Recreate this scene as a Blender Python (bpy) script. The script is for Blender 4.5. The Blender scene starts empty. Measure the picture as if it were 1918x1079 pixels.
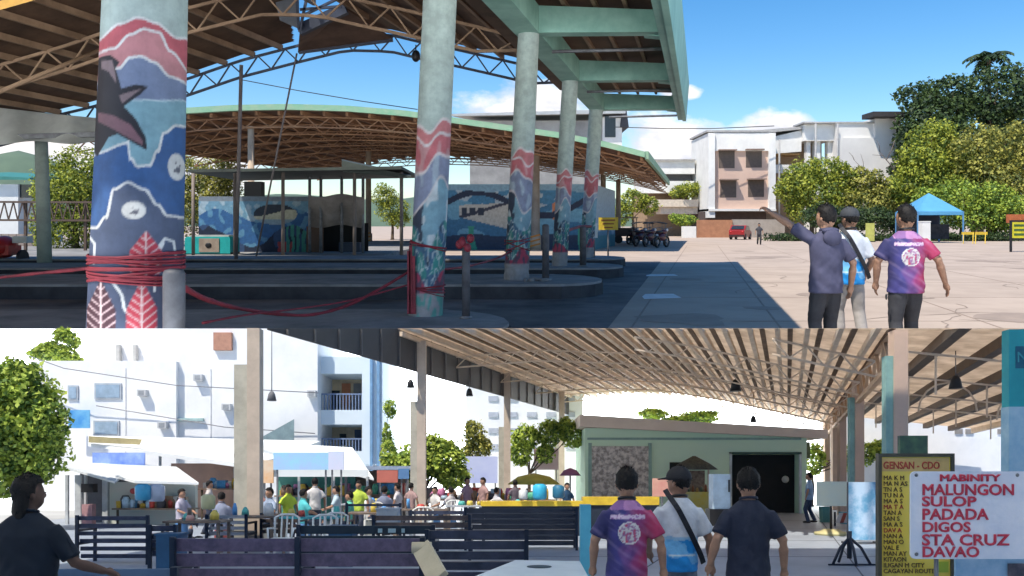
import bpy, math, random
import numpy as np
from mathutils import Vector, Matrix, noise as mnoise
R = math.radians
rnd = random.Random(7)
S = bpy.context.scene
COL = S.collection

# ------------------------------------------------------------------ camera, sky, sun, exposure
F = 1500.0                       # focal length in photo pixels (photo 1918 wide)
cam = bpy.data.cameras.new("camera"); camo = bpy.data.objects.new("camera", cam); COL.objects.link(camo)
camo.location = (0, 0, 0); camo.rotation_euler = (R(90), 0, 0)
cam.sensor_width = 36; cam.lens = 36 * F / 1918.0
cam.shift_x = 0; cam.shift_y = -119.5 / 1918.0
cam.clip_start = 0.1; cam.clip_end = 20000
S.camera = camo
S.view_settings.view_transform = 'Standard'; S.view_settings.look = 'None'
S.view_settings.exposure = 0.8; S.view_settings.gamma = 1
sun_to = Vector((0.379, 0.40, -1.0)).normalized()       # the way the light travels
sl = bpy.data.lights.new("sun", 'SUN'); slo = bpy.data.objects.new("sun", sl); COL.objects.link(slo)
sl.energy = 3.5; sl.angle = R(0.5); sl.color = (1.0, 0.93, 0.82)
slo.rotation_euler = sun_to.to_track_quat('-Z', 'Y').to_euler()
slo.location = (0, -20, 60)
SUN_EL = math.asin(-sun_to.z); SUN_AZ = math.atan2(-sun_to.x, -sun_to.y)

def make_world():
    w = bpy.data.worlds.new("World"); S.world = w; w.use_nodes = True
    nt = w.node_tree; N = nt.nodes; L = nt.links
    bg = N['Background']
    sky = N.new('ShaderNodeTexSky'); sky.sky_type = 'NISHITA'; sky.sun_disc = False
    sky.sun_elevation = SUN_EL; sky.sun_rotation = SUN_AZ % (2 * math.pi)
    sky.air_density = 1.0; sky.dust_density = 0.4; sky.ozone_density = 2.5
    tc = N.new('ShaderNodeTexCoord')
    sep = N.new('ShaderNodeSeparateXYZ'); L.new(tc.outputs['Generated'], sep.inputs[0])
    def m(op, a, b=None, c=None):
        n = N.new('ShaderNodeMath'); n.operation = op
        for i, q in enumerate((a, b, c)):
            if q is None: continue
            if isinstance(q, (int, float)): n.inputs[i].default_value = q
            else: L.new(q, n.inputs[i])
        return n.outputs[0]
    yy = m('MAXIMUM', sep.outputs[1], 0.05)
    px = m('DIVIDE', sep.outputs[0], yy); pz = m('DIVIDE', sep.outputs[2], yy)
    comb = N.new('ShaderNodeCombineXYZ'); L.new(px, comb.inputs[0]); L.new(m('MULTIPLY', pz, 1.9), comb.inputs[1])
    nz = N.new('ShaderNodeTexNoise'); nz.inputs['Scale'].default_value = 9; nz.inputs['Detail'].default_value = 7
    nz.inputs['Roughness'].default_value = 0.62
    L.new(comb.outputs[0], nz.inputs['Vector'])
    dens = None
    for (cx, cz, rx, rz) in [(0.03, .135, .11, .05), (.20, .095, .085, .05), (.325, .118, .06, .028), (-.62, .085, .14, .05), (-.4, .06, .12, .04), (.21, .165, .03, .012), (.6, .03, .4, .05)]:
        a = m('POWER', m('DIVIDE', m('SUBTRACT', px, cx), rx), 2.0)
        b = m('POWER', m('DIVIDE', m('SUBTRACT', pz, cz), rz), 2.0)
        d = m('SUBTRACT', 1.0, m('ADD', a, b))
        dens = d if dens is None else m('MAXIMUM', dens, d)
    dens = m('ADD', m('MAXIMUM', dens, -1.5), m('MULTIPLY', m('SUBTRACT', nz.outputs['Fac'], 0.5), 3.4))
    ramp = N.new('ShaderNodeMapRange'); ramp.inputs['From Min'].default_value = 0.05; ramp.inputs['From Max'].default_value = 0.75
    L.new(dens, ramp.inputs['Value'])
    mix = N.new('ShaderNodeMixRGB'); L.new(ramp.outputs[0], mix.inputs[0]); L.new(sky.outputs[0], mix.inputs[1])
    n3 = N.new('ShaderNodeTexNoise'); n3.inputs['Scale'].default_value = 17; n3.inputs['Detail'].default_value = 6; L.new(comb.outputs[0], n3.inputs['Vector'])
    cr = N.new('ShaderNodeMapRange'); cr.inputs['From Min'].default_value = .38; cr.inputs['From Max'].default_value = .62; L.new(n3.outputs['Fac'], cr.inputs['Value'])
    cc = N.new('ShaderNodeMixRGB'); cc.inputs[1].default_value = (4.9, 5.0, 5.4, 1); cc.inputs[2].default_value = (7.2, 6.9, 6.7, 1); L.new(cr.outputs[0], cc.inputs[0]); L.new(cc.outputs[0], mix.inputs[2])
    hs = N.new('ShaderNodeHueSaturation'); hs.inputs['Saturation'].default_value = 1.38; L.new(mix.outputs[0], hs.inputs['Color'])
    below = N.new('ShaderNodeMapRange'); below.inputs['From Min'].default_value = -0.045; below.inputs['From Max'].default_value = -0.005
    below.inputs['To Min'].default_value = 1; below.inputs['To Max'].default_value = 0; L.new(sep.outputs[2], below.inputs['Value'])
    hz = N.new('ShaderNodeMixRGB'); L.new(below.outputs[0], hz.inputs[0]); L.new(hs.outputs[0], hz.inputs[1]); hz.inputs[2].default_value = (36, 37, 38, 1)  # bright glow below the horizon, added to fill the lower hall with light
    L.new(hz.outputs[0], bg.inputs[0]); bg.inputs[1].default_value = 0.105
make_world()

# ------------------------------------------------------------------ the two grounds of the diptych
K = 8.5                           # the bus yard stands on the far, high plateau
SL = 0.3153                       # the lower terminal's floor falls away at this slope
def MU(p): return (K * p[0], K * p[1], K * (p[2] - 1.6))
def ML(p): return (p[0], p[1], p[2] - 1.6 - SL * p[1])
def MI(p): return (p[0], p[1], p[2])
def U(px, py, D): return ((px - 959) / F * D, D, 1.6 + (420 - py) / F * D)
def L_(px, py, D): return ((px - 959) / F * D, D, 1.6 + (893 - py) / F * D)
def UV(v, D, h): return (v + .2367 * D, D, h)
def LV(v, D, h): return (v + .344 * D, D, h)

# ------------------------------------------------------------------ materials
MATS = {}
def mat(name, c, rough=.75, c2=None, sc=3.0, bump=0.0, bs=30.0, metal=0.0, paint=False, emit=None, stain=0.25, alpha=None, translucent=0.0, lo=.35, hi=.65, spec=.4, wave=None):
    if name in MATS: return MATS[name]
    m = bpy.data.materials.new(name); m.use_nodes = True; MATS[name] = m
    nt = m.node_tree; N = nt.nodes; L = nt.links
    b = N['Principled BSDF']; b.inputs['Roughness'].default_value = rough; b.inputs['Metallic'].default_value = metal
    b.inputs['Specular IOR Level'].default_value = spec
    at = N.new('ShaderNodeAttribute'); at.attribute_name = 'loc'
    if c2 is None: c2 = tuple(x * (1 - stain) for x in c)
    nz = N.new('ShaderNodeTexNoise'); nz.inputs['Scale'].default_value = sc; nz.inputs['Detail'].default_value = 6; nz.inputs['Roughness'].default_value = .65
    L.new(at.outputs['Vector'], nz.inputs['Vector'])
    mr = N.new('ShaderNodeMapRange'); mr.inputs['From Min'].default_value = lo; mr.inputs['From Max'].default_value = hi; L.new(nz.outputs['Fac'], mr.inputs['Value'])
    mx = N.new('ShaderNodeMixRGB'); L.new(mr.outputs[0], mx.inputs[0])
    if paint:
        ac = N.new('ShaderNodeAttribute'); ac.attribute_name = 'col'
        L.new(ac.outputs['Color'], mx.inputs[1])
        dk = N.new('ShaderNodeMixRGB'); dk.blend_type = 'MULTIPLY'; dk.inputs[0].default_value = 1; L.new(ac.outputs['Color'], dk.inputs[1])
        dk.inputs[2].default_value = (1 - stain, 1 - stain, 1 - stain, 1); L.new(dk.outputs[0], mx.inputs[2])
    else:
        mx.inputs[1].default_value = (*c, 1); mx.inputs[2].default_value = (*c2, 1)
    L.new(mx.outputs[0], b.inputs['Base Color'])
    if emit:
        b.inputs['Emission Color'].default_value = (*c, 1); b.inputs['Emission Strength'].default_value = emit
    hgt = None
    if bump:
        n2 = N.new('ShaderNodeTexNoise'); n2.inputs['Scale'].default_value = bs; n2.inputs['Detail'].default_value = 5; L.new(at.outputs['Vector'], n2.inputs['Vector'])
        hgt = n2.outputs['Fac']
    if wave:
        wv = N.new('ShaderNodeTexWave'); wv.bands_direction = wave[0]; wv.inputs['Scale'].default_value = wave[1]; wv.inputs['Distortion'].default_value = 0
        L.new(at.outputs['Vector'], wv.inputs['Vector']); hgt = wv.outputs['Fac']; bump = wave[2]
    if hgt is not None:
        bp = N.new('ShaderNodeBump'); bp.inputs['Strength'].default_value = bump; bp.inputs['Distance'].default_value = .02
        L.new(hgt, bp.inputs['Height']); L.new(bp.outputs[0], b.inputs['Normal'])
    if translucent:
        tr = N.new('ShaderNodeBsdfTranslucent'); L.new(mx.outputs[0], tr.inputs[0])
        ms = N.new('ShaderNodeMixShader'); ms.inputs[0].default_value = translucent
        L.new(b.outputs[0], ms.inputs[1]); L.new(tr.outputs[0], ms.inputs[2]); L.new(ms.outputs[0], N['Material Output'].inputs[0])
    return m

# ------------------------------------------------------------------ object helpers
def tag(o, label=None, cat=None, group=None, kind=None):
    if label: o['label'] = label
    if cat: o['category'] = cat
    if group: o['group'] = group
    if kind: o['kind'] = kind
    return o
def root_loc(o):
    v = Vector((0, 0, 0))
    while o is not None:
        v += o.location; o = o.parent
    return v
def thing(name, label, cat, base, mp, group=None):
    o = bpy.data.objects.new(name, None); COL.objects.link(o); o.empty_display_size = .2
    o.location = mp(base)
    return tag(o, label, cat, group)
def copy_tree(o, delta, label=None, parent=None, mats=None):
    c = o.copy(); COL.objects.link(c)
    if parent is None:
        c.location = Vector(o.location) + Vector(delta)
        if label: c['label'] = label
    else: c.parent = parent
    for ch in [q for q in bpy.data.objects if q.parent == o]: copy_tree(ch, (0, 0, 0), None, c)
    return c

class MB:
    def __init__(s, mp=MI): s.v = []; s.f = []; s.m = []; s.mp = mp; s.cols = None; s.sm = []
    def add(s, vs, fs, m=0, smooth=False):
        o = len(s.v); s.v.extend([tuple(q) for q in vs])
        for f in fs: s.f.append([i + o for i in f]); s.m.append(m); s.sm.append(smooth)
    def box(s, x0, x1, y0, y1, z0, z1, m=0):
        s.add([(x0, y0, z0), (x1, y0, z0), (x1, y1, z0), (x0, y1, z0), (x0, y0, z1), (x1, y0, z1), (x1, y1, z1), (x0, y1, z1)],
              [(0, 3, 2, 1), (4, 5, 6, 7), (0, 1, 5, 4), (1, 2, 6, 5), (2, 3, 7, 6), (3, 0, 4, 7)], m); return s
    def hexa(s, a, b, m=0):      # two quads (4 points each), joined
        s.add(list(a) + list(b), [(0, 3, 2, 1), (4, 5, 6, 7), (0, 1, 5, 4), (1, 2, 6, 5), (2, 3, 7, 6), (3, 0, 4, 7)], m); return s
    def bar(s, p, q, w, h, m=0, up=(0, 0, 1)):
        p = Vector(p); q = Vector(q); d = (q - p).normalized(); u = Vector(up)
        if abs(d.dot(u)) > .98: u = Vector((0, 1, 0))
        r = d.cross(u).normalized() * w / 2; u = r.cross(d).normalized() * h / 2
        s.hexa([p - r - u, p + r - u, p + r + u, p - r + u], [q - r - u, q + r - u, q + r + u, q - r + u], m); return s
    def tube(s, pts, rad, n=10, m=0, cap=True, ell=1.0):
        pts = [Vector(p) for p in pts]; k = len(pts)
        if not hasattr(rad, '__len__'): rad = [rad] * k
        d0 = (pts[1] - pts[0]).normalized(); ref = Vector((0, 0, 1)) if abs(d0.z) < .9 else Vector((0, 1, 0))
        vs = []
        for i in range(k):
            d = (pts[min(i + 1, k - 1)] - pts[max(i - 1, 0)]).normalized()
            a = d.cross(ref).normalized(); b = a.cross(d).normalized()
            for j in range(n):
                t = 2 * math.pi * j / n
                vs.append(pts[i] + a * math.cos(t) * rad[i] + b * math.sin(t) * rad[i] * ell)
        fs = [(i * n + j, i * n + (j + 1) % n, (i + 1) * n + (j + 1) % n, (i + 1) * n + j) for i in range(k - 1) for j in range(n)]
        s.add(vs, fs, m, True)
        if cap:
            o = len(s.v) - len(vs)
            s.f.append([o + j for j in range(n)][::-1]); s.m.append(m); s.sm.append(False)
            s.f.append([o + (k - 1) * n + j for j in range(n)]); s.m.append(m); s.sm.append(False)
        return s
    def loft(s, rings, n=20, m=0):    # rings: (cx,cy,z,rx,ry), closed both ends
        vs = []
        for (cx, cy, z, rx, ry) in rings:
            for j in range(n):
                t = 2 * math.pi * j / n; vs.append((cx + rx * math.cos(t), cy + ry * math.sin(t), z))
        k = len(rings)
        fs = [(i * n + j, i * n + (j + 1) % n, (i + 1) * n + (j + 1) % n, (i + 1) * n + j) for i in range(k - 1) for j in range(n)]
        fs.append(list(range(n))[::-1]); fs.append([(k - 1) * n + j for j in range(n)])
        s.add(vs, fs, m, True); return s
    def ball(s, c, r, n=14, k=9, m=0, f=None):
        if not hasattr(r, '__len__'): r = (r, r, r)
        vs = []
        for i in range(k + 1):
            a = math.pi * (i / k) if 0 < i < k else (0.001 if i == 0 else math.pi - .001)
            for j in range(n):
                t = 2 * math.pi * j / n
                q = Vector((math.sin(a) * math.cos(t), math.sin(a) * math.sin(t), math.cos(a)))
                if f: q = f(q)
                vs.append((c[0] + q[0] * r[0], c[1] + q[1] * r[1], c[2] + q[2] * r[2]))
        fs = [(i * n + j, (i + 1) * n + j, (i + 1) * n + (j + 1) % n, i * n + (j + 1) % n) for i in range(k) for j in range(n)]
        s.add(vs, fs, m, True); return s
    def prism(s, out, y0, y1, m=0):   # outline in x,z extruded along y
        n = len(out)
        s.add([(x, y0, z) for x, z in out] + [(x, y1, z) for x, z in out],
              [list(range(n)), list(range(2 * n - 1, n - 1, -1))] + [(i, (i + 1) % n + 0, (i + 1) % n + n, i + n)[::-1] for i in range(n)], m); return s
    def prism_z(s, out, z0, z1, m=0):
        n = len(out)
        s.add([(x, y, z0) for x, y in out] + [(x, y, z1) for x, y in out],
              [list(range(n))[::-1], list(range(n, 2 * n))] + [(i, (i + 1) % n, (i + 1) % n + n, i + n) for i in range(n)], m); return s
    def grid(s, fn, nu, nv, m=0, thick=None, skip=None, smooth=True):
        top = [Vector(fn(i / nu, j / nv)) for j in range(nv + 1) for i in range(nu + 1)]
        W = nu + 1
        fs = [(j * W + i, j * W + i + 1, (j + 1) * W + i + 1, (j + 1) * W + i) for j in range(nv) for i in range(nu)]
        if skip: fs = [f for f in fs if not skip(sum((top[i] for i in f), Vector()) / 4)]
        s.add(top, fs, m, smooth)
        if thick:
            t = Vector(thick); o = len(top)
            s.add([p + t for p in top], [f[::-1] for f in fs], m, smooth)
            if not skip:
                rim = [i for i in range(W)] + [j * W + nu for j in range(1, nv + 1)] + [nv * W + i for i in range(nu - 1, -1, -1)] + [j * W for j in range(nv - 1, 0, -1)]
                a = [top[i] for i in rim]; n = len(a)
                s.add(a + [p + t for p in a], [(i, (i + 1) % n, (i + 1) % n + n, i + n)[::-1] for i in range(n)], m)
        return s
    def build(s, name, mats, parent=None, origin=None, label=None, cat=None, group=None, kind=None, paint=None, locoff=(0, 0, 0)):
        if not isinstance(mats, (list, tuple)): mats = [mats]
        me = bpy.data.meshes.new(name)
        W = [Vector(s.mp(p)) for p in s.v]
        if parent is not None: o0 = root_loc(parent)
        elif origin is not None: o0 = Vector(s.mp(origin))
        else:
            o0 = Vector((sum(p.x for p in W) / len(W), sum(p.y for p in W) / len(W), min(p.z for p in W)))
        me.from_pydata([p - o0 for p in W], [], s.f)
        for mm in mats: me.materials.append(mm)
        me.polygons.foreach_set('material_index', s.m)
        me.polygons.foreach_set('use_smooth', s.sm)
        a = me.attributes.new('loc', 'FLOAT_VECTOR', 'POINT')
        a.data.foreach_set('vector', np.array([(p[0] - locoff[0], p[1] - locoff[1], p[2] - locoff[2]) for p in s.v], dtype=np.float32).ravel())
        if paint or s.cols:
            c = me.attributes.new('col', 'FLOAT_COLOR', 'POINT')
            cs = s.cols or [paint(p) for p in s.v]
            c.data.foreach_set('color', np.array([(q[0], q[1], q[2], 1) for q in cs], dtype=np.float32).ravel())
        me.update()
        ob = bpy.data.objects.new(name, me); COL.objects.link(ob)
        if parent is not None: ob.parent = parent
        else: ob.location = o0
        return tag(ob, label, cat, group, kind)

def remesh(mb, vox, smooth=4):
    me = bpy.data.meshes.new("tmp"); me.from_pydata(mb.v, [], mb.f); me.update()
    ob = bpy.data.objects.new("tmp", me); COL.objects.link(ob)
    md = ob.modifiers.new('r', 'REMESH'); md.mode = 'VOXEL'; md.voxel_size = vox
    if smooth:
        ms = ob.modifiers.new('s', 'SMOOTH'); ms.factor = .5; ms.iterations = smooth
    dg = bpy.context.evaluated_depsgraph_get(); e = ob.evaluated_get(dg).to_mesh()
    r = MB(mb.mp); r.v = [tuple(v.co) for v in e.vertices]; r.f = [list(p.vertices) for p in e.polygons]
    r.m = [0] * len(r.f); r.sm = [True] * len(r.f)
    bpy.data.objects.remove(ob); bpy.data.meshes.remove(me)
    return r
def lin(c): return tuple(((x / 255) / 12.92 if x / 255 <= .04045 else ((x / 255 + .055) / 1.055) ** 2.4) for x in c)
def nz(x, y, z=0.0): return mnoise.noise(Vector((x, y, z)))
def interp(pts, x):
    if x <= pts[0][0]: return pts[0][1]
    for (a, b), (c, d) in zip(pts, pts[1:]):
        if x <= c:
            t = (x - a) / (c - a + 1e-9); t = t * t * (3 - 2 * t); return b + (d - b) * t
    return pts[-1][1]
def inpoly(poly, x, y):
    c = False; n = len(poly)
    for i in range(n):
        a, b = poly[i], poly[i - 1]
        if (a[1] > y) != (b[1] > y) and x < (b[0] - a[0]) * (y - a[1]) / (b[1] - a[1] + 1e-12) + a[0]: c = not c
    return c

# ------------------------------------------------------------------ common materials
CONC = mat('yard_concrete', (.45, .358, .29), .9, (.335, .262, .21), .42, .3, 6, lo=.40, hi=.72)
PLAT = mat('platform_concrete', (.30, .29, .285), .9, (.17, .17, .17), 1.2, .3, 9)
KERB = mat('dark_kerb', (.055, .055, .06), .85, (.025, .025, .03), 1.5, .2, 9)
GREEN = mat('mint_painted_beam', (.27, .48, .40), .6, (.17, .34, .28), 1.3, .1, 8)
BROWN = mat('rusty_underside', (.15, .085, .05), .8, (.07, .04, .025), .8, .1, 5, wave=('X', 2.2, .3))
PURL = mat('brown_purlin', (.36, .235, .145), .7, (.2, .125, .075), 1.0)
DSTEEL = mat('dark_blue_steel', (.045, .055, .085), .5, stain=.3)
PAINT = mat('mural_paint', (1, 1, 1), .65, paint=True, sc=5, stain=.3, bump=.06, bs=20)
WHITE = mat('white_wall', (.80, .79, .76), .8, (.68, .67, .64), .6, .05, 6)
BLACK = mat('black_plastic', (.015, .015, .018), .5)
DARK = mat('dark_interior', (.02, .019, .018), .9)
SKIN = mat('skin', (.40, .225, .145), .55, (.33, .18, .115), 14)
SKIN2 = mat('skin_brown', (.33, .18, .115), .55, (.27, .145, .09), 14)
HAIR = mat('black_hair', (.008, .007, .007), .6, (.015, .013, .012), 60, .5, 140, spec=.2)
RED = mat('red_tape', (.27, .028, .045), .65, (.14, .015, .025), 3)
GLASS = mat('dark_glass', (.03, .035, .04), .15, spec=.6)
TRUNK = mat('bark', (.13, .09, .06), .9, (.06, .045, .03), 4, .5, 18)
STEEL = mat('grey_steel', (.22, .23, .24), .5, (.13, .13, .14), 5, metal=.3)
YELLOW = mat('yellow_paint', (.72, .50, .04), .55, (.55, .36, .03), 4)

def leafmats(key, a, b, c):
    return [mat(key + '_leaf_light', a, .6, tuple(x * .75 for x in a), .9, translucent=.3), mat(key + '_leaf_mid', b, .6, tuple(x * .7 for x in b), .9, translucent=.25), mat(key + '_leaf_dark', c, .65, tuple(x * .7 for x in c), .9, translucent=.2)]
LF_YEL = leafmats('yellow_green', (.44, .47, .06), (.27, .32, .042), (.11, .17, .028))
LF_DRK = leafmats('deep_green', (.085, .135, .038), (.045, .085, .026), (.02, .043, .018))
LF_OLV = leafmats('olive', (.46, .43, .09), (.29, .29, .06), (.12, .15, .035))
LF_LOW = leafmats('sunlit_green', (.50, .60, .10), (.34, .46, .075), (.14, .23, .05))
LF_BRT = leafmats('bright_green', (.42, .52, .07), (.27, .40, .055), (.11, .19, .035))

def leaves(mb, blobs, n, size, seed=1, shell=.55):
    r = np.random.RandomState(seed); n = int(n * 2.3); size = size * .66
    extra = []                       # ragged twig clumps round each lobe
    for q in blobs:
        for k in range(5):
            d = r.normal(size=3); d /= np.linalg.norm(d); f = r.uniform(.75, 1.0); z = r.uniform(.22, .42)
            extra.append((q[0] + d[0] * q[3] * f, q[1] + d[1] * q[4] * f, q[2] + abs(d[2]) * q[5] * f * (1 if r.rand() < .75 else -1), q[3] * z, q[4] * z, q[5] * z))
    blobs = list(blobs) + extra
    vol = np.array([b[3] * b[4] * b[5] for b in blobs]) ** .75; vol /= vol.sum()
    idx = r.choice(len(blobs), n, p=vol)
    B = np.array(blobs)[idx]
    d = r.normal(size=(n, 3)); d /= np.linalg.norm(d, axis=1)[:, None]
    rad = shell + (1.06 - shell) * r.rand(n) ** .6
    lump = np.array([mnoise.noise(Vector((q[0] * 2.2 + i * 7.3, q[1] * 2.2, q[2] * 2.2))) + .5 * mnoise.noise(Vector((q[0] * 6 + i * 3.1, q[1] * 6, q[2] * 6))) for q, i in zip(d, idx)])
    rad = rad * (1 + .32 * lump)
    P = B[:, :3] + d * rad[:, None] * B[:, 3:6]
    nrm = d * .5 + r.normal(size=(n, 3)) * .6 + np.array([0, 0, .4]); nrm /= np.linalg.norm(nrm, axis=1)[:, None]
    t = np.cross(nrm, r.normal(size=(n, 3))); t /= np.linalg.norm(t, axis=1)[:, None]; bt = np.cross(nrm, t)
    sz = size * (.55 + .8 * r.rand(n))[:, None]
    A = P - t * sz * .5; C = P + t * sz * .5; Bq = P - bt * sz * .32; Dq = P + bt * sz * .32
    V = np.stack([A, Bq, C, Dq], 1).reshape(-1, 3)
    o = len(mb.v); mb.v.extend(map(tuple, V.tolist()))
    tone = lump + .3 * r.normal(size=n)
    mi = np.where(tone > .12, 0, np.where(tone > -.18, 1, 2))
    mb.f.extend((o + np.arange(4 * n).reshape(n, 4)).tolist()); mb.m.extend(mi.tolist()); mb.sm.extend([False] * n)
def tree(name, label, cat, mp, base, trunk_h, r0, blobs, n, size, lm, group=None, seed=1, shell=.5):
    t = thing(name, label, cat, base, mp, group)
    b = Vector(base); bl = [(b.x + q[0], b.y + q[1], b.z + q[2], q[3], q[4], q[5]) for q in blobs]
    tm = MB(mp); rr = random.Random(seed)
    top = b + Vector((rr.uniform(-.2, .2), 0, trunk_h))
    tm.tube([b - Vector((0, 0, .05)), b + Vector((0, 0, trunk_h * .08)), (b + top) / 2 + Vector((.08, 0, 0)), top], [r0 * 1.5, r0, r0 * .8, r0 * .55], 9)
    for q in bl:
        c = Vector(q[:3]); m_ = top + (c - top) * .5 + Vector((rr.uniform(-.3, .3), rr.uniform(-.3, .3), .1))
        tm.tube([top - Vector((0, 0, trunk_h * .15)), m_, c + Vector((0, 0, q[5] * .3))], [r0 * .4, r0 * .25, r0 * .08], 6)
    tm.build('trunk', TRUNK, t)
    cm = MB(mp); leaves(cm, bl, n, size, seed, shell); cm.build('crown', lm, t)
    return t

# ------------------------------------------------------------------ people
def person(mp, base, label, H=1.7, yaw=0.0, arms=None, wide=1.0, shirt=None, paintfn=None, pants=None, skin=None, hair='short', shoe=None,
           legs=None, head_turn=0.0, vox=.009, cap=None, strap=None, fingers=True, group=None, sleeve=.55, belly=0.0, lean=0.0, hood=False):
    skin = skin or SKIN
    k = H / 1.7
    t = thing('person', label, 'person', base, mp, group)
    ca, sa = math.cos(yaw), math.sin(yaw)
    def W(p):
        x, y, z = p[0] * k, p[1] * k + lean * p[2], p[2] * k
        return (base[0] + x * ca - y * sa, base[1] + x * sa + y * ca, base[2] + z)
    mpp = lambda p: mp(W(p))
    w = wide
    arms = arms or {'l': ((-.27 * w, .0, 1.12), (-.29 * w, .06, .87)), 'r': ((.27 * w, -.02, 1.12), (.29 * w, .04, .87))}
    legs = legs or {'l': ((-.10, .12, .48), (-.10, .02, .08)), 'r': ((.11, .02, .47), (.11, -.16, .10))}
    def hd(q):      # rotate head about z
        c, s_ = math.cos(head_turn), math.sin(head_turn); return (q[0] * c - q[1] * s_, q[0] * s_ + q[1] * c, q[2])
    b = MB(mpp)
    # torso core, neck, head
    b.loft([(0, 0, .84, .11 * w, .085), (0, 0, .95, .11 * w, .085), (0, 0, 1.1, .11 * w, .08), (0, 0, 1.26, .13 * w, .08), (0, 0, 1.34, .12 * w, .07), (0, 0, 1.42, .065, .06)], 16)
    b.loft([(0, -.005, 1.36, .075, .066), (0, .0, 1.45, .058, .06), (0, .005, 1.54, .057, .062)], 12)
    def hb(q):
        x, y, z = q
        if z < -.2: x *= 1 - .28 * (-z - .2); 
        return (x, y + (.10 if z < -.3 and y > 0 else 0), z)
    def hh(q):
        return Vector(hd(hb(q)))
    b.ball((0, .01, 1.575), (.084, .104, .124), 18, 12, f=lambda q: Vector(hb(q)))
    hx = b.v[-len(range(19 * 13)):]  # placeholder to keep the head's vertices last
    n0 = len(b.v) - 18 * 13
    for i in range(n0, len(b.v)):
        x, y, z = b.v[i]; q = hd((x, y - .01, z)); b.v[i] = (q[0], q[1] + .01, q[2])
    def hp(x, y, z):
        q = hd((x, y, z)); return (q[0], q[1] + .01, q[2])
    b.ball(hp(0, .106, 1.565), (.013, .02, .022), 8, 6)                 # nose
    b.ball(hp(-.086, -.008, 1.57), (.012, .024, .034), 8, 6); b.ball(hp(.086, -.008, 1.57), (.012, .024, .034), 8, 6)   # ears
    for sd, sg in (('l', -1), ('r', 1)):
        e, wr = Vector(arms[sd][0]), Vector(arms[sd][1]); sh = Vector((sg * .138 * w, -.005, 1.325))
        b.tube([sh, sh + (e - sh) * .35, e, e + (wr - e) * .3, wr], [.040, .044, .041, .043, .028], 10)
        d = (wr - e).normalized()
        if len(arms[sd]) > 2: d = (Vector(arms[sd][2]) - wr).normalized()
        side = Vector((0, 1, 0)); side = (side - d * side.dot(d)).normalized()
        nrm = d.cross(side).normalized() * sg
        pc = wr + d * .05
        b.tube([wr - d * .01, wr + d * .03, pc, wr + d * .085], [.026, .034, .040, .034], 10, ell=.62)
        if fingers:
            point = len(arms[sd]) > 3
            for i, (off, ln) in enumerate(((.027, .075), (.010, .085), (-.008, .08), (-.025, .062))):
                s0 = wr + d * .085 + side * off
                curl = .0 if (point and i == 0) else (1.6 if point else .55)
                p1 = s0 + d * ln * .45 - nrm * ln * .1 * curl * sg * sg
                p2 = p1 + (d * math.cos(curl * .8) - nrm * math.sin(curl * .8)) * ln * .35
                p3 = p2 + (d * math.cos(curl * 1.5) - nrm * math.sin(curl * 1.5)) * ln * .28
                b.tube([s0 - d * .02, s0, p1, p2, p3], [.010, .010, .009, .0085, .007], 7)
            th = wr + d * .03 + side * .032
            b.tube([wr + d * .015 + side * .015, th, th + (d * .8 + side * .55) * .035, th + (d * .95 + side * .35) * .06], [.014, .0125, .011, .008], 7)
    for sd, sg in (('l', -1), ('r', 1)):
        kn, an = Vector(legs[sd][0]), Vector(legs[sd][1]); hip = Vector((sg * .085 * w, 0, .88))
        b.tube([hip, kn, kn + (an - kn) * .3, an], [.075, .05, .05, .035], 10)
    r = remesh(b, vox, 3); r.mp = mpp
    body = r.build('body', skin, t)
    # trousers
    p = MB(mpp)
    p.loft([(0, 0, .80, .148 * w, .11 + belly * .5), (0, 0, .88, .145 * w, .11 + belly * .5), (0, 0, .96, .12 * w, .085 + belly * .5)], 18)
    for sd, sg in (('l', -1), ('r', 1)):
        kn, an = Vector(legs[sd][0]), Vector(legs[sd][1]); hip = Vector((sg * .072 * w, 0, .86))
        p.tube([hip, hip + (kn - hip) * .35, kn, kn + (an - kn) * .5, an + (an - kn).normalized() * .01], [.082 * w, .088 * w, .072, .068, .066], 12)
    r = remesh(p, max(vox, .011), 5); r.mp = mpp
    for i, q in enumerate(r.v):     # cloth folds
        f_ = .006 * nz(q[0] * 9, q[1] * 9, q[2] * 22) ; r.v[i] = (q[0] * (1 + f_ * 4), q[1] + f_, q[2])
    r.build('trousers', pants, t)
    # shirt
    s = MB(mpp); bl = belly
    s.loft([(0, bl * .4, .79, .178 * w, .135 + bl), (0, bl * .5, .90, .170 * w, .132 + bl), (0, bl * .4, 1.02, .160 * w, .124 + bl), (0, bl * .2, 1.16, .170 * w, .126 + bl * .6), (0, 0, 1.28, .180 * w, .120 + bl * .3),
            (0, -.005, 1.345, .176 * w, .10), (0, -.005, 1.40, .122 * w, .082), (0, -.002, 1.445, .074, .072)], 26)
    for sd, sg in (('l', -1), ('r', 1)):
        e = Vector(arms[sd][0]); sh = Vector((sg * .148 * w, -.005, 1.338)); m_ = sh + (e - sh) * (sleeve + .3)
        s.tube([sh, sh + (m_ - sh) * .35, m_], [.058, .068, .071], 14)
    r = remesh(s, max(vox, .011), 12); r.mp = mpp
    for i, q in enumerate(r.v):
        amp = .013 * max(.2, min(1, (1.36 - q[2]) / .3))
        f_ = amp * (nz(q[0] * 6 + 3, q[1] * 5, q[2] * 13 + q[0] * 11) + .6 * nz(q[0] * 14 - q[2] * 8, q[1] * 4 + label.__len__(), q[2] * 7)); r.v[i] = (q[0] * (1 + f_ * 2.5), q[1] + (f_ if q[1] > 0 else -f_) * 1.4, q[2])
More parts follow.
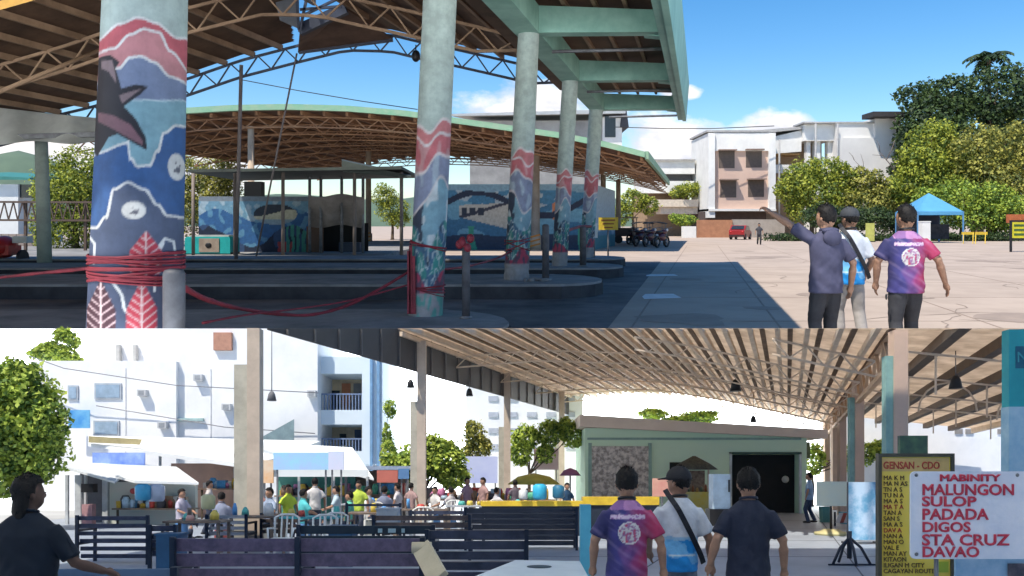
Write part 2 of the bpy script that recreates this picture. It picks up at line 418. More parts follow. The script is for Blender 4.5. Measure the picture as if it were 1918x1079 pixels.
    if paintfn: r.build('shirt', mat('printed_cloth', (1, 1, 1), .8, paint=True, sc=9, stain=.2, bump=.6, bs=13), t, paint=paintfn)
    else: r.build('shirt', shirt, t)
    # collar
    c = MB(mpp); ring = [(.068 * math.cos(a), -.004 + .066 * math.sin(a), 1.455 + .012 * math.sin(a + math.pi)) for a in np.linspace(0, 2 * math.pi, 15)]
    c.tube(ring, .013, 6)
    c.build('collar', shirt if shirt else BLACK, t)
    if hood:
        hd_ = MB(mpp); hd_.ball((0, -.105, 1.37), (.105, .045, .085), 16, 10, f=lambda q: q * (1 + .12 * nz(q.x * 3, q.y * 3, q.z * 3))); hd_.ball((0, -.07, 1.445), (.10, .05, .035), 14, 8); hd_.build('hood', shirt, t)
    # hair
    if hair:
        hm = MB(mpp)
        def hf(q):
            x, y, z = q
            if y > .15 and z < .42: y = .15 - .3 * (y - .15); x *= .8
            lim = -.30 - .50 * max(0, min(1, -y * 1.6 - .1))
            if z < lim: z = lim - .15 * (lim - z); x *= .86; y *= .86
            g = 1 + .07 * nz(q[0] * 5, q[1] * 5, q[2] * 5 + 3) + .05 * nz(q[0] * 17, q[1] * 17, q[2] * 17) + .06 * max(0, q[2])
            return Vector((x * g, y * g, z * g))
        hm.ball((0, 0, 1.60), (.096, .114, .118), 40, 26, f=hf)
        if hair == 'long':
            hm.loft([(0, -.05, 1.36, .06, .03), (0, -.06, 1.45, .075, .045), (0, -.04, 1.58, .08, .06), (0, -.02, 1.64, .07, .05)], 14)
        for i in range(len(hm.v)):
            x, y, z = hm.v[i]; q = hd((x, y, z)); hm.v[i] = (q[0], q[1] + .008, q[2])
        if vox < .012:
            rr = random.Random(len(label)); base_n = len(hm.v); src = [v for v in hm.v]
            cc = Vector((0, .0, 1.60))
            for kk in range(420):
                p = Vector(src[rr.randrange(len(src))]); o_ = (p - cc).normalized()
                if o_.y > .55 and p.z < 1.66: continue
                dn = Vector((rr.uniform(-.5, .5), rr.uniform(-.6, .2), -rr.uniform(.2, 1.0) if p.z < 1.68 else rr.uniform(-.2, .8))); tip = p + o_ * rr.uniform(.004, .013) + dn * rr.uniform(.008, .022)
                sd = o_.cross(dn); sd = sd.normalized() * .006 if sd.length > 1e-4 else Vector((.006, 0, 0))
                hm.add([p - sd - o_ * .004, p + sd - o_ * .004, tip], [(0, 1, 2)])
        hm.build('hair', HAIR, t)
    if cap:
        cm = MB(mpp)
        cm.ball((0, 0, 1.615), (.103, .120, .112), 20, 12, f=lambda q: Vector((q[0], q[1], max(q[2], -.15))))
        n1 = len(cm.v)
        cm.hexa([(-.07, .08, 1.615), (.07, .08, 1.615), (.055, .19, 1.60), (-.055, .19, 1.60)], [(-.07, .08, 1.625), (.07, .08, 1.625), (.055, .19, 1.61), (-.055, .19, 1.61)])
        for i in range(len(cm.v)):
            x, y, z = cm.v[i]; q = hd((x, y, z)); cm.v[i] = (q[0], q[1] + .008, q[2])
        cm.build('cap', cap, t)
    for sg in (-1, 1):
        e = MB(mpp); e.ball(hp(sg * .033, .094, 1.585), (.011, .008, .006), 8, 6); e.build('eye', BLACK, t)
        an = Vector(legs['l' if sg < 0 else 'r'][1])
        f_ = MB(mpp); f_.ball((an.x, an.y + .05, an.z - .035), (.048, .135, .045), 12, 8, f=lambda q: Vector((q[0], q[1], max(q[2], -.8)))); f_.build('shoe', shoe or BLACK, t)
    if strap:
        sm_ = MB(mpp); pts = []
        for a in np.linspace(-.15, 1.15, 16):
            x = -.10 * w + .27 * w * a; z = 1.44 - .50 * a
            yb = -(.135 + bl * .6) * math.sqrt(max(.05, 1 - (x / (.215 * w)) ** 2)) - .012
            if z > 1.36: yb *= max(.35, 1 - (z - 1.36) * 5)
            pts.append((x, yb, z))
        for a, c_ in zip(pts, pts[1:]): sm_.bar(a, c_, .012, .045, up=(1, 0, .55))
        sm_.build('bag_strap', strap, t)
    return t

# ================================================================== UPPER: the bus yard on the plateau
def up_ground():
    g = MB(MU)
    g.grid(lambda a, b: (-900 + 1800 * a, 5.55 + (900 - 5.55) * b ** 2.2, 0), 60, 60, smooth=False)
    g.build('ground', CONC, origin=(0, 6, 0), kind='structure')
    # slab joints, and sunlit spots of the yard painted as white patches
    j = MB(MU)
    for v in (-1.1, 1.2, 4.6, 8.4, 12.6):
        j.hexa([UV(v, 8, .001), UV(v + .035, 8, .001), UV(v + .035, 60, .001), UV(v, 60, .001)], [UV(v, 8, .004), UV(v + .035, 8, .004), UV(v + .035, 60, .004), UV(v, 60, .004)])
    for D in (9.5, 13.2, 17.5, 22, 28, 36, 46):
        j.box(-.8 + .2367 * D, 26, D, D + .035, .001, .0035)
    j.build('pavement', mat('slab_joint', (.33, .255, .205), .95), kind='structure')
    s = MB(MU)
    for (cx, py, w, h) in ((1236, 556, 74, 12), (1238, 516, 62, 6)):
        D = 1.6 * F / (py - 420)
        p = U(cx, py, D); ww = w / F * D / 2; dd = h / 136 * D * .9
        s.prism_z([(p[0] - ww + .5 * ww * 0, p[1] - dd * .4), (p[0] + ww * .95, p[1] - dd * .2), (p[0] + ww, p[1] + dd * .5), (p[0] - ww * .5, p[1] + dd * .45), (p[0] - ww * .9, p[1])], .005, .0075)
    s.build('sun_patch', mat('painted_sun_white', (.82, .80, .78), .8, stain=.2), kind='structure')
up_ground()
def yard_wear():
    rr = random.Random(31); m = MB(MU)
    for k in range(26):
        D = rr.uniform(10, 48); v = rr.uniform(-.6, 15); x, y, _ = UV(v, D, 0); r_ = rr.uniform(.15, .7) * (1 + D / 50); n = 16; ph = rr.uniform(0, 9)
        m.prism_z([(x + r_ * (1 + .5 * nz(math.cos(a) * 1.5 + ph, math.sin(a) * 1.5, ph)) * math.cos(a), y + r_ * .9 * (1 + .5 * nz(math.cos(a) * 1.5 + ph, math.sin(a) * 1.5, ph)) * math.sin(a)) for a in np.linspace(0, 6.283, n, endpoint=False)], .0045 + k * 1e-5, .0052 + k * 1e-5)
    m.build('ground', mat('oil_stain', (.35, .27, .215), .8, (.27, .21, .17), 1.5), kind='structure')
    m = MB(MU)
    for k in range(10):
        D = rr.uniform(9, 32); v = rr.uniform(0, 12); x, y, _ = UV(v, D, 0); a = rr.uniform(0, 6.3); prev = (x, y)
        for j in range(rr.randint(6, 16)):
            a += rr.uniform(-.6, .6); q = (prev[0] + math.cos(a) * .4, prev[1] + math.sin(a) * .4); w = rr.uniform(.005, .013); nx, ny = -math.sin(a) * w, math.cos(a) * w; z = .0054 + k * 1e-5
            m.hexa([(prev[0] - nx, prev[1] - ny, z - .001), (prev[0] + nx, prev[1] + ny, z - .001), (prev[0] + nx, prev[1] + ny, z), (prev[0] - nx, prev[1] - ny, z)], [(q[0] - nx, q[1] - ny, z - .001), (q[0] + nx, q[1] + ny, z - .001), (q[0] + nx, q[1] + ny, z), (q[0] - nx, q[1] - ny, z)]); prev = q
    m.build('pavement', mat('crack_dark', (.29, .225, .185), .95), kind='structure')
yard_wear()

def platforms():
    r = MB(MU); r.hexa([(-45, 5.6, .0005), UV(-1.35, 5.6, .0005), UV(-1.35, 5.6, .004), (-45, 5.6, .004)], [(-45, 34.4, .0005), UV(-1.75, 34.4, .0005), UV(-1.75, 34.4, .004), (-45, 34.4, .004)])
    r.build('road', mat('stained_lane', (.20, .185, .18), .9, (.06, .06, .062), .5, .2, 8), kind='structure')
    for i, (D0, D1, vt, h, x0) in enumerate([(9.6, 13.2, -2.35, .2, -24), (17.0, 20.6, -1.95, .32, -30), (23.3, 26.6, -2.1, .32, -34), (29.3, 33.0, -2.6, .32, -36)]):
        m = MB(MU); r = (D1 - D0) / 2
        out = [(x0, D0), (vt - r + .2367 * D0, D0)] + [(vt - r + .2367 * (D0 + r) + r * math.sin(a) * .8, D0 + r - r * math.cos(a)) for a in np.linspace(.25, math.pi - .25, 9)] + [(vt - r + .2367 * D1, D1), (x0, D1)]
        m.prism_z(out, 0, h - .05, 1)
        ins = [(x, D0 + .03 + (y - D0) * (1 - .06 / (D1 - D0))) for x, y in out]
        m.prism_z([(x - (.03 if x > x0 + 1 else 0), y) for x, y in ins], h - .05, h, 0)
        t = m.build('boarding_platform', [PLAT, KERB], kind='structure')
    # raised concourse at the back, sunlit along its edge
    m = MB(MU); m.box(-60, -5.5, 34.5, 64, 0, .28); m.build('boarding_platform', [PLAT], kind='structure')
platforms()

# ---- painted columns
Z8 = lambda zx, zy: (160 + zx / 1.83, 30 + zy / 1.83)
LN = {k: [Z8(*q) for q in v] for k, v in dict(
    a=[(40, 112), (65, 100), (130, 60), (185, 38), (235, 50), (300, 85), (345, 70)],
    b=[(40, 150), (65, 145), (110, 140), (160, 95), (200, 75), (245, 80), (280, 135), (345, 185)],
    c=[(40, 250), (125, 205), (160, 170), (190, 165), (230, 180), (280, 220), (345, 228)],
    d=[(40, 300), (170, 308), (240, 305), (345, 288)],
    e=[(40, 488), (60, 480), (150, 450), (160, 500), (180, 525), (215, 520), (240, 470), (260, 410), (300, 380), (345, 375)],
    f=[(20, 718), (30, 725), (55, 725), (85, 690), (110, 600), (150, 578), (200, 600), (240, 650), (270, 685), (320, 690)]).items()}
TAIL = [Z8(*q) for q in [(62, 160), (100, 160), (128, 185), (115, 205), (125, 240), (132, 272), (175, 258), (212, 262), (190, 288), (140, 330), (175, 370), (205, 430), (208, 472), (170, 450), (120, 420), (95, 430), (60, 490), (50, 480), (52, 330), (60, 250)]]
TAIL_IN = [[Z8(*q) for q in w] for w in ([(72, 175), (105, 178), (112, 205), (118, 255), (95, 215), (72, 200)], [(125, 295), (150, 285), (195, 270), (170, 290), (135, 320)], [(62, 345), (110, 360), (160, 390), (195, 440), (195, 455), (140, 425), (62, 375)])]
MINTC = (.37, .45, .42)
def near(p, a, b):
    d = (b[0] - a[0], b[1] - a[1]); t = max(0, min(1, ((p[0] - a[0]) * d[0] + (p[1] - a[1]) * d[1]) / (d[0] ** 2 + d[1] ** 2 + 1e-9)))
    return math.hypot(p[0] - a[0] - t * d[0], p[1] - a[1] - t * d[1])
def paint_first(x, y):            # in photo pixels of the front of the column
    g = lambda k: interp(LN[k], x)
    w = 2.2
    if inpoly(TAIL, x, y):
        for q in TAIL_IN:
            if inpoly(q, x, y): return (.20, .10, .12) if q is TAIL_IN[2] else (.21, .15, .16)
        return (.018, .016, .022)
    for (cx, cy, rx, ry) in ((252, 395, 20, 16), (324, 314, 16, 25)):
        d = ((x - cx) / rx) ** 2 + ((y - cy) / ry) ** 2
        if d < 1:
            for ex, ey, er in ((.12, .22, .26), (-.25, .3, .12), (.35, -.1, .10), (-.1, -.3, .09)):
                if math.hypot((x - cx) / rx - ex, (y - cy) / ry - ey) < er: return (.12, .12, .15)
            if d > .8 and nz(x * .4, y * .4) > 0: return (.45, .46, .47)
            return (.62, .62, .6)
    for (cx, top, bot, hw, dark) in ((271, 433, 515, 27, 0), (264, 520, 640, 25, 0), (198, 520, 640, 24, 1)):
        t = (y - top) / (bot - top)
        if 0 < t < 1 and abs(x - cx) < hw * min(1, t * 2.2 + .05) * (1 if t < .85 else 1 - (t - .85) * 2):
            if abs(x - cx) < 1.5: return (.60, .45, .45)
            q = (y - top - abs(x - cx) * -.8) % 15
            if q < 2.8: return (.58, .42, .43)
            return (.06, .02, .03) if dark else (.40, .035, .06)
    for ln in ([(216, 520), (232, 545), (236, 570), (246, 585)], [(300, 455), (290, 475), (285, 540)], [(176, 440), (188, 455), (186, 490)], [(285, 470), (303, 446), (318, 452), (322, 480)]):
        if min(near((x, y), a, b) for a, b in zip(ln, ln[1:])) < w: return (.6, .62, .62)
    for k in 'abcef':
        s_ = (g(k) - interp(LN[k], x + 1)); 
        if abs(y - g(k)) / math.sqrt(1 + s_ * s_) < w: return (.66, .66, .64)
    if abs(y - g('d')) < 1.5: return (.45, .55, .6)
    if y < g('a'): return MINTC
    if y < g('b'): return (.46, .10, .12)
    if y < g('c'): return (.47, .20, .21)
    if y < g('d'): return (.17, .21, .32)
    if y < g('e'): return (.20, .36, .42)
    if y < g('f'): return (.035, .10, .26)
    t = min(1, max(0, (y - 420) / 150)); return (.075 - .03 * t, .10 - .04 * t, .17 - .06 * t)
def paint_other(seed):
    r = random.Random(seed); ph = [r.uniform(0, 6) for _ in range(12)]
    def f(u, t):              # u across -1..1, t height fraction 1 top .. 0 bottom of the painted part
        wv = lambda i, a=.03, k=2.2: a * math.sin(k * u + ph[i]) + .015 * math.sin(5 * u + ph[i + 1])
        b0 = .96 + wv(0); b1 = .90 + wv(1); b2 = .76 + wv(2, .06, 1.5); b3 = .60 + wv(3, .09, 2.0); b4 = .42 + wv(4, .06, 3); b5 = .20 + wv(5, .04, 3)
        n = nz(u * 2.4 + seed, t * 9, seed); n2 = nz(u * 4 + 9, t * 16 + seed)
        for b in (b0, b1, b2, b3):
            if abs(t - b) < .008: return (.62, .56, .56)
        if t > b0: return MINTC
        if t > b1: return (.50, .17, .18)
        if t > b2: return (.48, .13, .15) if n < .15 else (.5, .25, .26)
        if t > b3: return (.22, .25, .36) if n < .2 else (.35, .42, .5)
        if t > b4:
            if n > .28: return (.55, .6, .62)
            if u < -.45 + .25 * n2: return (.03, .045, .08)
            return (.20, .36, .44)
        if t > b5:
            if abs(n2) < .06: return (.5, .56, .55)
            return (.04, .24, .22) if n > .02 else (.05, .13, .22) if n > -.3 else (.02, .035, .06)
        if t > .13:
            return (.42, .05, .10) if n2 > -.05 else (.10, .06, .10)
        return (.10, .32, .28) if (n2 > .12 and seed == 2) else (.30, .30, .31)
    return f
def columns():
    labs = ['thick column painted with waves, a whale tail and red leaves, bollard at its foot', 'painted column tied with red tape, teal seaweed at its base', 'painted column with a grey oval figure, third from the whale tail column',
            'slim painted column behind the one with the grey oval figure', 'farthest and thinnest painted column, white notice beside it']
    data = [(6.2, 253, 615, 82, 273, 0, 73.5), (12.35, 797, 595, 32, 824, 0, 31.5), (18.5, 967, 525, 23, 990, 65, 20), (24.6, 1048, 495, 14.5, 1068, 150, 15), (30.8, 1098, 485, 13, 1117, 200, 13)]
    for i, (D, xb, yb, hwb, xt, yt, hwt) in enumerate(data):
        sc = D / F; hb = .05 if i == 0 else (.2 if i == 1 else .32)
        ybase = 420 + (1.6 - hb) / sc
        e_top = 4.38
        ytop = 420 - e_top / sc
        c = MB(MU); nu, nv = (220, 480) if i == 0 else (72, 240)
        def cen(py): t = (py - yt) / (yb - yt); return xt + (xb - xt) * t, hwt + (hwb - hwt) * t
        def fn(a, b):
            py = ybase + (ytop - ybase) * b; cx, hw = cen(py); th = math.pi * 2 * a
            x = (cx - 959 + hw * math.cos(th)) * sc; y = D + hw * sc * math.sin(th)
            if i == 2 and py > yb - 34 : x += .03 * nz(th * 2, py * .1); y += .02 * nz(th * 2 + 5, py * .1)
            return (x, y, 1.6 + (420 - py) * sc)
        c.grid(fn, nu, nv)
        cols = []; po = paint_other(i + 1)
        pt = [0, 222, 278, 318, 318][i]
        phi = math.atan2(959 - xb, F)
        def paint_at(th, py):
            cx, hw = cen(py); u = math.cos(th - phi)
            if i == 0: return paint_first(cx + u * hw, py)
            t = (yb - py) / (yb - pt)
            return po(u, t) if t < 1.1 else MINTC
        for b in range(nv + 1):
            for a in range(nu + 1):
                front = math.sin(math.pi * 2 * a / nu - phi) < .15
                acc = [0, 0, 0]; ss = ((-.3, -.3), (.3, -.1), (-.1, .3), (.3, .3)) if front else ((0, 0),)
                for da, db in ss:
                    q = paint_at(math.pi * 2 * (a + da) / nu, ybase + (ytop - ybase) * (b + db) / nv)
                    acc = [x + y / len(ss) for x, y in zip(acc, q)]
                u = math.cos(math.pi * 2 * a / nu); k = 1 - .16 * max(0, nz(u * 2, b * .012, i)) - .10 * max(0, nz(u * 12, b * .006, i + 5)); cols.append((acc[0] * k, acc[1] * k, acc[2] * k))
        c.cols = cols
        b0 = fn(0, 0)
        col = c.build('painted_column', PAINT, origin=(cen(ybase)[0] * sc - 959 * sc, D, hb), label=labs[i], cat='column', group='mural columns along the boarding platforms')
columns()

# ---- canopy over the platforms
def canopy():
    t = thing('bus_terminal_canopy', 'mint green canopy frame over the painted columns, brown metal roof beneath', 'canopy', UV(-4.05, 12, 0), MU)
    H0, H1 = 1.6 + 4.38, 1.6 + 5.0
    b = MB(MU)
    b.hexa([UV(-4.3, 5, H0), UV(-3.72, 5, H0), UV(-3.72, 5, H1), UV(-4.3, 5, H1)], [UV(-4.3, 31.1, H0), UV(-3.72, 31.1, H0), UV(-3.72, 31.1, H1), UV(-4.3, 31.1, H1)])
    b.build('main_beam', GREEN, t)
    for D in (6.2, 12.35, 18.5, 24.6, 30.8):
        c = MB(MU); c.hexa([UV(-3.72, D - .2, H0), UV(-.95, D - .2, H0 + .02), UV(-.95, D - .2, H1 - .1), UV(-3.72, D - .2, H1)], [UV(-3.72, D + .2, H0), UV(-.95, D + .2, H0 + .02), UV(-.95, D + .2, H1 - .1), UV(-3.72, D + .2, H1)])
        c.build('cross_beam', GREEN, t)
        s = MB(MU); s.hexa([UV(-1.35, D + .1, H0 + .02), UV(-.92, D + .1, H0 - .02), UV(-.92, D + .1, H1 + .05), UV(-1.15, D + .1, H1)], [UV(-1.35, D + .45, H0 + .02), UV(-.92, D + .45, H0 - .02), UV(-.92, D + .45, H1 + .05), UV(-1.15, D + .45, H1)])
        s.build('beam_haunch', GREEN, t)
        p = MB(MU); p.tube([UV(-3.75, D + 1.6, H0 - .05), UV(-1.0, D + 1.6, H0 + .02)], .045, 8); p.build('tie_pipe', STEEL, t)
    f = MB(MU)
    for (a, c_, z0, z1, k) in ((-.92, -.74, 4.07, 5.44, 0), (-.74, -.60, 4.02, 5.50, 0)):
        f.hexa([UV(a, 4, 1.6 + z0), UV(c_, 4, 1.6 + z0), UV(c_ + .12, 4, 1.6 + z1), UV(a, 4, 1.6 + z1)], [UV(a, 31.3, 1.6 + z0), UV(c_, 31.3, 1.6 + z0), UV(c_ + .12, 31.3, 1.6 + z1), UV(a, 31.3, 1.6 + z1)])
    f.build('eave_fascia', mat('mint_fascia', (.22, .42, .36), .55, (.14, .30, .26), .8, wave=('Y', .5, .1)), t)
    r = MB(MU)
    r.grid(lambda a, b: UV(-5.5 + 4.62 * a, 3.6 + 27.5 * b, H1 + .20 - .1 * a), 4, 10, thick=(0, 0, .06))
    r.build('roof_sheet', BROWN, t)
    for v in (-3.2, -2.5, -1.8):
        p = MB(MU); p.hexa([UV(v, 4, H1 + .02), UV(v + .09, 4, H1 + .02), UV(v + .09, 4, H1 + .155), UV(v, 4, H1 + .155)], [UV(v, 31, H1 + .02), UV(v + .09, 31, H1 + .02), UV(v + .09, 31, H1 + .15), UV(v, 31, H1 + .15)]); p.build('purlin', PURL, t)
canopy()

ARCH_PX = [(-330, 340), (-150, 290), (20, 243), (170, 208), (342, 158), (452, 120), (560, 92), (650, 70), (732, 72), (790, 86), (849, 98), (963, 124), (1062, 150)]
DE = 30.0
ARC = [((x - 1314) / F * DE, (420 - y) / F * DE) for x, y in ARCH_PX]
def arcH(v): return 1.6 + interp_lin(ARC, v)
def interp_lin(pts, x):
    if x <= pts[0][0]: return pts[0][1]
    for (a, b), (c, d) in zip(pts, pts[1:]):
        if x <= c: return b + (d - b) * (x - a) / (c - a)
    return pts[-1][1]
def near_hall():
    t = thing('arched_shed_roof', 'rusty brown arched shed roof over the platforms with a torn open patch', 'roof', UV(-14, 20, 0), MU)
    v0, v1 = ARC[0][0], ARC[-1][0] + .15
    gap = [(541, 15), (563, -12), (612, -14), (640, 17), (562, 54)]
    def topx(p):
        return 959 + F * p[0] / p[1], 420 - F * (p[2] - 1.6) / p[1]
    flapgap = [(552, 102), (545, 40), (563, -30), (612, -30), (650, 14), (700, 55), (742, 84)]
    r = MB(MU)
    r.grid(lambda a, b: UV(v0 + (v1 - v0) * a, 3.6 + (DE - 3.6) * b, arcH(v0 + (v1 - v0) * a) + .34), 330, 200, thick=(0, 0, .05), skip=lambda p: inpoly(flapgap, *topx(p)))
    r.build('roof_sheet', BROWN, t)
    n = 27
    for i in range(n):
        v = v0 + (v1 - v0) * (i + .5) / n
        x_end = 1314 + v * F / DE
        d1 = DE if not (548 < x_end < 735) else DE - 2.0 - 4.5 * (1 - abs(x_end - 600) / 140)
        h = arcH(v)
        p = MB(MU); p.hexa([UV(v, 3.6, h + .14), UV(v + .1, 3.6, h + .14), UV(v + .1, 3.6, h + .33), UV(v, 3.6, h + .33)], [UV(v, d1, h + .14), UV(v + .1, d1, h + .14), UV(v + .1, d1, h + .33), UV(v, d1, h + .33)])
        p.build('purlin', PURL, t)
    for D in (18.5, 24.3, DE - .05):
        tr = MB(MU); vs = np.linspace(v0, v1, 56 if D > 29 else 44); off = .62 if D > 29 else .75
        pts = [UV(v, D, arcH(v) + .12) for v in vs]; lo = [UV(v, D, arcH(v) + .12 - off * min(1, (i + 1) / 4, (len(vs) - i) / 4)) for i, v in enumerate(vs)]
        for q in (pts, lo):
            for a, b in zip(q, q[1:]): tr.bar(a, b, .08, .09)
        for i in range(len(vs) - 1): tr.bar(lo[i] if i % 2 else pts[i], pts[i + 1] if i % 2 else lo[i + 1], .05, .05)
        tr.build('roof_truss', DSTEEL if D > 24.5 else PURL, t)
    # the sagging flap of roof and gutter box at the torn patch
    f = MB(MU); a, b, c_, d = U(558, 99, DE + .1), U(736, 75, DE + .1), U(646, 16, DE - 3.5), U(562, 56, DE - 3.5)
    f.hexa([a, b, c_, d], [Vector(q) + Vector((0, 0, .08)) for q in (a, b, c_, d)])
    f.build('loose_flap', mat('flap_brown', (.17, .095, .06), .7, (.10, .055, .035), 1.5), t)
    e = MB(MU); e.bar(U(560, 57, DE - 3.6), U(648, 16, DE - 3.6), .25, .35); e.bar(U(560, 98, DE), U(736, 75, DE), .12, .12); e.build('flap_edge', DSTEEL, t)
    g = MB(MU); g.hexa([U(512, -14, DE - 4), U(560, -12, DE - 4), U(561, 55, DE - 4), U(524, 38, DE - 4)], [U(512, -14, DE - 3), U(560, -12, DE - 3), U(561, 55, DE - 3), U(524, 38, DE - 3)]); g.build('gutter_box', mat('gutter_grey', (.12, .13, .15), .5), t)
    for (a, b) in (((566, 30), (640, -6)), ((562, 18), (640, 12)), ((556, -4), (560, 56)), ((575, -6), (561, 60))):
        w = MB(MU); w.bar(U(*a, DE - 4.2), U(*b, DE - 4.2), .08, .08); w.build('brace', DSTEEL, t)
    o = MB(MU); o.hexa([U(-25, 6, 15.2), U(72, -12, 15.2), U(72, -2, 15.2), U(-25, 26, 15.2)], [U(-25, 6, 15.6), U(72, -12, 15.6), U(72, -2, 15.6), U(-25, 26, 15.6)]); o.build('sunlit_board', mat('painted_sunlit_orange', (.75, .42, .10), .6), t)  # sunlit piece of the roof, its light painted as orange
    s = MB(MU); s.tube([U(-10, 176, 17), U(200, 88, 19)], .05, 8); s.build('diagonal_pipe', PURL, t)
    # leaning guy poles under the far edge
    for (x0, y0, x1, y1, r_, D) in ((452, 122, 442, 491, .07, 29.5), (556, 100, 480, 480, .035, 29.8)):
        q = MB(MU); q.tube([U(x0, y0, D), U(x1, y1, D)], r_, 8); q.build('prop_pole', mat('prop_steel', (.20, .17, .165), .6), t)
    l = MB(MU); l.ball(U(779, 105, 29), (.16, .16, .22), 10, 8); l.bar(U(779, 84, 29), U(779, 104, 29), .04, .04); l.build('floodlight', BLACK, t)
near_hall()

def awning():
    t = thing('canvas_awning', 'grey white canvas awning hung below the rusty roof at the yard edge', 'awning', U(75, 500, 27), MU)
    m = MB(MU)
    def fn(a, b):
        x = -70 + 252 * a; y = 192 + 30 * a ** .8 + b * (68 - 30 * a * a) + 5 * math.sin(a * 9) * b
        return U(x, y, 27 - 1.2 * b + .3 * math.sin(a * 14))
    m.grid(fn, 30, 10, thick=(0, .05, .02)); m.build('canvas', mat('grey_canvas', (.62, .64, .60), .9, (.42, .43, .41), .6, .15, 6), t)
    p = MB(MU); p.tube([U(84, 505, 27), U(77, 254, 27)], [.23, .20], 16); p.build('post', mat('pale_green_post', (.36, .42, .37), .8, (.26, .3, .27), 2), t)
    f = MB(MU); f.bar(U(-40, 258, 26), U(182, 252, 26), .12, .16); f.build('edge_rail', STEEL, t)
awning()

# ---- second terminal hall behind
def far_hall():
    t = thing('terminal_hall', 'wide arched hall with green edged roof and exposed rusty trusses', 'hall', UV(-16, 50, 0), MU)
    DN, DF = 45.0, 75.0
    px = [(120, 250), (340, 209), (440, 203), (540, 201), (650, 204), (760, 213), (850, 226), (950, 240), (1050, 254), (1130, 270), (1208, 290)]
    A = [((x - 1314) / F * DN, (420 - y) / F * DN) for x, y in px]
    v0, v1 = A[0][0], A[-1][0]
    H = lambda v: 1.6 + interp_lin(A, v)
    r = MB(MU); r.grid(lambda a, b: UV(v0 + (v1 - v0) * a, DN + (DF - DN) * b, H(v0 + (v1 - v0) * a)), 50, 10, thick=(0, 0, -.12))
    r.build('roof_sheet', mat('far_roof_brown', (.20, .11, .065), .8, (.10, .055, .035), 1.2), t)
    e = MB(MU)
    vs = np.linspace(v0, v1, 60)
    for a, b in zip(vs, vs[1:]): e.hexa([UV(a, DN - .25, H(a) - .16), UV(b, DN - .25, H(b) - .16), UV(b, DN - .25, H(b) + .16), UV(a, DN - .25, H(a) + .16)], [UV(a, DN + .05, H(a) - .16), UV(b, DN + .05, H(b) - .16), UV(b, DN + .05, H(b) + .16), UV(a, DN + .05, H(a) + .16)])
    e.hexa([UV(v1, DN, H(v1) - .25), UV(v1 + .2, DN, H(v1) - .25), UV(v1 + .2, DN, H(v1) + .2), UV(v1, DN, H(v1) + .2)], [UV(v1, DF, H(v1) - .25), UV(v1 + .2, DF, H(v1) - .25), UV(v1 + .2, DF, H(v1) + .2), UV(v1, DF, H(v1) + .2)])
    e.build('roof_edge', mat('green_edge', (.20, .40, .25), .6, (.30, .42, .28), 1.5), t)
    for i in range(26):
        v = v0 + .3 + (v1 - v0 - .6) * i / 25; h = H(v)
        p = MB(MU); p.hexa([UV(v, DN + .3, h - .38), UV(v + .14, DN + .3, h - .38), UV(v + .14, DN + .3, h - .13), UV(v, DN + .3, h - .13)], [UV(v, DF, h - .38), UV(v + .14, DF, h - .38), UV(v + .14, DF, h - .13), UV(v, DF, h - .13)])
        p.build('purlin', mat('rust_purlin', (.34, .19, .10), .75, (.2, .1, .055), .6), t)
    for D in np.linspace(DN + .8, DF - .4, 9):
        tr = MB(MU); q = np.linspace(v0, v1, 48)
        for k, (a, b) in enumerate(zip(q, q[1:])):
            tr.bar(UV(a, D, H(a) - .42), UV(b, D, H(b) - .42), .08, .08); tr.bar(UV(a, D, H(a) - 1.0), UV(b, D, H(b) - 1.0), .08, .08)
            tr.bar(UV(a, D, H(a) - (.42 if k % 2 else 1.0)), UV(b, D, H(b) - (1.0 if k % 2 else .42)), .06, .06)
        tr.build('roof_truss', mat('rust_purlin', (.34, .19, .10)), t)
    for (x, D, w) in ((470, 46, .26), (1003, 50, .36), (690, 62, .3), (1130, 66, .3), (1158, 72, .3), (1060, 56, .3)):
        v = (x - 1314) / F * D; p = MB(MU)
        p.tube([UV(v, D, 0), UV(v, D, .9), UV(v, D, .9), UV(v, D, H(v) - .9)], [w, w, w * .75, w * .7], 14)
        po = p.build('hall_post', mat('beige_post', (.48, .38, .28), .8, (.36, .27, .2), 2), t)
        s = MB(MU)
        for k in range(3):
            s.hexa([UV(v - w * 1.02, D - w * 1.03, .15 + .28 * k), UV(v + w * 1.02, D - w * 1.03, .35 + .28 * k), UV(v + w * 1.02, D - w * 1.03, .45 + .28 * k), UV(v - w * 1.02, D - w * 1.03, .25 + .28 * k)],
                   [UV(v - w * 1.02, D - w, .15 + .28 * k), UV(v + w * 1.02, D - w, .35 + .28 * k), UV(v + w * 1.02, D - w, .45 + .28 * k), UV(v - w * 1.02, D - w, .25 + .28 * k)])
        s.build('hazard_stripes', mat('orange_stripe', (.55, .22, .04), .7), po)
far_hall()

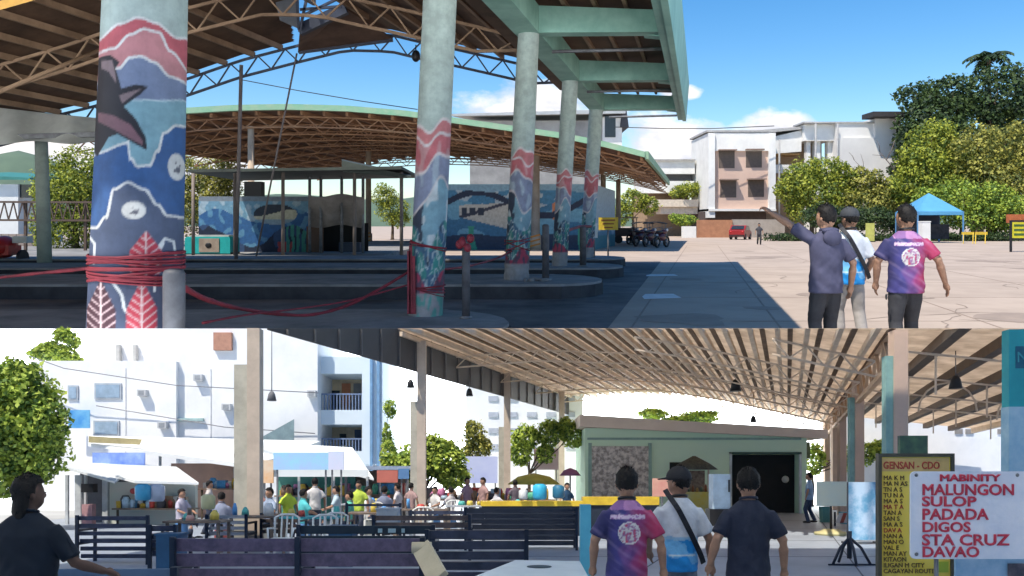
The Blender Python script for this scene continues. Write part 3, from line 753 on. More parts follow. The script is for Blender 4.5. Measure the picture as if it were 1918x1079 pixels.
def mural_wall(name, label, x0, x1, y0, y1, D, th, paint, group=None):
    m = MB(MU); nu, nv = max(40, int((x1 - x0) / 1.6)), 60
    sc = D / F
    m.grid(lambda a, b: U(x0 + (x1 - x0) * a, y1 + (y0 - y1) * b, D), nu, nv, thick=(0, th, 0))
    m.cols = [paint(2 * ((i % (nu + 1)) / nu) - 1, (i // (nu + 1)) / nv) for i in range((nu + 1) * (nv + 1))] * 2
    m.cols += [(.3, .35, .4)] * (len(m.v) - len(m.cols))
    return m.build(name, PAINT, origin=U((x0 + x1) / 2, y1, D), label=label, cat='mural wall', group=group)
def paint_ocean(u, t):
    x = (u + 1) / 2
    n = nz(x * 6, t * 3, 3); n2 = nz(x * 14, t * 7, 8)
    if t > .93: return (.20, .24, .28)
    fx, fy = (x - .70) / .20, (t - .72) / .16
    if fx * fx + fy * fy < 1:
        return (.03, .04, .06) if fy > .15 + .3 * math.sin(fx * 2) else (.55, .52, .38) if fy > -.45 else (.25, .35, .42)
    if t > .70 + .09 * math.sin(x * 9) + .05 * n: return (.16, .33, .46) if n2 > -.1 else (.35, .47, .55)
    if t > .38 + .16 * math.sin(x * 8 + 1) + .08 * n: return (.03, .12, .30) if n2 < .18 else (.10, .26, .42)
    if .36 < x < .44 and .35 < t < .55 and n2 > -.2: return (.35, .08, .10)
    if x > .80 and abs(math.sin(x * 60 + n * 3)) > .6 and t < .6: return (.05, .28, .22)
    if .72 < x < .86 and t < .30 and n2 > -.3: return (.42, .05, .05)
    return (.012, .022, .05) if n < .15 else (.03, .07, .16)
def paint_bus(u, t):
    x = (u + 1) / 2
    n = nz(x * 5 + 2, t * 3, 5); n2 = nz(x * 12, t * 7, 1)
    if t > .90 + .04 * n: return (.22, .36, .44)
    for (lx, k) in ((.16, 1), (.20, -1), (.17, .3), (.44, 1), (.92, -.6)):
        if t < .36 and abs(x - lx - k * .09 * t) < .018 * (1.2 - t * 2): return (.06, .32, .20)
    if .10 < x < .50 and .36 + (.35 - x) * .55 < t < .68 + .1 * (x - .1):
        for wx in (.135, .19, .245):
            if abs(x - wx) < .019 and abs(t - .58) < .055: return (.03, .04, .06)
        if abs(t - (.42 + x * .7)) < .025: return (.05, .05, .07)
        return (.52, .48, .40)
    if abs(t - (.70 + .18 * math.sin(x * 7))) < .05: return (.02, .03, .06)
    if t > .66 + .1 * math.sin(x * 8 + 1): return (.06, .20, .32) if n2 < .15 else (.40, .46, .48)
    if .72 < x < .84 and .45 < t < .8 and n2 > -.35: return (.60, .22, .10)
    if t < .22 + .08 * n: return (.03, .05, .09)
    return (.05, .17, .28) if n < .1 else (.16, .36, .46)
mural_wall('mural_wall', 'low wall painted with a blue sea and fish behind the turquoise kiosk', 372, 577, 368, 488, 38, .3, paint_ocean)
mural_wall('mural_wall', 'long wall painted with a pale ship and sea plants', 832, 1112, 345, 468, 50, .3, paint_bus)
def side_wall():
    m = MB(MU); nu, nv = 30, 50
    a, b = U(1112, 468, 50), U(1152, 462, 60)
    top = 1.6 + (420 - 345) / F * 50
    m.grid(lambda s, q: (a[0] + (b[0] - a[0]) * s, a[1] + (b[1] - a[1]) * s, top * q), nu, nv, thick=(-.3, 0, 0))
    def pf(i):
        s = (i % (nu + 1)) / nu; q = (i // (nu + 1)) / nv; n = nz(s * 4, q * 5, 2)
        return (.36, .48, .56) if q > .35 + .2 * n else (.10, .25, .36) if q > .2 else (.05, .22, .26)
    m.cols = [pf(i) for i in range((nu + 1) * (nv + 1))] * 2; m.cols += [(.36, .48, .56)] * (len(m.v) - len(m.cols))
    m.build('mural_wall', PAINT, origin=a, label='pale blue painted side wall behind the small yellow sign', cat='mural wall')
side_wall()
def stall_shelter():
    t = thing('tarp_shelter', 'grey tarpaulin shelter with dark open front beside the sea mural', 'shelter', U(625, 490, 37), MU)
    m = MB(MU); m.grid(lambda a, b: U(578 + 104 * a, 424 - 58 * b + 3 * math.sin(a * 8), 37 - .8 * b + .15 * math.sin(a * 12)), 24, 12, thick=(0, .06, 0)); m.build('tarpaulin', mat('stained_tarp', (.32, .29, .27), .9, (.19, .165, .15), 1.2, .2, 8), t)
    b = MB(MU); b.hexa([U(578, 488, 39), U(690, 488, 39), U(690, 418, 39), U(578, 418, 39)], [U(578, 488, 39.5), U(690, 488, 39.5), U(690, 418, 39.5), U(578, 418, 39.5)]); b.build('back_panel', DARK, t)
    c = MB(MU); c.hexa([U(574, 488, 37.6), U(606, 488, 37.6), U(606, 424, 37.6), U(574, 424, 37.6)], [U(574, 488, 38), U(606, 488, 38), U(606, 424, 38), U(574, 424, 38)]); c.build('side_board', mat('brown_board', (.14, .085, .06), .8), t)
    d = MB(MU); x, y, z = U(655, 470, 38); d.box(x - .5, x + .5, 37.9, 38.5, z - .5, z + .4); d.build('cooler_box', mat('navy_box', (.03, .05, .09), .5), t)
    for px in (580, 601, 640, 680):
        p = MB(MU); p.tube([U(px, 490, 36.6), U(px, 330, 36.6)], .07, 8); p.build('post', STEEL, t)
stall_shelter()
def flat_shed():
    t = thing('flat_roof_shed', 'thin flat metal roof on slim posts in front of the wall murals', 'shed', U(560, 490, 34), MU)
    m = MB(MU)
    def fn(a, b): return U(352 + 410 * a, (322 - 9 * a * a) if a < .66 else (318 - (a - .66) * 20), 33 + 5 * b)
    m.grid(lambda a, b: (U(352 + 400 * a, 0, 32.5)[0], 32.5 + 6.2 * b, U(0, 323 - 6 * a, 32.5)[2]), 12, 4, thick=(0, 0, .12))
    m.hexa([U(640, 322, 33), U(770, 334, 33), U(770, 330, 33), U(640, 300, 33)], [U(640, 318, 37), U(770, 330, 37), U(770, 326, 37), U(640, 298, 37)])
    m.build('roof_sheet', mat('grey_green_tin', (.06, .075, .068), .7, (.04, .05, .045), 1), t)
    for px in (362, 440, 530, 664, 752):
        p = MB(MU); p.tube([U(px, 495, 33.5), U(px, 322, 33.5)], .075, 8); p.build('post', mat('dusty_post', (.24, .2, .18), .7), t)
    b = MB(MU); x, y, z = U(476, 354, 33.2); b.box(x - .35, x + .35, 33, 33.5, z - .3, z + .3); b.build('speaker_box', BLACK, t)
flat_shed()
def kiosk():
    t = thing('food_kiosk', 'turquoise and beige food kiosk cart with black base', 'kiosk', U(388, 489, 35), MU)
    x0 = U(346, 489, 35)[0]; x1 = U(431, 489, 35)[0]; w = x1 - x0
    b = MB(MU); b.box(x0, x1, 35, 36.2, .32, 1.0); b.box(x0 + .04, x1 - .04, 35.03, 36.1, 1.0, 1.05); b.build('body', mat('turquoise_paint', (.02, .42, .42), .5), t)
    p = MB(MU); p.box(x0 + w * .32, x0 + w * .76, 34.96, 35, .38, .98); p.build('front_panel', mat('beige_panel', (.36, .3, .24), .7, (.26, .2, .16), 3), t)
    d = MB(MU); d.ball((x0 + w * .53, 34.95, .68), (.14, .03, .12), 10, 6); d.build('emblem', BLACK, t)
    k = MB(MU); k.box(x0 - .02, x1 + .02, 35.02, 36.2, .28, .36); k.build('base', BLACK, t)
    c = MB(MU); c.box(x0 + w * .1, x1 - .1, 35.1, 36, 1.05, 1.12); c.build('counter_top', mat('pale_counter', (.5, .5, .48), .6), t)
kiosk()
def tapes():
    def rope(name, label, pts, D, r, group='red caution tapes'):
        m = MB(MU); P = [U(x, y, d) for (x, y, d) in pts]
        Q = []
        for i in range(len(P) - 1):
            for k in range(6):
                t_ = k / 6; a = P[max(i - 1, 0)]; b = P[i]; c = P[i + 1]; d = P[min(i + 2, len(P) - 1)]
                Q.append(tuple(.5 * (2 * b[j] + (c[j] - a[j]) * t_ + (2 * a[j] - 5 * b[j] + 4 * c[j] - d[j]) * t_ ** 2 + (3 * b[j] - a[j] - 3 * c[j] + d[j]) * t_ ** 3) for j in range(3)))
        Q.append(P[-1]); n = len(Q)
        m.tube(Q, [r * (1 + .35 * nz(i * .7, r * 99)) for i in range(n)], 7); m.build(name, RED, label=label, cat='caution tape', group=group)
    rope('caution_tape', 'red tape sagging from the bollard to the seaweed column', [(335, 533, 6.0), (385, 560, 7), (450, 578, 8.5), (520, 588, 10), (580, 590, 10.8), (640, 576, 11.4), (700, 548, 12), (768, 508, 12.3)], 8, .023)
    rope('caution_tape', 'thin pink tape strand below the sagging red tape', [(380, 605, 7), (460, 590, 8.5), (560, 578, 10.4), (660, 562, 11.4), (770, 532, 12.2)], 8, .012)
    rope('caution_tape', 'red tape running left from the whale tail column', [(-20, 522, 9), (60, 513, 7.6), (120, 507, 6.8), (185, 500, 6.0)], 7, .017)
    rope('caution_tape', 'red tape between the seaweed column and the grey oval column', [(826, 505, 12.4), (880, 498, 14), (930, 484, 17), (958, 470, 18.2)], 8, .02)
    rope('caution_tape', 'short red tape strung between the two farthest painted columns', [(1060, 433, 24.5), (1085, 425, 28), (1110, 424, 31)], 8, .05)
    def wrap(label, D, cx, hw, y0, y1, n, seed):
        rr = random.Random(seed); m = MB(MU); sc = D / F
        for k in range(n):
            ya = y0 + (y1 - y0) * rr.random(); tilt = rr.uniform(-12, 12); ra = hw * sc * (1.03 + .03 * rr.random())
            m.tube([((cx - 959) * sc + ra * math.cos(a), D + ra * math.sin(a), 1.6 + (420 - ya - tilt * math.cos(a)) * sc) for a in np.linspace(0, 6.283, 28)], rr.uniform(.006, .014), 5)
        m.build('tape_wrap', RED, label=label, cat='caution tape', group='red tape wound round columns')
    wrap('tangle of red tape wound round the whale tail column', 6.2, 257, 79, 478, 524, 16, 1)
    wrap('red tape wound twice round the seaweed column', 12.35, 800, 32, 530, 545, 4, 2)
    wrap('dark red tape wound high on the seaweed column', 12.35, 802, 32, 455, 462, 3, 5)
    wrap('red tape wound round the grey oval column', 18.5, 969, 23, 445, 470, 5, 3)
    m = MB(MU)
    for k, (x, y) in enumerate([(766, 530), (768, 520), (772, 540)]): m.bar(U(x + k, y - 60, 12.1), U(x + k * 2, 588, 12.1), .05, .02)
    m.build('hanging_tape', RED, label='red tape strips hanging down the left side of the seaweed column', cat='caution tape')
tapes()
def bollards():
    for (x, yt, D, hw, hb, lab) in ((326, 503, 5.85, 20, .0, 'thick grey steel bollard at the foot of the whale tail column'), (873, 447, 11.9, 7.6, .2, 'slim bollard with red tape knot beside the seaweed column'),
                                    (1022, 420, 18.2, 6.5, .32, 'slim bollard on the platform right of the grey oval column'), (1092, 424, 24.3, 6.2, .32, 'slim bollard just right of the fourth painted column')):
        sc = D / F; c = (x - 959) * sc; zt = 1.6 + (420 - yt) * sc; r = hw * sc
        t = thing('bollard', lab, 'bollard', (c, D, hb), MU, 'steel bollards on the platforms')
        m = MB(MU); m.tube([(c, D, hb), (c, D, zt - r * .5), (c, D, zt - r * .15), (c, D, zt)], [r, r, r * .85, r * .4], 20); m.build('post', mat('bollard_grey', (.10, .105, .12), .6, (.055, .055, .062), 5, .15, 20), t)
        f = MB(MU); f.tube([(c, D, hb + .002), (c, D, hb + .04)], [r * 1.6, r * 1.3], 16); f.build('foot', STEEL, t)
        if abs(x - 873) < 1:
            k = MB(MU); rr = random.Random(3)
            for i in range(5): k.ball((c + rr.uniform(-.1, .1), D - .05 + rr.uniform(-.05, .05), zt - .05 + rr.uniform(-.1, .14)), (.06, .05, .07), 8, 6)
            k.build('tape_knot', RED, t)
    r = MB(MU); rr = random.Random(4)
    for i in range(9): r.ball((U(985 + i * 5, 524, 18.2)[0], 18.2 + rr.uniform(-.3, .2), .34), (rr.uniform(.05, .14), .1, .05), 7, 5, f=lambda q: q * (1 + .2 * nz(q.x * 3 + i, q.y * 3, q.z * 3)))
    r.build('rubble', PLAT, kind='stuff')
    n = thing('notice_board', 'small white notice on a post beside the farthest painted column', 'notice', U(1113, 485, 31), MU)
    m = MB(MU); x, y, z = U(1113, 432, 31); m.box(x - .12, x + .12, 30.9, 30.94, z - .28, z + .28); m.build('panel', WHITE, n)
    m = MB(MU); m.tube([(x, 30.97, .32), (x, 30.97, z + .25)], .03, 6); m.build('post', STEEL, n)
    n = thing('direction_sign', 'small yellow sign with brown lines by the pale blue wall', 'sign', U(1139, 485, 33), MU)
    m = MB(MU); x, y, z = U(1139, 419, 33); m.box(x - .4, x + .4, 32.9, 32.95, z - .26, z + .26); m.build('panel', YELLOW, n)
    m = MB(MU); m.tube([(x, 33, .0), (x, 33, z + .2)], .035, 6); m.build('post', STEEL, n)
    m = MB(MU)
    for k in range(3): m.box(x - .3 + .06 * k, x + .28 - .05 * k, 32.885, 32.9, z + .12 - .15 * k, z + .17 - .15 * k)
    m.build('lettering', mat('brown_ink', (.25, .06, .03)), n)
bollards()
def left_bits():
    tree('round_tree', 'yellow green bushy tree behind the whale tail column', 'tree', MU, (U(140, 500, 44)[0], 44, 0), 1.6, .2,
         [(0, 0, 2.6, 2.2, 1.6, 1.8), (-.6, 0, 3.8, 1.6, 1.2, 1.4), (.8, 0, 3.9, 1.7, 1.3, 1.5), (-.9, .3, 1.3, 1.6, 1.2, 1.2), (.9, 0, 1.5, 1.7, 1.2, 1.3), (.5, 0, 4.9, 1.4, 1, 1.0), (1.9, 0, 2.6, 1.4, 1.2, 1.8)], 7600, .24, LF_YEL, 'trees beyond the yard', 11)
    tree('round_tree', 'pale olive tree at the left end of the hall, under its roof edge', 'tree', MU, (U(385, 480, 60)[0], 60, 0), 3.0, .25,
         [(0, 0, 4.2, 2.2, 2, 1.7), (-1.4, 0, 5.2, 1.9, 1.6, 1.5), (1.0, 0, 5.4, 2.0, 1.6, 1.4), (-.6, 0, 2.8, 2.2, 1.6, 1.1), (-2.4, 0, 3.8, 1.8, 1.3, 1.6), (1.6, 0, 3.4, 1.8, 1.3, 1.3), (-1.2, 0, 1.8, 2.2, 1.3, 1.1)], 6500, .3, LF_OLV, 'trees beyond the yard', 12)
    tree('slender_tree', 'small bright tree seen through the hall behind the seaweed column', 'tree', MU, (U(735, 470, 82)[0], 82, 0), 2.4, .16,
         [(0, 0, 3.2, 1.6, 1.2, 1.4), (-.8, 0, 4.4, 1.4, 1.2, 1.1), (.6, 0, 2.2, 1.3, 1.2, .9)], 1800, .32, LF_YEL, 'trees beyond the yard', 13)
    h = thing('roadside_house', 'small white house with green roof at the far left edge', 'house', U(20, 440, 60), MU)
    m = MB(MU); a = U(-90, 440, 60); b = U(34, 345, 60); m.box(a[0], b[0], 60, 66, 0, b[2]); m.build('wall', WHITE, h)
    m = MB(MU); c = U(62, 335, 60); m.hexa([(a[0], 59.5, c[2] - .1), (c[0], 59.5, c[2] - .1), (c[0], 59.5, c[2] + .05), (a[0], 59.5, c[2] + .35)], [(a[0], 67, c[2] + .5), (c[0], 67, c[2] + .5), (c[0], 67, c[2] + .65), (a[0], 67, c[2] + .95)]); m.build('roof', mat('teal_roof', (.05, .22, .19), .6), h)
    m = MB(MU); d0 = U(31, 370, 59.9); d1 = U(58, 345, 59.9); m.box(d0[0], d1[0], 60.2, 60.6, d0[2], d1[2]); m.build('window', GLASS, h)
    f = thing('truss_fence', 'brown lattice steel frame across the far left of the yard', 'frame', U(60, 500, 40), MU)
    m = MB(MU)
    for y in (378, 412): m.bar(U(-60, y, 40), U(180, y + 1, 40), .1, .1)
    for i in range(14): m.bar(U(-60 + 17 * i, 378, 40), U(-52 + 17 * i, 412, 40), .05, .05); m.bar(U(-52 + 17 * i, 412, 40), U(-43 + 17 * i, 378, 40), .05, .05)
    m.build('lattice', mat('dark_brown_steel', (.12, .08, .06), .7), f)
    for x in (-40, 48, 160):
        p = MB(MU); p.bar(U(x, 486, 40.1), U(x, 376, 40.1), .12, .12); p.build('post', mat('dark_brown_steel', (.12, .08, .06), .7), f)
    w = MB(MU)
    for i in range(9):
        for j in range(6): 
            x = -60 + 14 * i + 7 * (j % 2); a = U(x, 480 - 7 * j, 48); w.box(a[0], a[0] + .42, 48, 48.4, a[2], a[2] + .21)
    w.build('brick_pile', mat('grey_brick', (.34, .27, .23), .9, (.25, .2, .17), 4), label='stack of pale bricks at the far left behind the lattice frame', cat='brick stack')
    v = thing('red_tricycle', 'red motor tricycle parked at the far left edge', 'tricycle', U(15, 505, 30), MU)
    m = MB(MU); c = U(8, 478, 30); m.ball((c[0], 30, .75), (.42, .6, .42), 14, 10); m.box(c[0] - .4, c[0] + .4, 29.6, 30.4, .45, .8); m.build('sidecar', mat('red_paint', (.5, .03, .025), .35), v)
    m = MB(MU); m.box(c[0] + .42, c[0] + .95, 29.8, 30.2, .9, 1.15); m.build('windscreen', mat('pale_plastic', (.6, .62, .62), .3), v)
    for dx in (-.3, .75):
        m = MB(MU); m.tube([(c[0] + dx - .06, 29.9, .33), (c[0] + dx + .06, 29.9, .33)], .32, 18); m.build('wheel', BLACK, v)
left_bits()

# ---- buildings beyond
def white_block():
    D = 100.0; t = thing('office_building', 'white and pink three storey building with four hooded windows', 'building', U(1390, 440, D), MU)
    PINK = mat('pink_plaster', (.66, .47, .37), .85, (.58, .41, .33), .25, .05, 3)
    def X(px, d=D): return U(px, 0, d)[0]
    def Zp(py, d=D): return U(0, py, d)[2]
    m = MB(MU); m.box(X(1340), X(1440), D, D + 9, Zp(395), Zp(283)); 
    w = m.build('wall', PINK, t)
    m = MB(MU); m.box(X(1336), X(1444), D - .3, D + 9, Zp(283), Zp(249)); m.build('parapet', WHITE, t)
    for a, b in ((1325, 1337), (1438, 1450)):
        m = MB(MU); m.box(X(a), X(b), D - .6, D + 9, Zp(408 if a < 1400 else 392), Zp(250)); m.build('pilaster', WHITE, t)
    m = MB(MU); m.box(X(1325), X(1450), D - .8, D + 9, Zp(395.5), Zp(391.5)); m.build('ledge', WHITE, t)
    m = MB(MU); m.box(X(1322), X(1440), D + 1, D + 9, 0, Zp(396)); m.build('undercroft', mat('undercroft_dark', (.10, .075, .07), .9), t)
    m = MB(MU); m.box(X(1322), X(1452), D - .4, D + 9.2, Zp(248), Zp(244.5)); m.build('roof_edge', mat('roof_grey', (.42, .41, .40), .7), t)
    for (cx, cy) in ((1361, 299), (1412, 298), (1364, 354), (1416, 353)):
        f = MB(MU); x0, x1, z0, z1 = X(cx - 15), X(cx + 15), Zp(cy + 16), Zp(cy - 16)
        f.box(x0, x1, D - .02, D - .003, z0, z1); wi = f.build('window', mat('brown_louvre', (.14, .105, .085), .6, wave=('Z', 1.6, .8)), t)
        h = MB(MU); h.box(x0 - .15, x1 + .05, D - 1.0, D - .021, z1, z1 + .15); h.build('hood', mat('hood_brown', (.30, .22, .18), .8), wi)
    # right wing with balcony and blank end wall
    m = MB(MU); m.hexa([(X(1450), D + 2, Zp(286)), (X(1512), D + 2, Zp(281)), (X(1512), D + 2, Zp(240)), (X(1450), D + 2, Zp(255))], [(X(1450), D + 9, Zp(286)), (X(1512), D + 9, Zp(281)), (X(1512), D + 9, Zp(240)), (X(1450), D + 9, Zp(255))]); m.build('upper_wall', WHITE, t)
    m = MB(MU); m.hexa([(X(1444), D + 1.6, Zp(246)), (X(1512), D + 1.6, Zp(239)), (X(1512), D + 1.6, Zp(234)), (X(1438), D + 1.6, Zp(240))], [(X(1444), D + 9, Zp(246)), (X(1512), D + 9, Zp(239)), (X(1512), D + 9, Zp(234)), (X(1438), D + 9, Zp(240))]); m.build('wing_roof', mat('roof_grey', (.42, .41, .4)), t)
    m = MB(MU); m.box(X(1512), X(1568), D + 1, D + 9, Zp(262), Zp(231)); m.build('upper_wall', WHITE, t)
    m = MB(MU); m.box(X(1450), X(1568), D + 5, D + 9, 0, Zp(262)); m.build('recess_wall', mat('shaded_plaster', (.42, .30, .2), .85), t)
    m = MB(MU); m.box(X(1455), X(1512), D + 2.4, D + 5, Zp(287), Zp(284)); m.build('balcony_soffit', mat('timber_soffit', (.42, .25, .1), .7), t)
    m = MB(MU); m.box(X(1455), X(1525), D + 2.2, D + 2.5, Zp(322), Zp(306)); m.build('balcony_wall', WHITE, t)
    for a, b in ((1520, 1527), (1535, 1546), (1560, 1568)):
        m = MB(MU); m.box(X(a), X(b), D + 1.6, D + 2.6, 0, Zp(262)); m.build('pier', WHITE, t)
    m = MB(MU); m.box(X(1568), X(1690), D + 0, D + 4, 0, Zp(258)); m.box(X(1568), X(1640), D + .4, D + 4, Zp(258), Zp(229)); m.box(X(1640), X(1688), D + .1, D + 4, Zp(258), Zp(221)); m.build('end_wall', mat('weathered_white', (.76, .74, .71), .85, (.62, .6, .58), .12), t)
    m = MB(MU); m.box(X(1622), X(1690), D - 2.0, D + 1.2, Zp(222), Zp(213)); m.build('roof_cap', mat('dark_cap', (.04, .035, .035), .7), t)
    m = MB(MU); m.box(X(1506), X(1640), D + .2, D + 4, Zp(230.5), Zp(227.5)); m.build('roof_edge', mat('roof_grey', (.42, .41, .4)), t)
    for px in (1568, 1459, 1527):
        m = MB(MU); m.tube([(X(px), D - .15, 0), (X(px), D - .15, Zp(232 if px > 1500 else 262))], .12, 6); m.build('drain_pipe', mat('pipe_grey', (.35, .35, .35)), t)
    # low linked wing to the left
    q = thing('annex_building', 'low white annex with shaded gallery left of the pink windowed block', 'building', U(1270, 440, D), MU)
    m = MB(MU); m.box(X(1205), X(1322), D + 6, D + 14, Zp(320), Zp(294)); m.build('upper_wall', WHITE, q)
    m = MB(MU); m.box(X(1225), X(1322), D + 8, D + 14, Zp(348), Zp(320)); m.build('gallery', mat('gallery_grey', (.20, .2, .21), .8), q)
    m = MB(MU); m.box(X(1205), X(1322), D + 6.3, D + 8, Zp(358), Zp(334)); m.build('gallery_parapet', WHITE, q)
    m = MB(MU); m.box(X(1236), X(1322), D + 4, D + 8, Zp(386), Zp(372)); m.box(X(1250), X(1322), D + 4.4, D + 8, Zp(400), Zp(386)); m.build('porch_roof', mat('cream_wall', (.72, .62, .50), .85), q)
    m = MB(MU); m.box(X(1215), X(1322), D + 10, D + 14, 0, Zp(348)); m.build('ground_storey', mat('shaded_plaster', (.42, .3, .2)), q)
    m = MB(MU); m.box(X(1200), X(1322), D + 5.6, D + 14.4, Zp(294), Zp(291)); m.build('roof_edge', mat('roof_grey', (.42, .41, .4)), q)
    w = MB(MU); w.box(X(1306, 96), X(1372, 96), 96, 96.4, 0, U(0, 412, 96)[2]); w.build('brick_wall', mat('orange_brick', (.46, .22, .12), .9, (.34, .16, .09), 1.5), label='low orange brick wall below the pink windowed block', cat='wall')
    w = MB(MU); w.box(X(1372, 96.2), X(1470, 96.2), 96.2, 96.6, 0, U(0, 411, 96)[2]); w.build('block_wall', mat('grey_block', (.40, .36, .32), .9, (.3, .27, .24), 1), label='low grey block wall right of the orange brick wall', cat='wall')
    w = MB(MU); w.box(X(1281, 94), X(1304, 94), 94, 95.4, 0, U(0, 424, 94)[2]); w.build('planter_box', WHITE, label='white concrete box in front of the annex', cat='planter')
    b = thing('warehouse', 'grey roofed building with slatted wall rising behind the arched hall', 'building', U(1000, 420, 110), MU)
    D2 = 110; X2 = lambda px: U(px, 0, D2)[0]; Z2 = lambda py: U(0, py, D2)[2]
    m = MB(MU); m.box(X2(880), X2(1128), D2, D2 + 20, 0, Z2(226)); m.build('wall', mat('slatted_wall', (.34, .34, .33), .8, (.2, .2, .2), .3, wave=('X', .25, 1.0)), b)
    m = MB(MU); m.hexa([(X2(846), D2 - 2, Z2(221)), (X2(1168), D2 - 2, Z2(216)), (X2(1168), D2 - 2, Z2(208)), (X2(846), D2 - 2, Z2(217))], [(X2(900), D2 + 20, Z2(196)), (X2(1160), D2 + 20, Z2(196)), (X2(1160), D2 + 20, Z2(190)), (X2(900), D2 + 20, Z2(190))]); m.build('roof', mat('zinc_roof', (.40, .42, .43), .5, (.33, .35, .36), .3), b)
    m = MB(MU); m.box(X2(1128), X2(1164), D2 - .5, D2 + 18, Z2(300), Z2(220)); m.build('tower_wall', WHITE, b)
    m = MB(MU); m.box(X2(1132), X2(1152), D2 - .6, D2 - .5, Z2(258), Z2(218)); m.build('window', GLASS, b)
    m = MB(MU); m.hexa([(X2(1160), D2 - 1, Z2(240)), (X2(1176), D2 - 1, Z2(240)), (X2(1172), D2 - 1, Z2(210)), (X2(1164), D2 - 1, Z2(206))], [(X2(1160), D2 + 18, Z2(240)), (X2(1176), D2 + 18, Z2(240)), (X2(1172), D2 + 18, Z2(210)), (X2(1164), D2 + 18, Z2(206))]); m.build('gable_trim', mat('dark_trim', (.06, .06, .07)), b)
    hl = MB(MU)
    hl.grid(lambda a, b: (-600 + 1200 * a, 560 + 160 * b, -5 + (math.sin(math.pi * b) * (30 + 26 * nz(a * 9, 2) + 26 * max(0, 1 - abs(a - .17) * 9)))), 70, 10)
    hl.build('hills', mat('hill_green', (.10, .15, .10), .9, (.07, .11, .08), .02), kind='structure')
white_block()

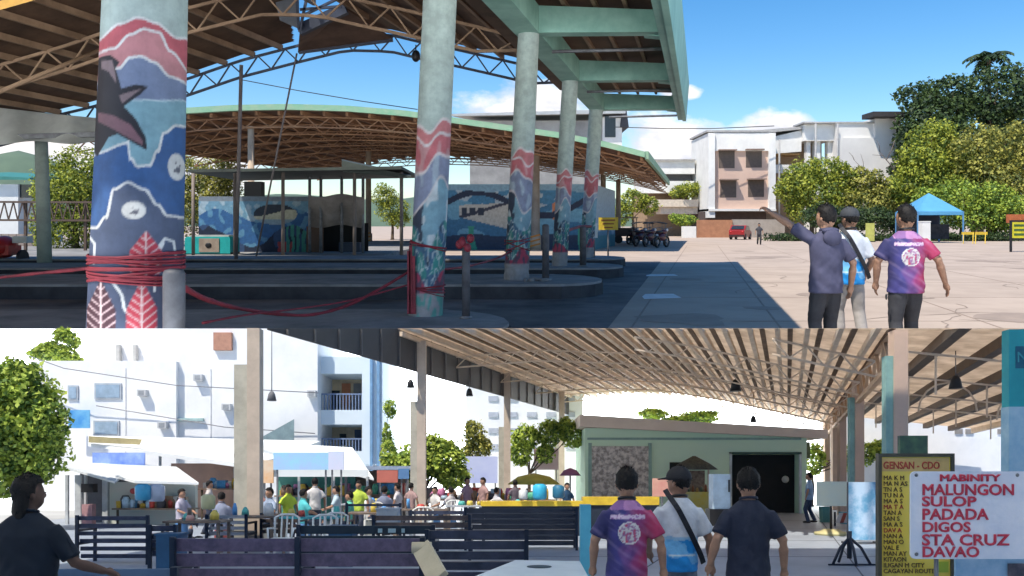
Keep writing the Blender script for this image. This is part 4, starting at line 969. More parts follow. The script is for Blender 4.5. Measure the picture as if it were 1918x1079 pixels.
def right_trees():
    def T(name, lab, px, D, th, blobs, n, sz, lm, seed, r0=.3, g='trees at the right edge of the yard', sh=.5):
        s = D / F
        bl = [((x - px) * s, dy, 1.6 + (420 - y) * s, rx * s, max(rx, ry) * s * .9, ry * s) for (x, y, rx, ry, dy) in blobs]
        return tree(name, lab, 'tree', MU, (U(px, 0, D)[0], D, 0), th, r0, bl, n, sz, lm, g, seed, sh)
    T('great_tree', 'tall dark green tree filling the skyline behind the tent', 1830, 96, 8, [(1745, 222, 58, 48, 0), (1800, 178, 60, 42, 2), (1870, 180, 75, 50, 0), (1940, 200, 70, 66, 3), (1760, 280, 62, 60, -1), (1850, 250, 80, 70, 2), (1930, 280, 80, 70, 1), (1718, 255, 34, 50, 1), (1730, 178, 34, 30, 2), (1790, 330, 80, 60, 2), (1725, 330, 42, 55, 2)], 15000, .75, LF_DRK, 21, .7)
    T('leafy_tree', 'bright yellow green tree in front of the dark tree, left of the tent', 1742, 84, 4, [(1745, 270, 46, 42, 0), (1720, 310, 40, 40, -1), (1775, 300, 48, 44, 0), (1740, 350, 55, 40, -1), (1700, 350, 34, 40, 0), (1790, 350, 50, 40, 1)], 6500, .5, LF_YEL, 22, .3)
    T('leafy_tree', 'olive green tree above and right of the blue tent', 1860, 82, 4, [(1830, 280, 50, 44, 0), (1885, 275, 58, 46, 0), (1930, 310, 50, 50, 0), (1840, 340, 56, 44, -1), (1895, 350, 58, 46, -1), (1930, 380, 46, 44, -1), (1850, 390, 60, 36, -1)], 7500, .5, LF_OLV, 23, .3)
    T('leafy_tree', 'lush green low tree directly behind the blue tent', 1800, 78, 2.6, [(1800, 370, 46, 34, 0), (1850, 380, 50, 36, 0), (1750, 385, 40, 34, 0), (1890, 400, 46, 32, 0), (1820, 405, 60, 26, 0), (1900, 425, 40, 18, 0)], 5500, .42, LF_BRT, 24, .25)
    T('street_tree', 'round green tree beside the drain pipe of the pink block', 1520, 88, 3.5, [(1500, 335, 36, 32, 0), (1545, 322, 42, 28, 0), (1480, 360, 26, 28, 0), (1530, 365, 48, 34, -1), (1580, 350, 36, 36, 0), (1505, 395, 32, 22, 0)], 6500, .46, LF_YEL, 25, .28)
    T('street_tree', 'olive round tree below the blank white end wall', 1628, 87, 3.2, [(1612, 348, 36, 30, 0), (1655, 365, 36, 32, 0), (1625, 385, 52, 32, -1), (1680, 395, 40, 34, 0), (1590, 400, 34, 26, 0)], 6000, .46, LF_OLV, 26, .28)
    T('street_tree', 'small dark leafy shrub tree behind the cap wearing man', 1560, 80, 1.4, [(1540, 405, 40, 22, 0), (1590, 412, 44, 22, 0), (1640, 412, 44, 24, 0), (1690, 420, 40, 20, 0)], 3800, .4, LF_DRK, 27, .2)
    T('shrub', 'shrub growing on the annex parapet', 1290, 105, 5.4, [(1290, 356, 28, 15, 0), (1268, 362, 16, 9, 0), (1312, 352, 14, 12, 0)], 1200, .4, LF_YEL, 28, .15)
    T('shrub', 'clipped shrub under the annex porch', 1285, 98, .6, [(1285, 412, 22, 10, 0), (1265, 410, 12, 10, 0)], 700, .35, LF_BRT, 29, .12)
    T('slender_tree', 'pale yellow tree under the far corner of the arched hall', 1185, 90, 2.6, [(1185, 378, 26, 22, 0), (1215, 385, 20, 18, 0), (1165, 400, 18, 20, 0)], 1500, .4, LF_YEL, 30, .15)
    # palm on the skyline
    p = thing('palm_tree', 'feathery palm rising above the tall dark tree', 'palm', (U(1852, 0, 98)[0], 98, 0), MU)
    s = 98 / F; cx = U(1852, 0, 98)[0]; top = 1.6 + (420 - 108) * s
    m = MB(MU); m.tube([(cx, 98, 0), (cx + .2, 98, top * .5), (cx, 98, top)], [.35, .25, .2], 9); m.build('trunk', TRUNK, p)
    m = MB(MU); rr = random.Random(5)
    for i in range(19):
        a = i / 19 * 6.283 + rr.uniform(-.2, .2); ln = rr.uniform(1.9, 3.0); up = rr.uniform(.1, 1.3); prev = None
        for k in range(9):
            t_ = k / 8; q = Vector((cx + math.cos(a) * ln * t_, 98 + math.sin(a) * ln * t_, top + up * 2.0 * t_ - 2.3 * t_ * t_))
            if prev is not None:
                d = (q - prev); sd = d.cross(Vector((0, 0, 1))).normalized() * (.5 * math.sin(math.pi * (t_ * .9 + .1)) + .12)
                for sg in (-1, 1): m.add([prev, q, q + sd * sg * 1.3 - Vector((0, 0, .35)), prev + sd * sg - Vector((0, 0, .3))], [(0, 1, 2, 3)], rr.choice((1, 2)))
            prev = q
    m.build('frond_crown', LF_DRK, p)
    d = thing('bare_tree', 'leafless sapling against the blank white end wall', 'tree', (U(1668, 0, 95)[0], 95, 0), MU)
    m = MB(MU)
    def br(x0, y0, x1, y1, r): m.tube([U(x0, y0, 95), U((x0 + x1) / 2 + 2, (y0 + y1) / 2, 95), U(x1, y1, 95)], [r, r * .8, r * .4], 6)
    for q in ((1690, 420, 1682, 330, .14), (1682, 330, 1648, 285, .08), (1660, 300, 1676, 262, .06), (1648, 285, 1642, 262, .05), (1672, 318, 1690, 290, .06), (1655, 292, 1634, 290, .04), (1640, 345, 1600, 300, .06), (1618, 320, 1612, 288, .04), (1600, 300, 1590, 285, .04)): br(*q)
    m.build('branches', mat('bare_bark', (.20, .16, .14)), d)
    g = MB(MU); leaves(g, [(U(x, 0, 76 - abs(x - 1700) * .01)[0], 76, .25, 1.6, .9, .55) for x in range(1470, 1930, 22)], 5200, .32, 40, .2)
    g.build('undergrowth', LF_DRK, kind='stuff')
right_trees()

def tent():
    D = 68.0; t = thing('canopy_tent', 'light blue pyramid canopy tent with dark stall inside', 'tent', U(1761, 440, D), MU)
    s = D / F; x0, x1 = U(1719, 0, D)[0], U(1804, 0, D)[0]; z = U(0, 396, D)[2]; zt = U(0, 360, D)[2]; w = x1 - x0; cx = (x0 + x1) / 2
    BL = mat('sky_blue_canvas', (.13, .42, .68), .6, (.10, .34, .58), .5, translucent=.2)
    m = MB(MU); m.add([(x0, D, z), (x1, D, z), (x1, D + w, z), (x0, D + w, z), (cx, D + w / 2, zt)], [(0, 1, 4), (1, 2, 4), (2, 3, 4), (3, 0, 4)])
    m.add([(x0, D, z), (x1, D, z), (x1, D + w, z), (x0, D + w, z), (x0, D, z - .3), (x1, D, z - .3), (x1, D + w, z - .3), (x0, D + w, z - .3)], [(4, 5, 1, 0), (5, 6, 2, 1), (6, 7, 3, 2), (7, 4, 0, 3)]); m.build('canvas', BL, t)
    for a, b in ((x0, D), (x1, D), (x1, D + w), (x0, D + w)):
        m = MB(MU); m.bar((a, b, 0), (a, b, z), .1, .1); m.build('leg', mat('blue_leg', (.12, .3, .55), .4), t)
    m = MB(MU); m.box(x0 + .6, x1 - .1, D + 2, D + w - .2, .3, 1.6); m.build('stall_counter', mat('stall_dark', (.05, .045, .05), .8, (.02, .02, .02), 3), t)
    m = MB(MU); m.box(x0, x1, D + w - .12, D + w - .06, .6, z - .3); m.build('back_cloth', mat('back_dark', (.04, .035, .05)), t)
    c = thing('white_cooler', 'white upright cooler at the left front of the blue tent', 'cooler', U(1735, 442, D - 2), MU)
    a, b = U(1728, 442, D - 2), U(1743, 416, D - 2); m = MB(MU); m.box(a[0], b[0], D - 2, D - 1.3, .03, b[2]); m.build('body', WHITE, c)
    m = MB(MU); m.box(a[0] - .03, b[0] + .03, D - 2.03, D - 1.27, b[2], b[2] + .08); m.build('lid', WHITE, c)
    for i, (px, lab) in enumerate(((1815, 'yellow A frame barrier just right of the blue tent'), (1838, 'second yellow A frame barrier from the blue tent'))):
        o = thing('traffic_barrier', lab, 'barrier', U(px, 443, 66), MU, 'yellow barriers beside the tent'); x, y, z_ = U(px, 443, 66)
        m = MB(MU); m.bar((x - .6, 66, .85), (x + .5, 66, .85), .06, .22); m.build('board', YELLOW, o)
        for sx in (-.45, .35):
            m = MB(MU); m.bar((x + sx, 66, .9), (x + sx - .15, 65.8, 0), .06, .06); m.bar((x + sx, 66, .9), (x + sx + .15, 66.3, 0), .06, .06); m.build('leg', YELLOW, o)
    o = thing('street_sign', 'yellow board in a dark frame at the right edge of the yard', 'sign', U(1908, 458, 46), MU)
    m = MB(MU); a, b = U(1896, 446, 46), U(1935, 416, 46); m.box(a[0], b[0], 46, 46.08, a[2], b[2]); m.build('panel', mat('lemon_panel', (.66, .60, .03), .5), o)
    m = MB(MU); 
    for x in (a[0] - .06, b[0] + .06): m.bar((x, 46.04, 0), (x, 46.04, b[2] + .1), .1, .1)
    m.bar((a[0], 46.04, b[2] + .06), (b[0], 46.04, b[2] + .06), .1, .1); m.bar((a[0], 46.04, a[2] - .05), (b[0], 46.04, a[2] - .05), .1, .1); m.build('frame', BLACK, o)
    m = MB(MU)
    for k in range(3): m.box(a[0] + .1, b[0] - .2, 45.985, 46, b[2] - .25 - .26 * k, b[2] - .13 - .26 * k)
    m.build('lettering', mat('green_ink', (.06, .12, .04)), o)
    m = MB(MU); m.box(a[0] + .2, b[0], 46.5, 46.9, b[2] - .05, b[2] + .45); m.build('orange_topper', mat('orange_red', (.5, .14, .05)), o)
    o = thing('small_sign', 'small yellow green sign box by the shrubs behind the men', 'sign', U(1630, 441, 72), MU)
    m = MB(MU); a, b = U(1623, 440, 72), U(1638, 418, 72); m.box(a[0], b[0], 72, 72.2, .08, b[2]); m.build('panel', mat('lime_panel', (.55, .55, .14), .6), o)
    m = MB(MU); m.box(a[0] - .05, b[0] + .05, 71.9, 72.3, 0, .08); m.build('foot', BLACK, o)
tent()

def car():
    D = 84.0; p = U(1387, 0, D); t = thing('parked_car', 'small red car parked by the orange brick wall', 'car', (p[0], D, 0), MU)
    RP = mat('red_car_paint', (.30, .018, .018), .35, stain=.15, spec=.5)
    a = R(62)
    def W(q): c, s = math.cos(a), math.sin(a); return MU((p[0] + q[0] * c - q[1] * s, D + q[0] * s + q[1] * c, q[2]))
    m = MB(W)
    prof = [(-1.75, .3), (1.75, .3), (1.85, .55), (1.78, .8), (1.0, .98), (.45, 1.42), (-.9, 1.48), (-1.5, 1.05), (-1.85, .95), (-1.88, .5)]
    m.prism([(x, z) for x, z in prof], -.78, .78); m.build('body', RP, t)
    m = MB(W); m.hexa([(.98, -.68, 1.0), (.98, .68, 1.0), (.52, .6, 1.37), (.52, -.6, 1.37)], [(1.02, -.68, 1.01), (1.02, .68, 1.01), (.56, .6, 1.39), (.56, -.6, 1.39)]); m.build('windscreen', GLASS, t)
    m = MB(W); m.hexa([(-1.5, -.66, 1.08), (-1.5, .66, 1.08), (-.95, .6, 1.42), (-.95, -.6, 1.42)], [(-1.54, -.66, 1.09), (-1.54, .66, 1.09), (-.99, .6, 1.44), (-.99, -.6, 1.44)]); m.build('rear_window', GLASS, t)
    for sy in (-1, 1):
        m = MB(W); m.hexa([(-1.2, sy * .785, 1.0), (.8, sy * .785, 1.0), (.42, sy * .785, 1.36), (-.85, sy * .785, 1.4)], [(-1.2, sy * .8, 1.0), (.8, sy * .8, 1.0), (.42, sy * .8, 1.36), (-.85, sy * .8, 1.4)]); m.build('side_window', GLASS, t)
        for x in (-1.2, 1.15):
            m = MB(W); m.tube([(x, sy * .62, .31), (x, sy * .82, .31)], .31, 20); wh = m.build('wheel', BLACK, t)
            m = MB(W); m.tube([(x, sy * .8, .31), (x, sy * .84, .31)], .17, 14); m.build('rim', STEEL, wh)
        m = MB(W); m.ball((1.78, sy * .55, .68), (.1, .18, .1), 10, 8); m.build('headlight', mat('lamp_glass', (.7, .7, .68), .2), t)
        m = MB(W); m.ball((-1.84, sy * .6, .8), (.07, .14, .12), 10, 8); m.build('tail_light', mat('lamp_red', (.5, .02, .02), .3), t)
    m = MB(W); m.box(1.78, 1.92, -.75, .75, .3, .5); m.box(-1.95, -1.8, -.75, .75, .32, .52); m.build('bumper', mat('dark_bumper', (.05, .02, .02)), t)
car()
def bikes():
    labs = ['dark motorcycle at the left end of the row under the arched hall', 'dark motorcycle in the middle of the row under the arched hall', 'dark motorcycle closest to the sunlit yard, under the hall corner', 'motorcycle parked deeper in the hall shade behind the others']
    proto = None
    D = 58.0; p0 = U(1200, 0, D)
    t = thing('motorcycle', labs[0], 'motorcycle', (p0[0], D, 0), MU, 'motorcycles parked under the hall corner')
    def W(q): return MU((p0[0] + 1.3 * (q[1] + .55 * q[0]), D + q[0] * 1.1, q[2] * 1.3))
    for x in (-.62, .62):
        m = MB(W); m.tube([(x + .3 * math.cos(a), 0, .31 + .27 * math.sin(a)) for a in np.linspace(0, 6.283, 19)], .055, 8); w = m.build('wheel', BLACK, t)
        m = MB(W); m.tube([(x, -.05, .31), (x, .05, .31)], .12, 10); m.build('hub', STEEL, w)
    m = MB(W); m.ball((0, 0, .55), (.42, .16, .2), 12, 8); m.ball((.25, 0, .82), (.26, .15, .13), 12, 8); m.build('body', mat('maroon_paint', (.10, .02, .03), .35), t)
    m = MB(W); m.ball((-.32, 0, .83), (.4, .14, .07), 12, 8); m.build('seat', BLACK, t)
    m = MB(W); m.tube([(.62, 0, .35), (.48, 0, 1.0)], .035, 8); m.tube([(.45, -.36, 1.05), (.48, 0, 1.0), (.45, .36, 1.05)], .02, 6); m.build('handlebar', STEEL, t)
    m = MB(W); m.ball((.58, 0, .92), (.09, .11, .1), 10, 8); m.build('headlight', mat('lamp_glass', (.7, .7, .68)), t)
    for i, (px, d) in enumerate(((1218, 57), (1240, 55), (1186, 64))):
        q = U(px, 0, d); copy_tree(t, Vector(MU((q[0], d, 0))) - Vector(MU((p0[0], D, 0))), labs[i + 1])
    for i, (px, d, lab) in enumerate(((1206, 62, 'covered dark tricycle behind the row of motorcycles'), (1230, 60, 'second covered tricycle, nearer the sunlit yard'))):
        q = U(px, 0, d); x = q[0]; v = thing('tricycle', lab, 'tricycle', (x, d, 0), MU, 'covered tricycles under the hall corner')
        m = MB(MU); m.hexa([(x - .7, d, .35), (x + .7, d, .35), (x + .65, d - .1, 1.0), (x - .65, d - .1, 1.0)], [(x - .7, d + 1.6, .35), (x + .7, d + 1.6, .35), (x + .65, d + 1.6, 1.0), (x - .65, d + 1.6, 1.0)]); m.build('cab', mat('tricycle_maroon', (.09, .025, .03) , .4, (.05, .02, .03), 3), v)
        m = MB(MU); m.grid(lambda a, b_: (x - .78 + 1.56 * a, d - .2 + 1.9 * b_, 1.62 + .12 * math.sin(math.pi * a)), 8, 4, thick=(0, 0, .06)); m.build('roof', mat('tricycle_roof', (.10, .10, .11), .5), v)
        for dx in (-.68, .68):
            m = MB(MU); m.bar((x + dx, d, 1.0), (x + dx, d, 1.62), .05, .05); m.bar((x + dx, d + 1.5, 1.0), (x + dx, d + 1.5, 1.62), .05, .05); m.build('post', STEEL, v)
            m = MB(MU); m.tube([(x + dx - .06, d + .5, .3), (x + dx + .06, d + .5, .3)], .3, 16); m.build('wheel', BLACK, v)
        m = MB(MU); m.ball((x, d - .1, .75), (.12, .08, .12), 10, 8); m.build('headlight', mat('lamp_glass', (.7, .7, .68)), v)
    b = thing('fruit_cart', 'dark market cart in the shade of the arched hall corner', 'cart', U(1176, 455, 66), MU)
    x = U(1172, 0, 66)[0]; m = MB(MU); m.box(x - .9, x + .9, 66, 67, .6, 1.3); m.build('box', mat('cart_brown', (.08, .05, .045), .8), b)
    for dx in (-.6, .6):
        m = MB(MU); m.tube([(x + dx, 65.9, .35), (x + dx, 66.0, .35)], .34, 16); m.build('wheel', BLACK, b)
    m = MB(MU); m.box(x - 1, x + 1, 65.8, 67.2, 2.1, 2.18); m.build('roof', PURL, b)
    for dx in (-.9, .9):
        m = MB(MU); m.bar((x + dx, 66, 1.3), (x + dx, 66, 2.1), .06, .06); m.build('post', PURL, b)
bikes()
def wires():
    def wire(lab, pts, r=.02):
        m = MB(MU); m.tube([U(*q) for q in pts], r, 5); m.build('power_line', BLACK, label=lab, cat='cable', group='overhead cables')
    wire('cable crossing the sky from the arched hall to the pink block', [(1150, 238, 95), (1250, 241, 96), (1330, 241, 97), (1450, 236, 98)], .05)
    wire('thin cable sloping across the sky toward the seaweed column', [(455, 150, 44), (560, 170, 44), (680, 190, 44), (782, 205, 44)], .025)
wires()

# ---- the three men
def emblem_shirt(p):
    x, y, z = p
    n = nz(x * 9, z * 9, 4)
    d = math.hypot(x - .01, z - 1.17)
    if y < .02:
        if d < .093 and d > .083: return (.62, .60, .58)
        if d < .083:
            q = nz(x * 45, z * 45, 2); return (.55, .53, .52) if q > .05 else (.30, .16, .30) if q > -.25 else (.45, .06, .12)
        if 1.285 < z < 1.325 and abs(x) < .145: return (.62, .48, .60) if nz(x * 120, z * 70) > -.25 else (.30, .12, .34)
        if z > 1.36 and abs(x) < .14: return (.45, .22, .42) if n > -.1 else (.24, .12, .30)
    t = (x + .2) / .4 + .22 * n + .15 * (1.1 - z)
    stops = [(0, (.03, .03, .11)), (.32, (.05, .045, .19)), (.5, (.12, .055, .20)), (.68, (.27, .04, .15)), (1, (.36, .035, .10))]
    t = max(0, min(.999, t)); c0 = stops[0]
    for a, b in zip(stops, stops[1:]):
        if t <= b[0]:
            k = (t - a[0]) / (b[0] - a[0]); k = k * k * (3 - 2 * k); q = [x + (y - x) * k for x, y in zip(a[1], b[1])]; break
    g = max(0, nz(x * 16 + z * 20, z * 9, 7)) * .35
    return tuple(v + (w - v) * g for v, w in zip(q, (.45, .35, .55)))
def sea_shirt(p):
    x, y, z = p; n = nz(x * 8, z * 8, y * 4)
    e = 1.10 + .025 * nz(x * 14, 3) 
    if z > e: return (.62, .66, .72)
    if z > e - .03: return (.30, .52, .72)
    if .93 < z < .945 and abs(x) < .12: return (.6, .7, .75)
    return (.015, .27, .68) if n < .22 else (.16, .46, .78)
CAPM = mat('grey_cap', (.055, .06, .07), .8)
NAVYS = mat('slate_navy_cloth', (.075, .075, .13), .85, (.05, .05, .09), 5, .6, 13)
BLK = mat('black_denim', (.022, .022, .026), .85, (.04, .04, .045), 5)
GREYP = mat('light_grey_trousers', (.34, .31, .29), .9, (.25, .23, .21), 5)
STRAP = mat('black_strap', (.012, .013, .02), .6)
def men_up():
    def at(px, D): return (U(px, 0, D)[0], D, 0)
    person(MU, at(1548, 8.9), 'man in slate blue hooded shirt pointing ahead with his left arm', 1.80, yaw=R(12), wide=1.06, shirt=NAVYS, pants=BLK, head_turn=R(18),
           arms={'l': ((-.30, .19, 1.50), (-.40, .41, 1.635), (-.43, .48, 1.68), 1), 'r': ((.29, -.04, 1.10), (.33, .06, .86))}, legs={'l': ((-.10, .06, .48), (-.11, -.06, .09)), 'r': ((.11, .10, .48), (.11, .10, .08))}, belly=.01, hood=True)
    person(MU, at(1592, 10.2), 'man in white and blue shirt with cap and bag strap on the sunny yard', 1.80, yaw=R(-4), wide=1.0, paintfn=sea_shirt, pants=GREYP, cap=CAPM, head_turn=R(25), strap=STRAP, skin=SKIN2,
           arms={'l': ((-.25, .05, 1.1), (-.24, .2, .9)), 'r': ((.25, -.02, 1.08), (.23, .16, .88))})
    person(MU, at(1697, 8.9), 'man in navy to magenta printed shirt walking across the sunny yard', 1.80, yaw=R(-6), wide=1.08, paintfn=emblem_shirt, pants=mat('black_denim', (.022, .022, .026)), head_turn=R(24),
           arms={'l': ((-.28, .02, 1.12), (-.27, .10, .90)), 'r': ((.30, -.06, 1.14), (.40, .02, .90))}, legs={'l': ((-.10, .02, .48), (-.10, -.14, .11)), 'r': ((.11, .16, .49), (.11, .14, .08))}, skin=SKIN2)
    q = person(MU, at(1422, 62), 'distant person in dark clothes standing in the open yard', 1.66, yaw=R(170), shirt=mat('dark_grey_cloth', (.06, .06, .07)), pants=BLK, vox=.02, fingers=False)
    k = MB(MU); a = U(1660, 556, 8.8); k.ball(a, (.012, .012, .035), 8, 6); k.bar(a, (a[0] + .03, a[1], a[2] + .05), .006, .006)
    k.build('key_fob', BLACK, label='small dark key fob hanging at the hip of the man in magenta', cat='key fob')
men_up()

# ================================================================== LOWER: the food hall on the slope below
YB = 47.0                          # the pale sky stands behind the lower place
def lo_ground():
    g = MB(ML); g.grid(lambda a, b: (-60 + 120 * a, -14 + 60.5 * b, 0), 60, 40, smooth=False)
    g.build('floor', mat('hall_floor', (.36, .40, .46), .5, (.26, .295, .345), .5, .15, 5), origin=(0, 2, 0), kind='structure')
    st = MB(ML); st.grid(lambda a, b: (-60 + (52 - 12 + 3) * a, 3 + 43 * b, .006), 20, 20, smooth=False); st.build('road', mat('pale_street', (.45, .45, .44), .9, (.36, .36, .355), .3), kind='structure')
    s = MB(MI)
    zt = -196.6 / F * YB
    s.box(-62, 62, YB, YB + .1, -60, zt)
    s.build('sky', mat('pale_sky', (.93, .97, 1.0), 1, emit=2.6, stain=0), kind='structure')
    j = MB(ML)
    for y in (12.5, 16, 20, 24.5, 29): j.box(-11, 14, y, y + .04, .001, .004)
    for v in (-2.5, 1.2): j.hexa([LV(v, 8, .001), LV(v + .03, 8, .001), LV(v + .03, 35, .001), LV(v, 35, .001)], [LV(v, 8, .0035), LV(v + .03, 8, .0035), LV(v + .03, 35, .0035), LV(v, 35, .0035)])
    j.build('pavement', mat('floor_joint', (.14, .15, .17), .9), kind='structure')
lo_ground()

TAN = mat('tan_translucent_underside', (.78, .67, .56), .75, (.55, .46, .37), 1.6, .1, 6, wave=('Y', 1.6, .25), translucent=.78)  # translucency added to the sheet so sun through it brightens the hall
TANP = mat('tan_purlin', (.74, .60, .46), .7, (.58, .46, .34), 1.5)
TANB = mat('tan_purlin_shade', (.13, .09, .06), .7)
POSTM = mat('cream_pink_post', (.55, .45, .36), .75, (.44, .36, .29), 2)
HC = [(-12, 4.57), (-9, 4.82), (-6, 4.72), (-3, 4.25), (0, 3.6), (2.2, 3.12)]
def HL(v): return interp_lin(HC, v)
def cutY(h): return h / .1853
def lo_hall():
    t = thing('market_hall', 'open market hall with tan arched tin roof, purlins and slim posts', 'hall', LV(0, 26, 0), ML)
    YE = 45.0
    def sheet(fn_h, va, vb, name, m_):
        r = MB(ML)
        def fn(a, b):
            v = va + (vb - va) * a; h = fn_h(v); y0 = cutY(h); y = y0 + (YE - y0) * b; return LV(v, y, 1.6 + h)
        r.grid(fn, 36, 30, thick=(0, 0, -.03)); r.build(name, m_, t)
    sheet(HL, -12, 2.2, 'roof_sheet', TAN)
    HR = lambda v: 3.55 - .10 * (v - 2.2)
    sheet(HR, 2.2, 10.5, 'roof_sheet', TAN)
    def purl(v, h, dz, w, m_, y1=YE):
        y0 = cutY(h - dz) + .02; p = MB(ML)
        p.hexa([LV(v, y0, 1.6 + h - dz), LV(v + w, y0, 1.6 + h - dz), LV(v + w, y0 + dz * 5.2, 1.6 + h - .04), LV(v, y0 + dz * 5.2, 1.6 + h - .04)], [LV(v, y1, 1.6 + h - dz), LV(v + w, y1, 1.6 + h - dz), LV(v + w, y1, 1.6 + h - .04), LV(v, y1, 1.6 + h - .04)])
        p.build('purlin', m_, t)
    for i in range(20):
        v = -11.5 + i * .70; purl(v, HL(v), .20, .12, TANP); purl(v + .30, HL(v + .30), .10, .13, mat('purlin_shadow_bar', (.20, .13, .085), .8, (.12, .08, .05), 3))  # dark bar beside each purlin stands in for its channel shadow
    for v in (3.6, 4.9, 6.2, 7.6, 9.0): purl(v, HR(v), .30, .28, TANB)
    purl(10.3, HR(10.3), .3, .2, TANP)
    # cross trusses (only behind the cut)
    for D in (20, 24.5, 29, 33.5, 38, 42.5):
        tr = MB(ML); vs = np.linspace(-12, 2.2, 34)
        for k, (a, b) in enumerate(zip(vs, vs[1:])):
            ha, hb = HL(a), HL(b)
            if min(ha, hb) - .3 < .1853 * D or max(ha, hb) > .1853 * D: 
                pass
            if max(ha, hb) >= .1853 * D: continue
            tr.bar(LV(a, D, 1.6 + ha - .24), LV(b, D, 1.6 + hb - .24), .05, .05); tr.bar(LV(a, D, 1.6 + ha - .62), LV(b, D, 1.6 + hb - .62), .05, .05)
            tr.bar(LV(a, D, 1.6 + ha - (.24 if k % 2 else .62)), LV(b, D, 1.6 + hb - (.62 if k % 2 else .24)), .035, .035)
        if tr.v: tr.build('roof_truss', TANP, t)
        if 19.5 < D < 34:
            tr = MB(ML); vs = np.linspace(2.5, 10.3, 14)
            for k, (a, b) in enumerate(zip(vs, vs[1:])):
                ha, hb = HR(a) - .35, HR(b) - .35
                if ha >= .1853 * D: continue
                if k % 4 == 0 and k and abs(D - 24.5) < .1: tr.tube([LV(a + .9 * math.cos(q), D, 1.6 + ha - .95 + .9 * math.sin(q)) for q in np.linspace(0, 3.14, 9)], .03, 5)
                tr.bar(LV(a, D, 1.6 + ha), LV(b, D, 1.6 + hb), .05, .05)
                if k % 4 == 2: tr.bar(LV(a, D, 1.6 + ha), LV(a, D, 1.6 + ha - 1.0), .04, .04)
            if tr.v: tr.build('tie_arch', TANP, t)
    # lengthwise truss on the post line
    tr = MB(ML); ys = np.arange(17.2, YE, .9)
    for k, (a, b) in enumerate(zip(ys, ys[1:])):
        for h in (3.08, 2.35):
            if h + .05 < .1853 * a:
                tr.bar(LV(2.2, a, 1.6 + h), LV(2.2, b, 1.6 + h), .14, .12)
        if 3.1 < .1853 * a:
            tr.bar(LV(2.2, a, 1.6 + (3.05 if k % 2 else 2.38)), LV(2.2, b, 1.6 + (2.38 if k % 2 else 3.05)), .08, .08)
    tr.build('ridge_truss', mat('orange_tan_steel', (.60, .40, .25), .7, (.46, .29, .17), 1.2), t)
    # dark corrugated fascia along the street side
    f = MB(ML); y0 = cutY(3.42) + .1; n = 26
    v = -12.0
    def top(y): return min(4.6, .1853 * y - .004)
    ys = np.linspace(y0, YE, n + 1)
    for a, b in zip(ys, ys[1:]):
        f.hexa([LV(v - .06, a, 5.0), LV(v, a, 5.0), LV(v, a, 1.6 + top(a)), LV(v - .06, a, 1.6 + top(a))], [LV(v - .06, b, 5.0), LV(v, b, 5.0), LV(v, b, 1.6 + top(b)), LV(v - .06, b, 1.6 + top(b))])
    f.build('fascia', mat('dark_slate_sheet', (.075, .07, .07), .6, (.05, .048, .05), .6), t)
    for k in range(24):
        y = y0 + .6 + k * (YE - y0 - 1) / 23
        r = MB(ML); r.box(LV(v, y, 0)[0] + .005, LV(v, y, 0)[0] + .05, y, y + .12, 5.02, 1.6 + top(y) - .02); r.build('fascia_rib', mat('slate_rib', (.13, .12, .115), .6), t)
    b = MB(ML); 
    for a, c in zip(ys, ys[1:]):
        if top(a) > 4.4: b.bar(LV(v + .1, a, 1.6 + 4.40), LV(v + .1, c, 1.6 + 4.40), .1, .14)
    b.build('eave_beam', TANP, t)
    # posts
    for i, (D, px) in enumerate(((17.9, 478), (26, 790), (34, 950), (41.5, 1052))):
        h = min(1.6 + 4.4, 1.6 + .1853 * D - .02); x = L_(px, 0, D)[0]; w = .14
        p = MB(ML); p.box(x - w, x + w, D - w, D + w, 0, h); po = p.build('post', POSTM, t)
        hb = 1.6 + (893 - {0: 684, 1: 752, 2: 800, 3: 830}[i]) / F * D
        c = MB(ML); c.box(x - w - (.30 if i == 0 else .22), x - w - .003, D - .1, D + .12, 0, hb); c.build('conduit_box', mat('olive_cream_box', (.47, .44, .36), .7), po)
    for i, (D, px) in enumerate(((16.5, 1682), (25.2, 1607), (33.5, 1577), (38.5, 1563), (43.5, 1548))):
        x = L_(px, 0, D)[0]; w = .14; h = min(1.6 + 3.0, 1.6 + .1853 * D - .02)
        p = MB(ML); p.box(x - w, x + w, D - w, D + w, 0, h); p.build('post', mat('salmon_post', (.62, .43, .32), .75, (.50, .36, .28), 1), t)
        if i < 2:
            g = MB(ML); g.box(x - w - .15, x - w - .003, D - .1, D + .1, 0, 1.6 + (893 - (668 if i == 0 else 745)) / F * D); g.build('corner_strip', mat('pale_teal_strip', (.25, .42, .38), .7), t)
    # added unseen panel over the camera, shades and softens light on the near floor
    r = MB(MI); r.box(-13, 9, -9, 12.5, 6.2, 6.25); r.build('unseen_shade_panel', mat('milky_diffuser', (.93, .92, .88), .7, (.86, .85, .80), 1, translucent=.88), t)
lo_hall()
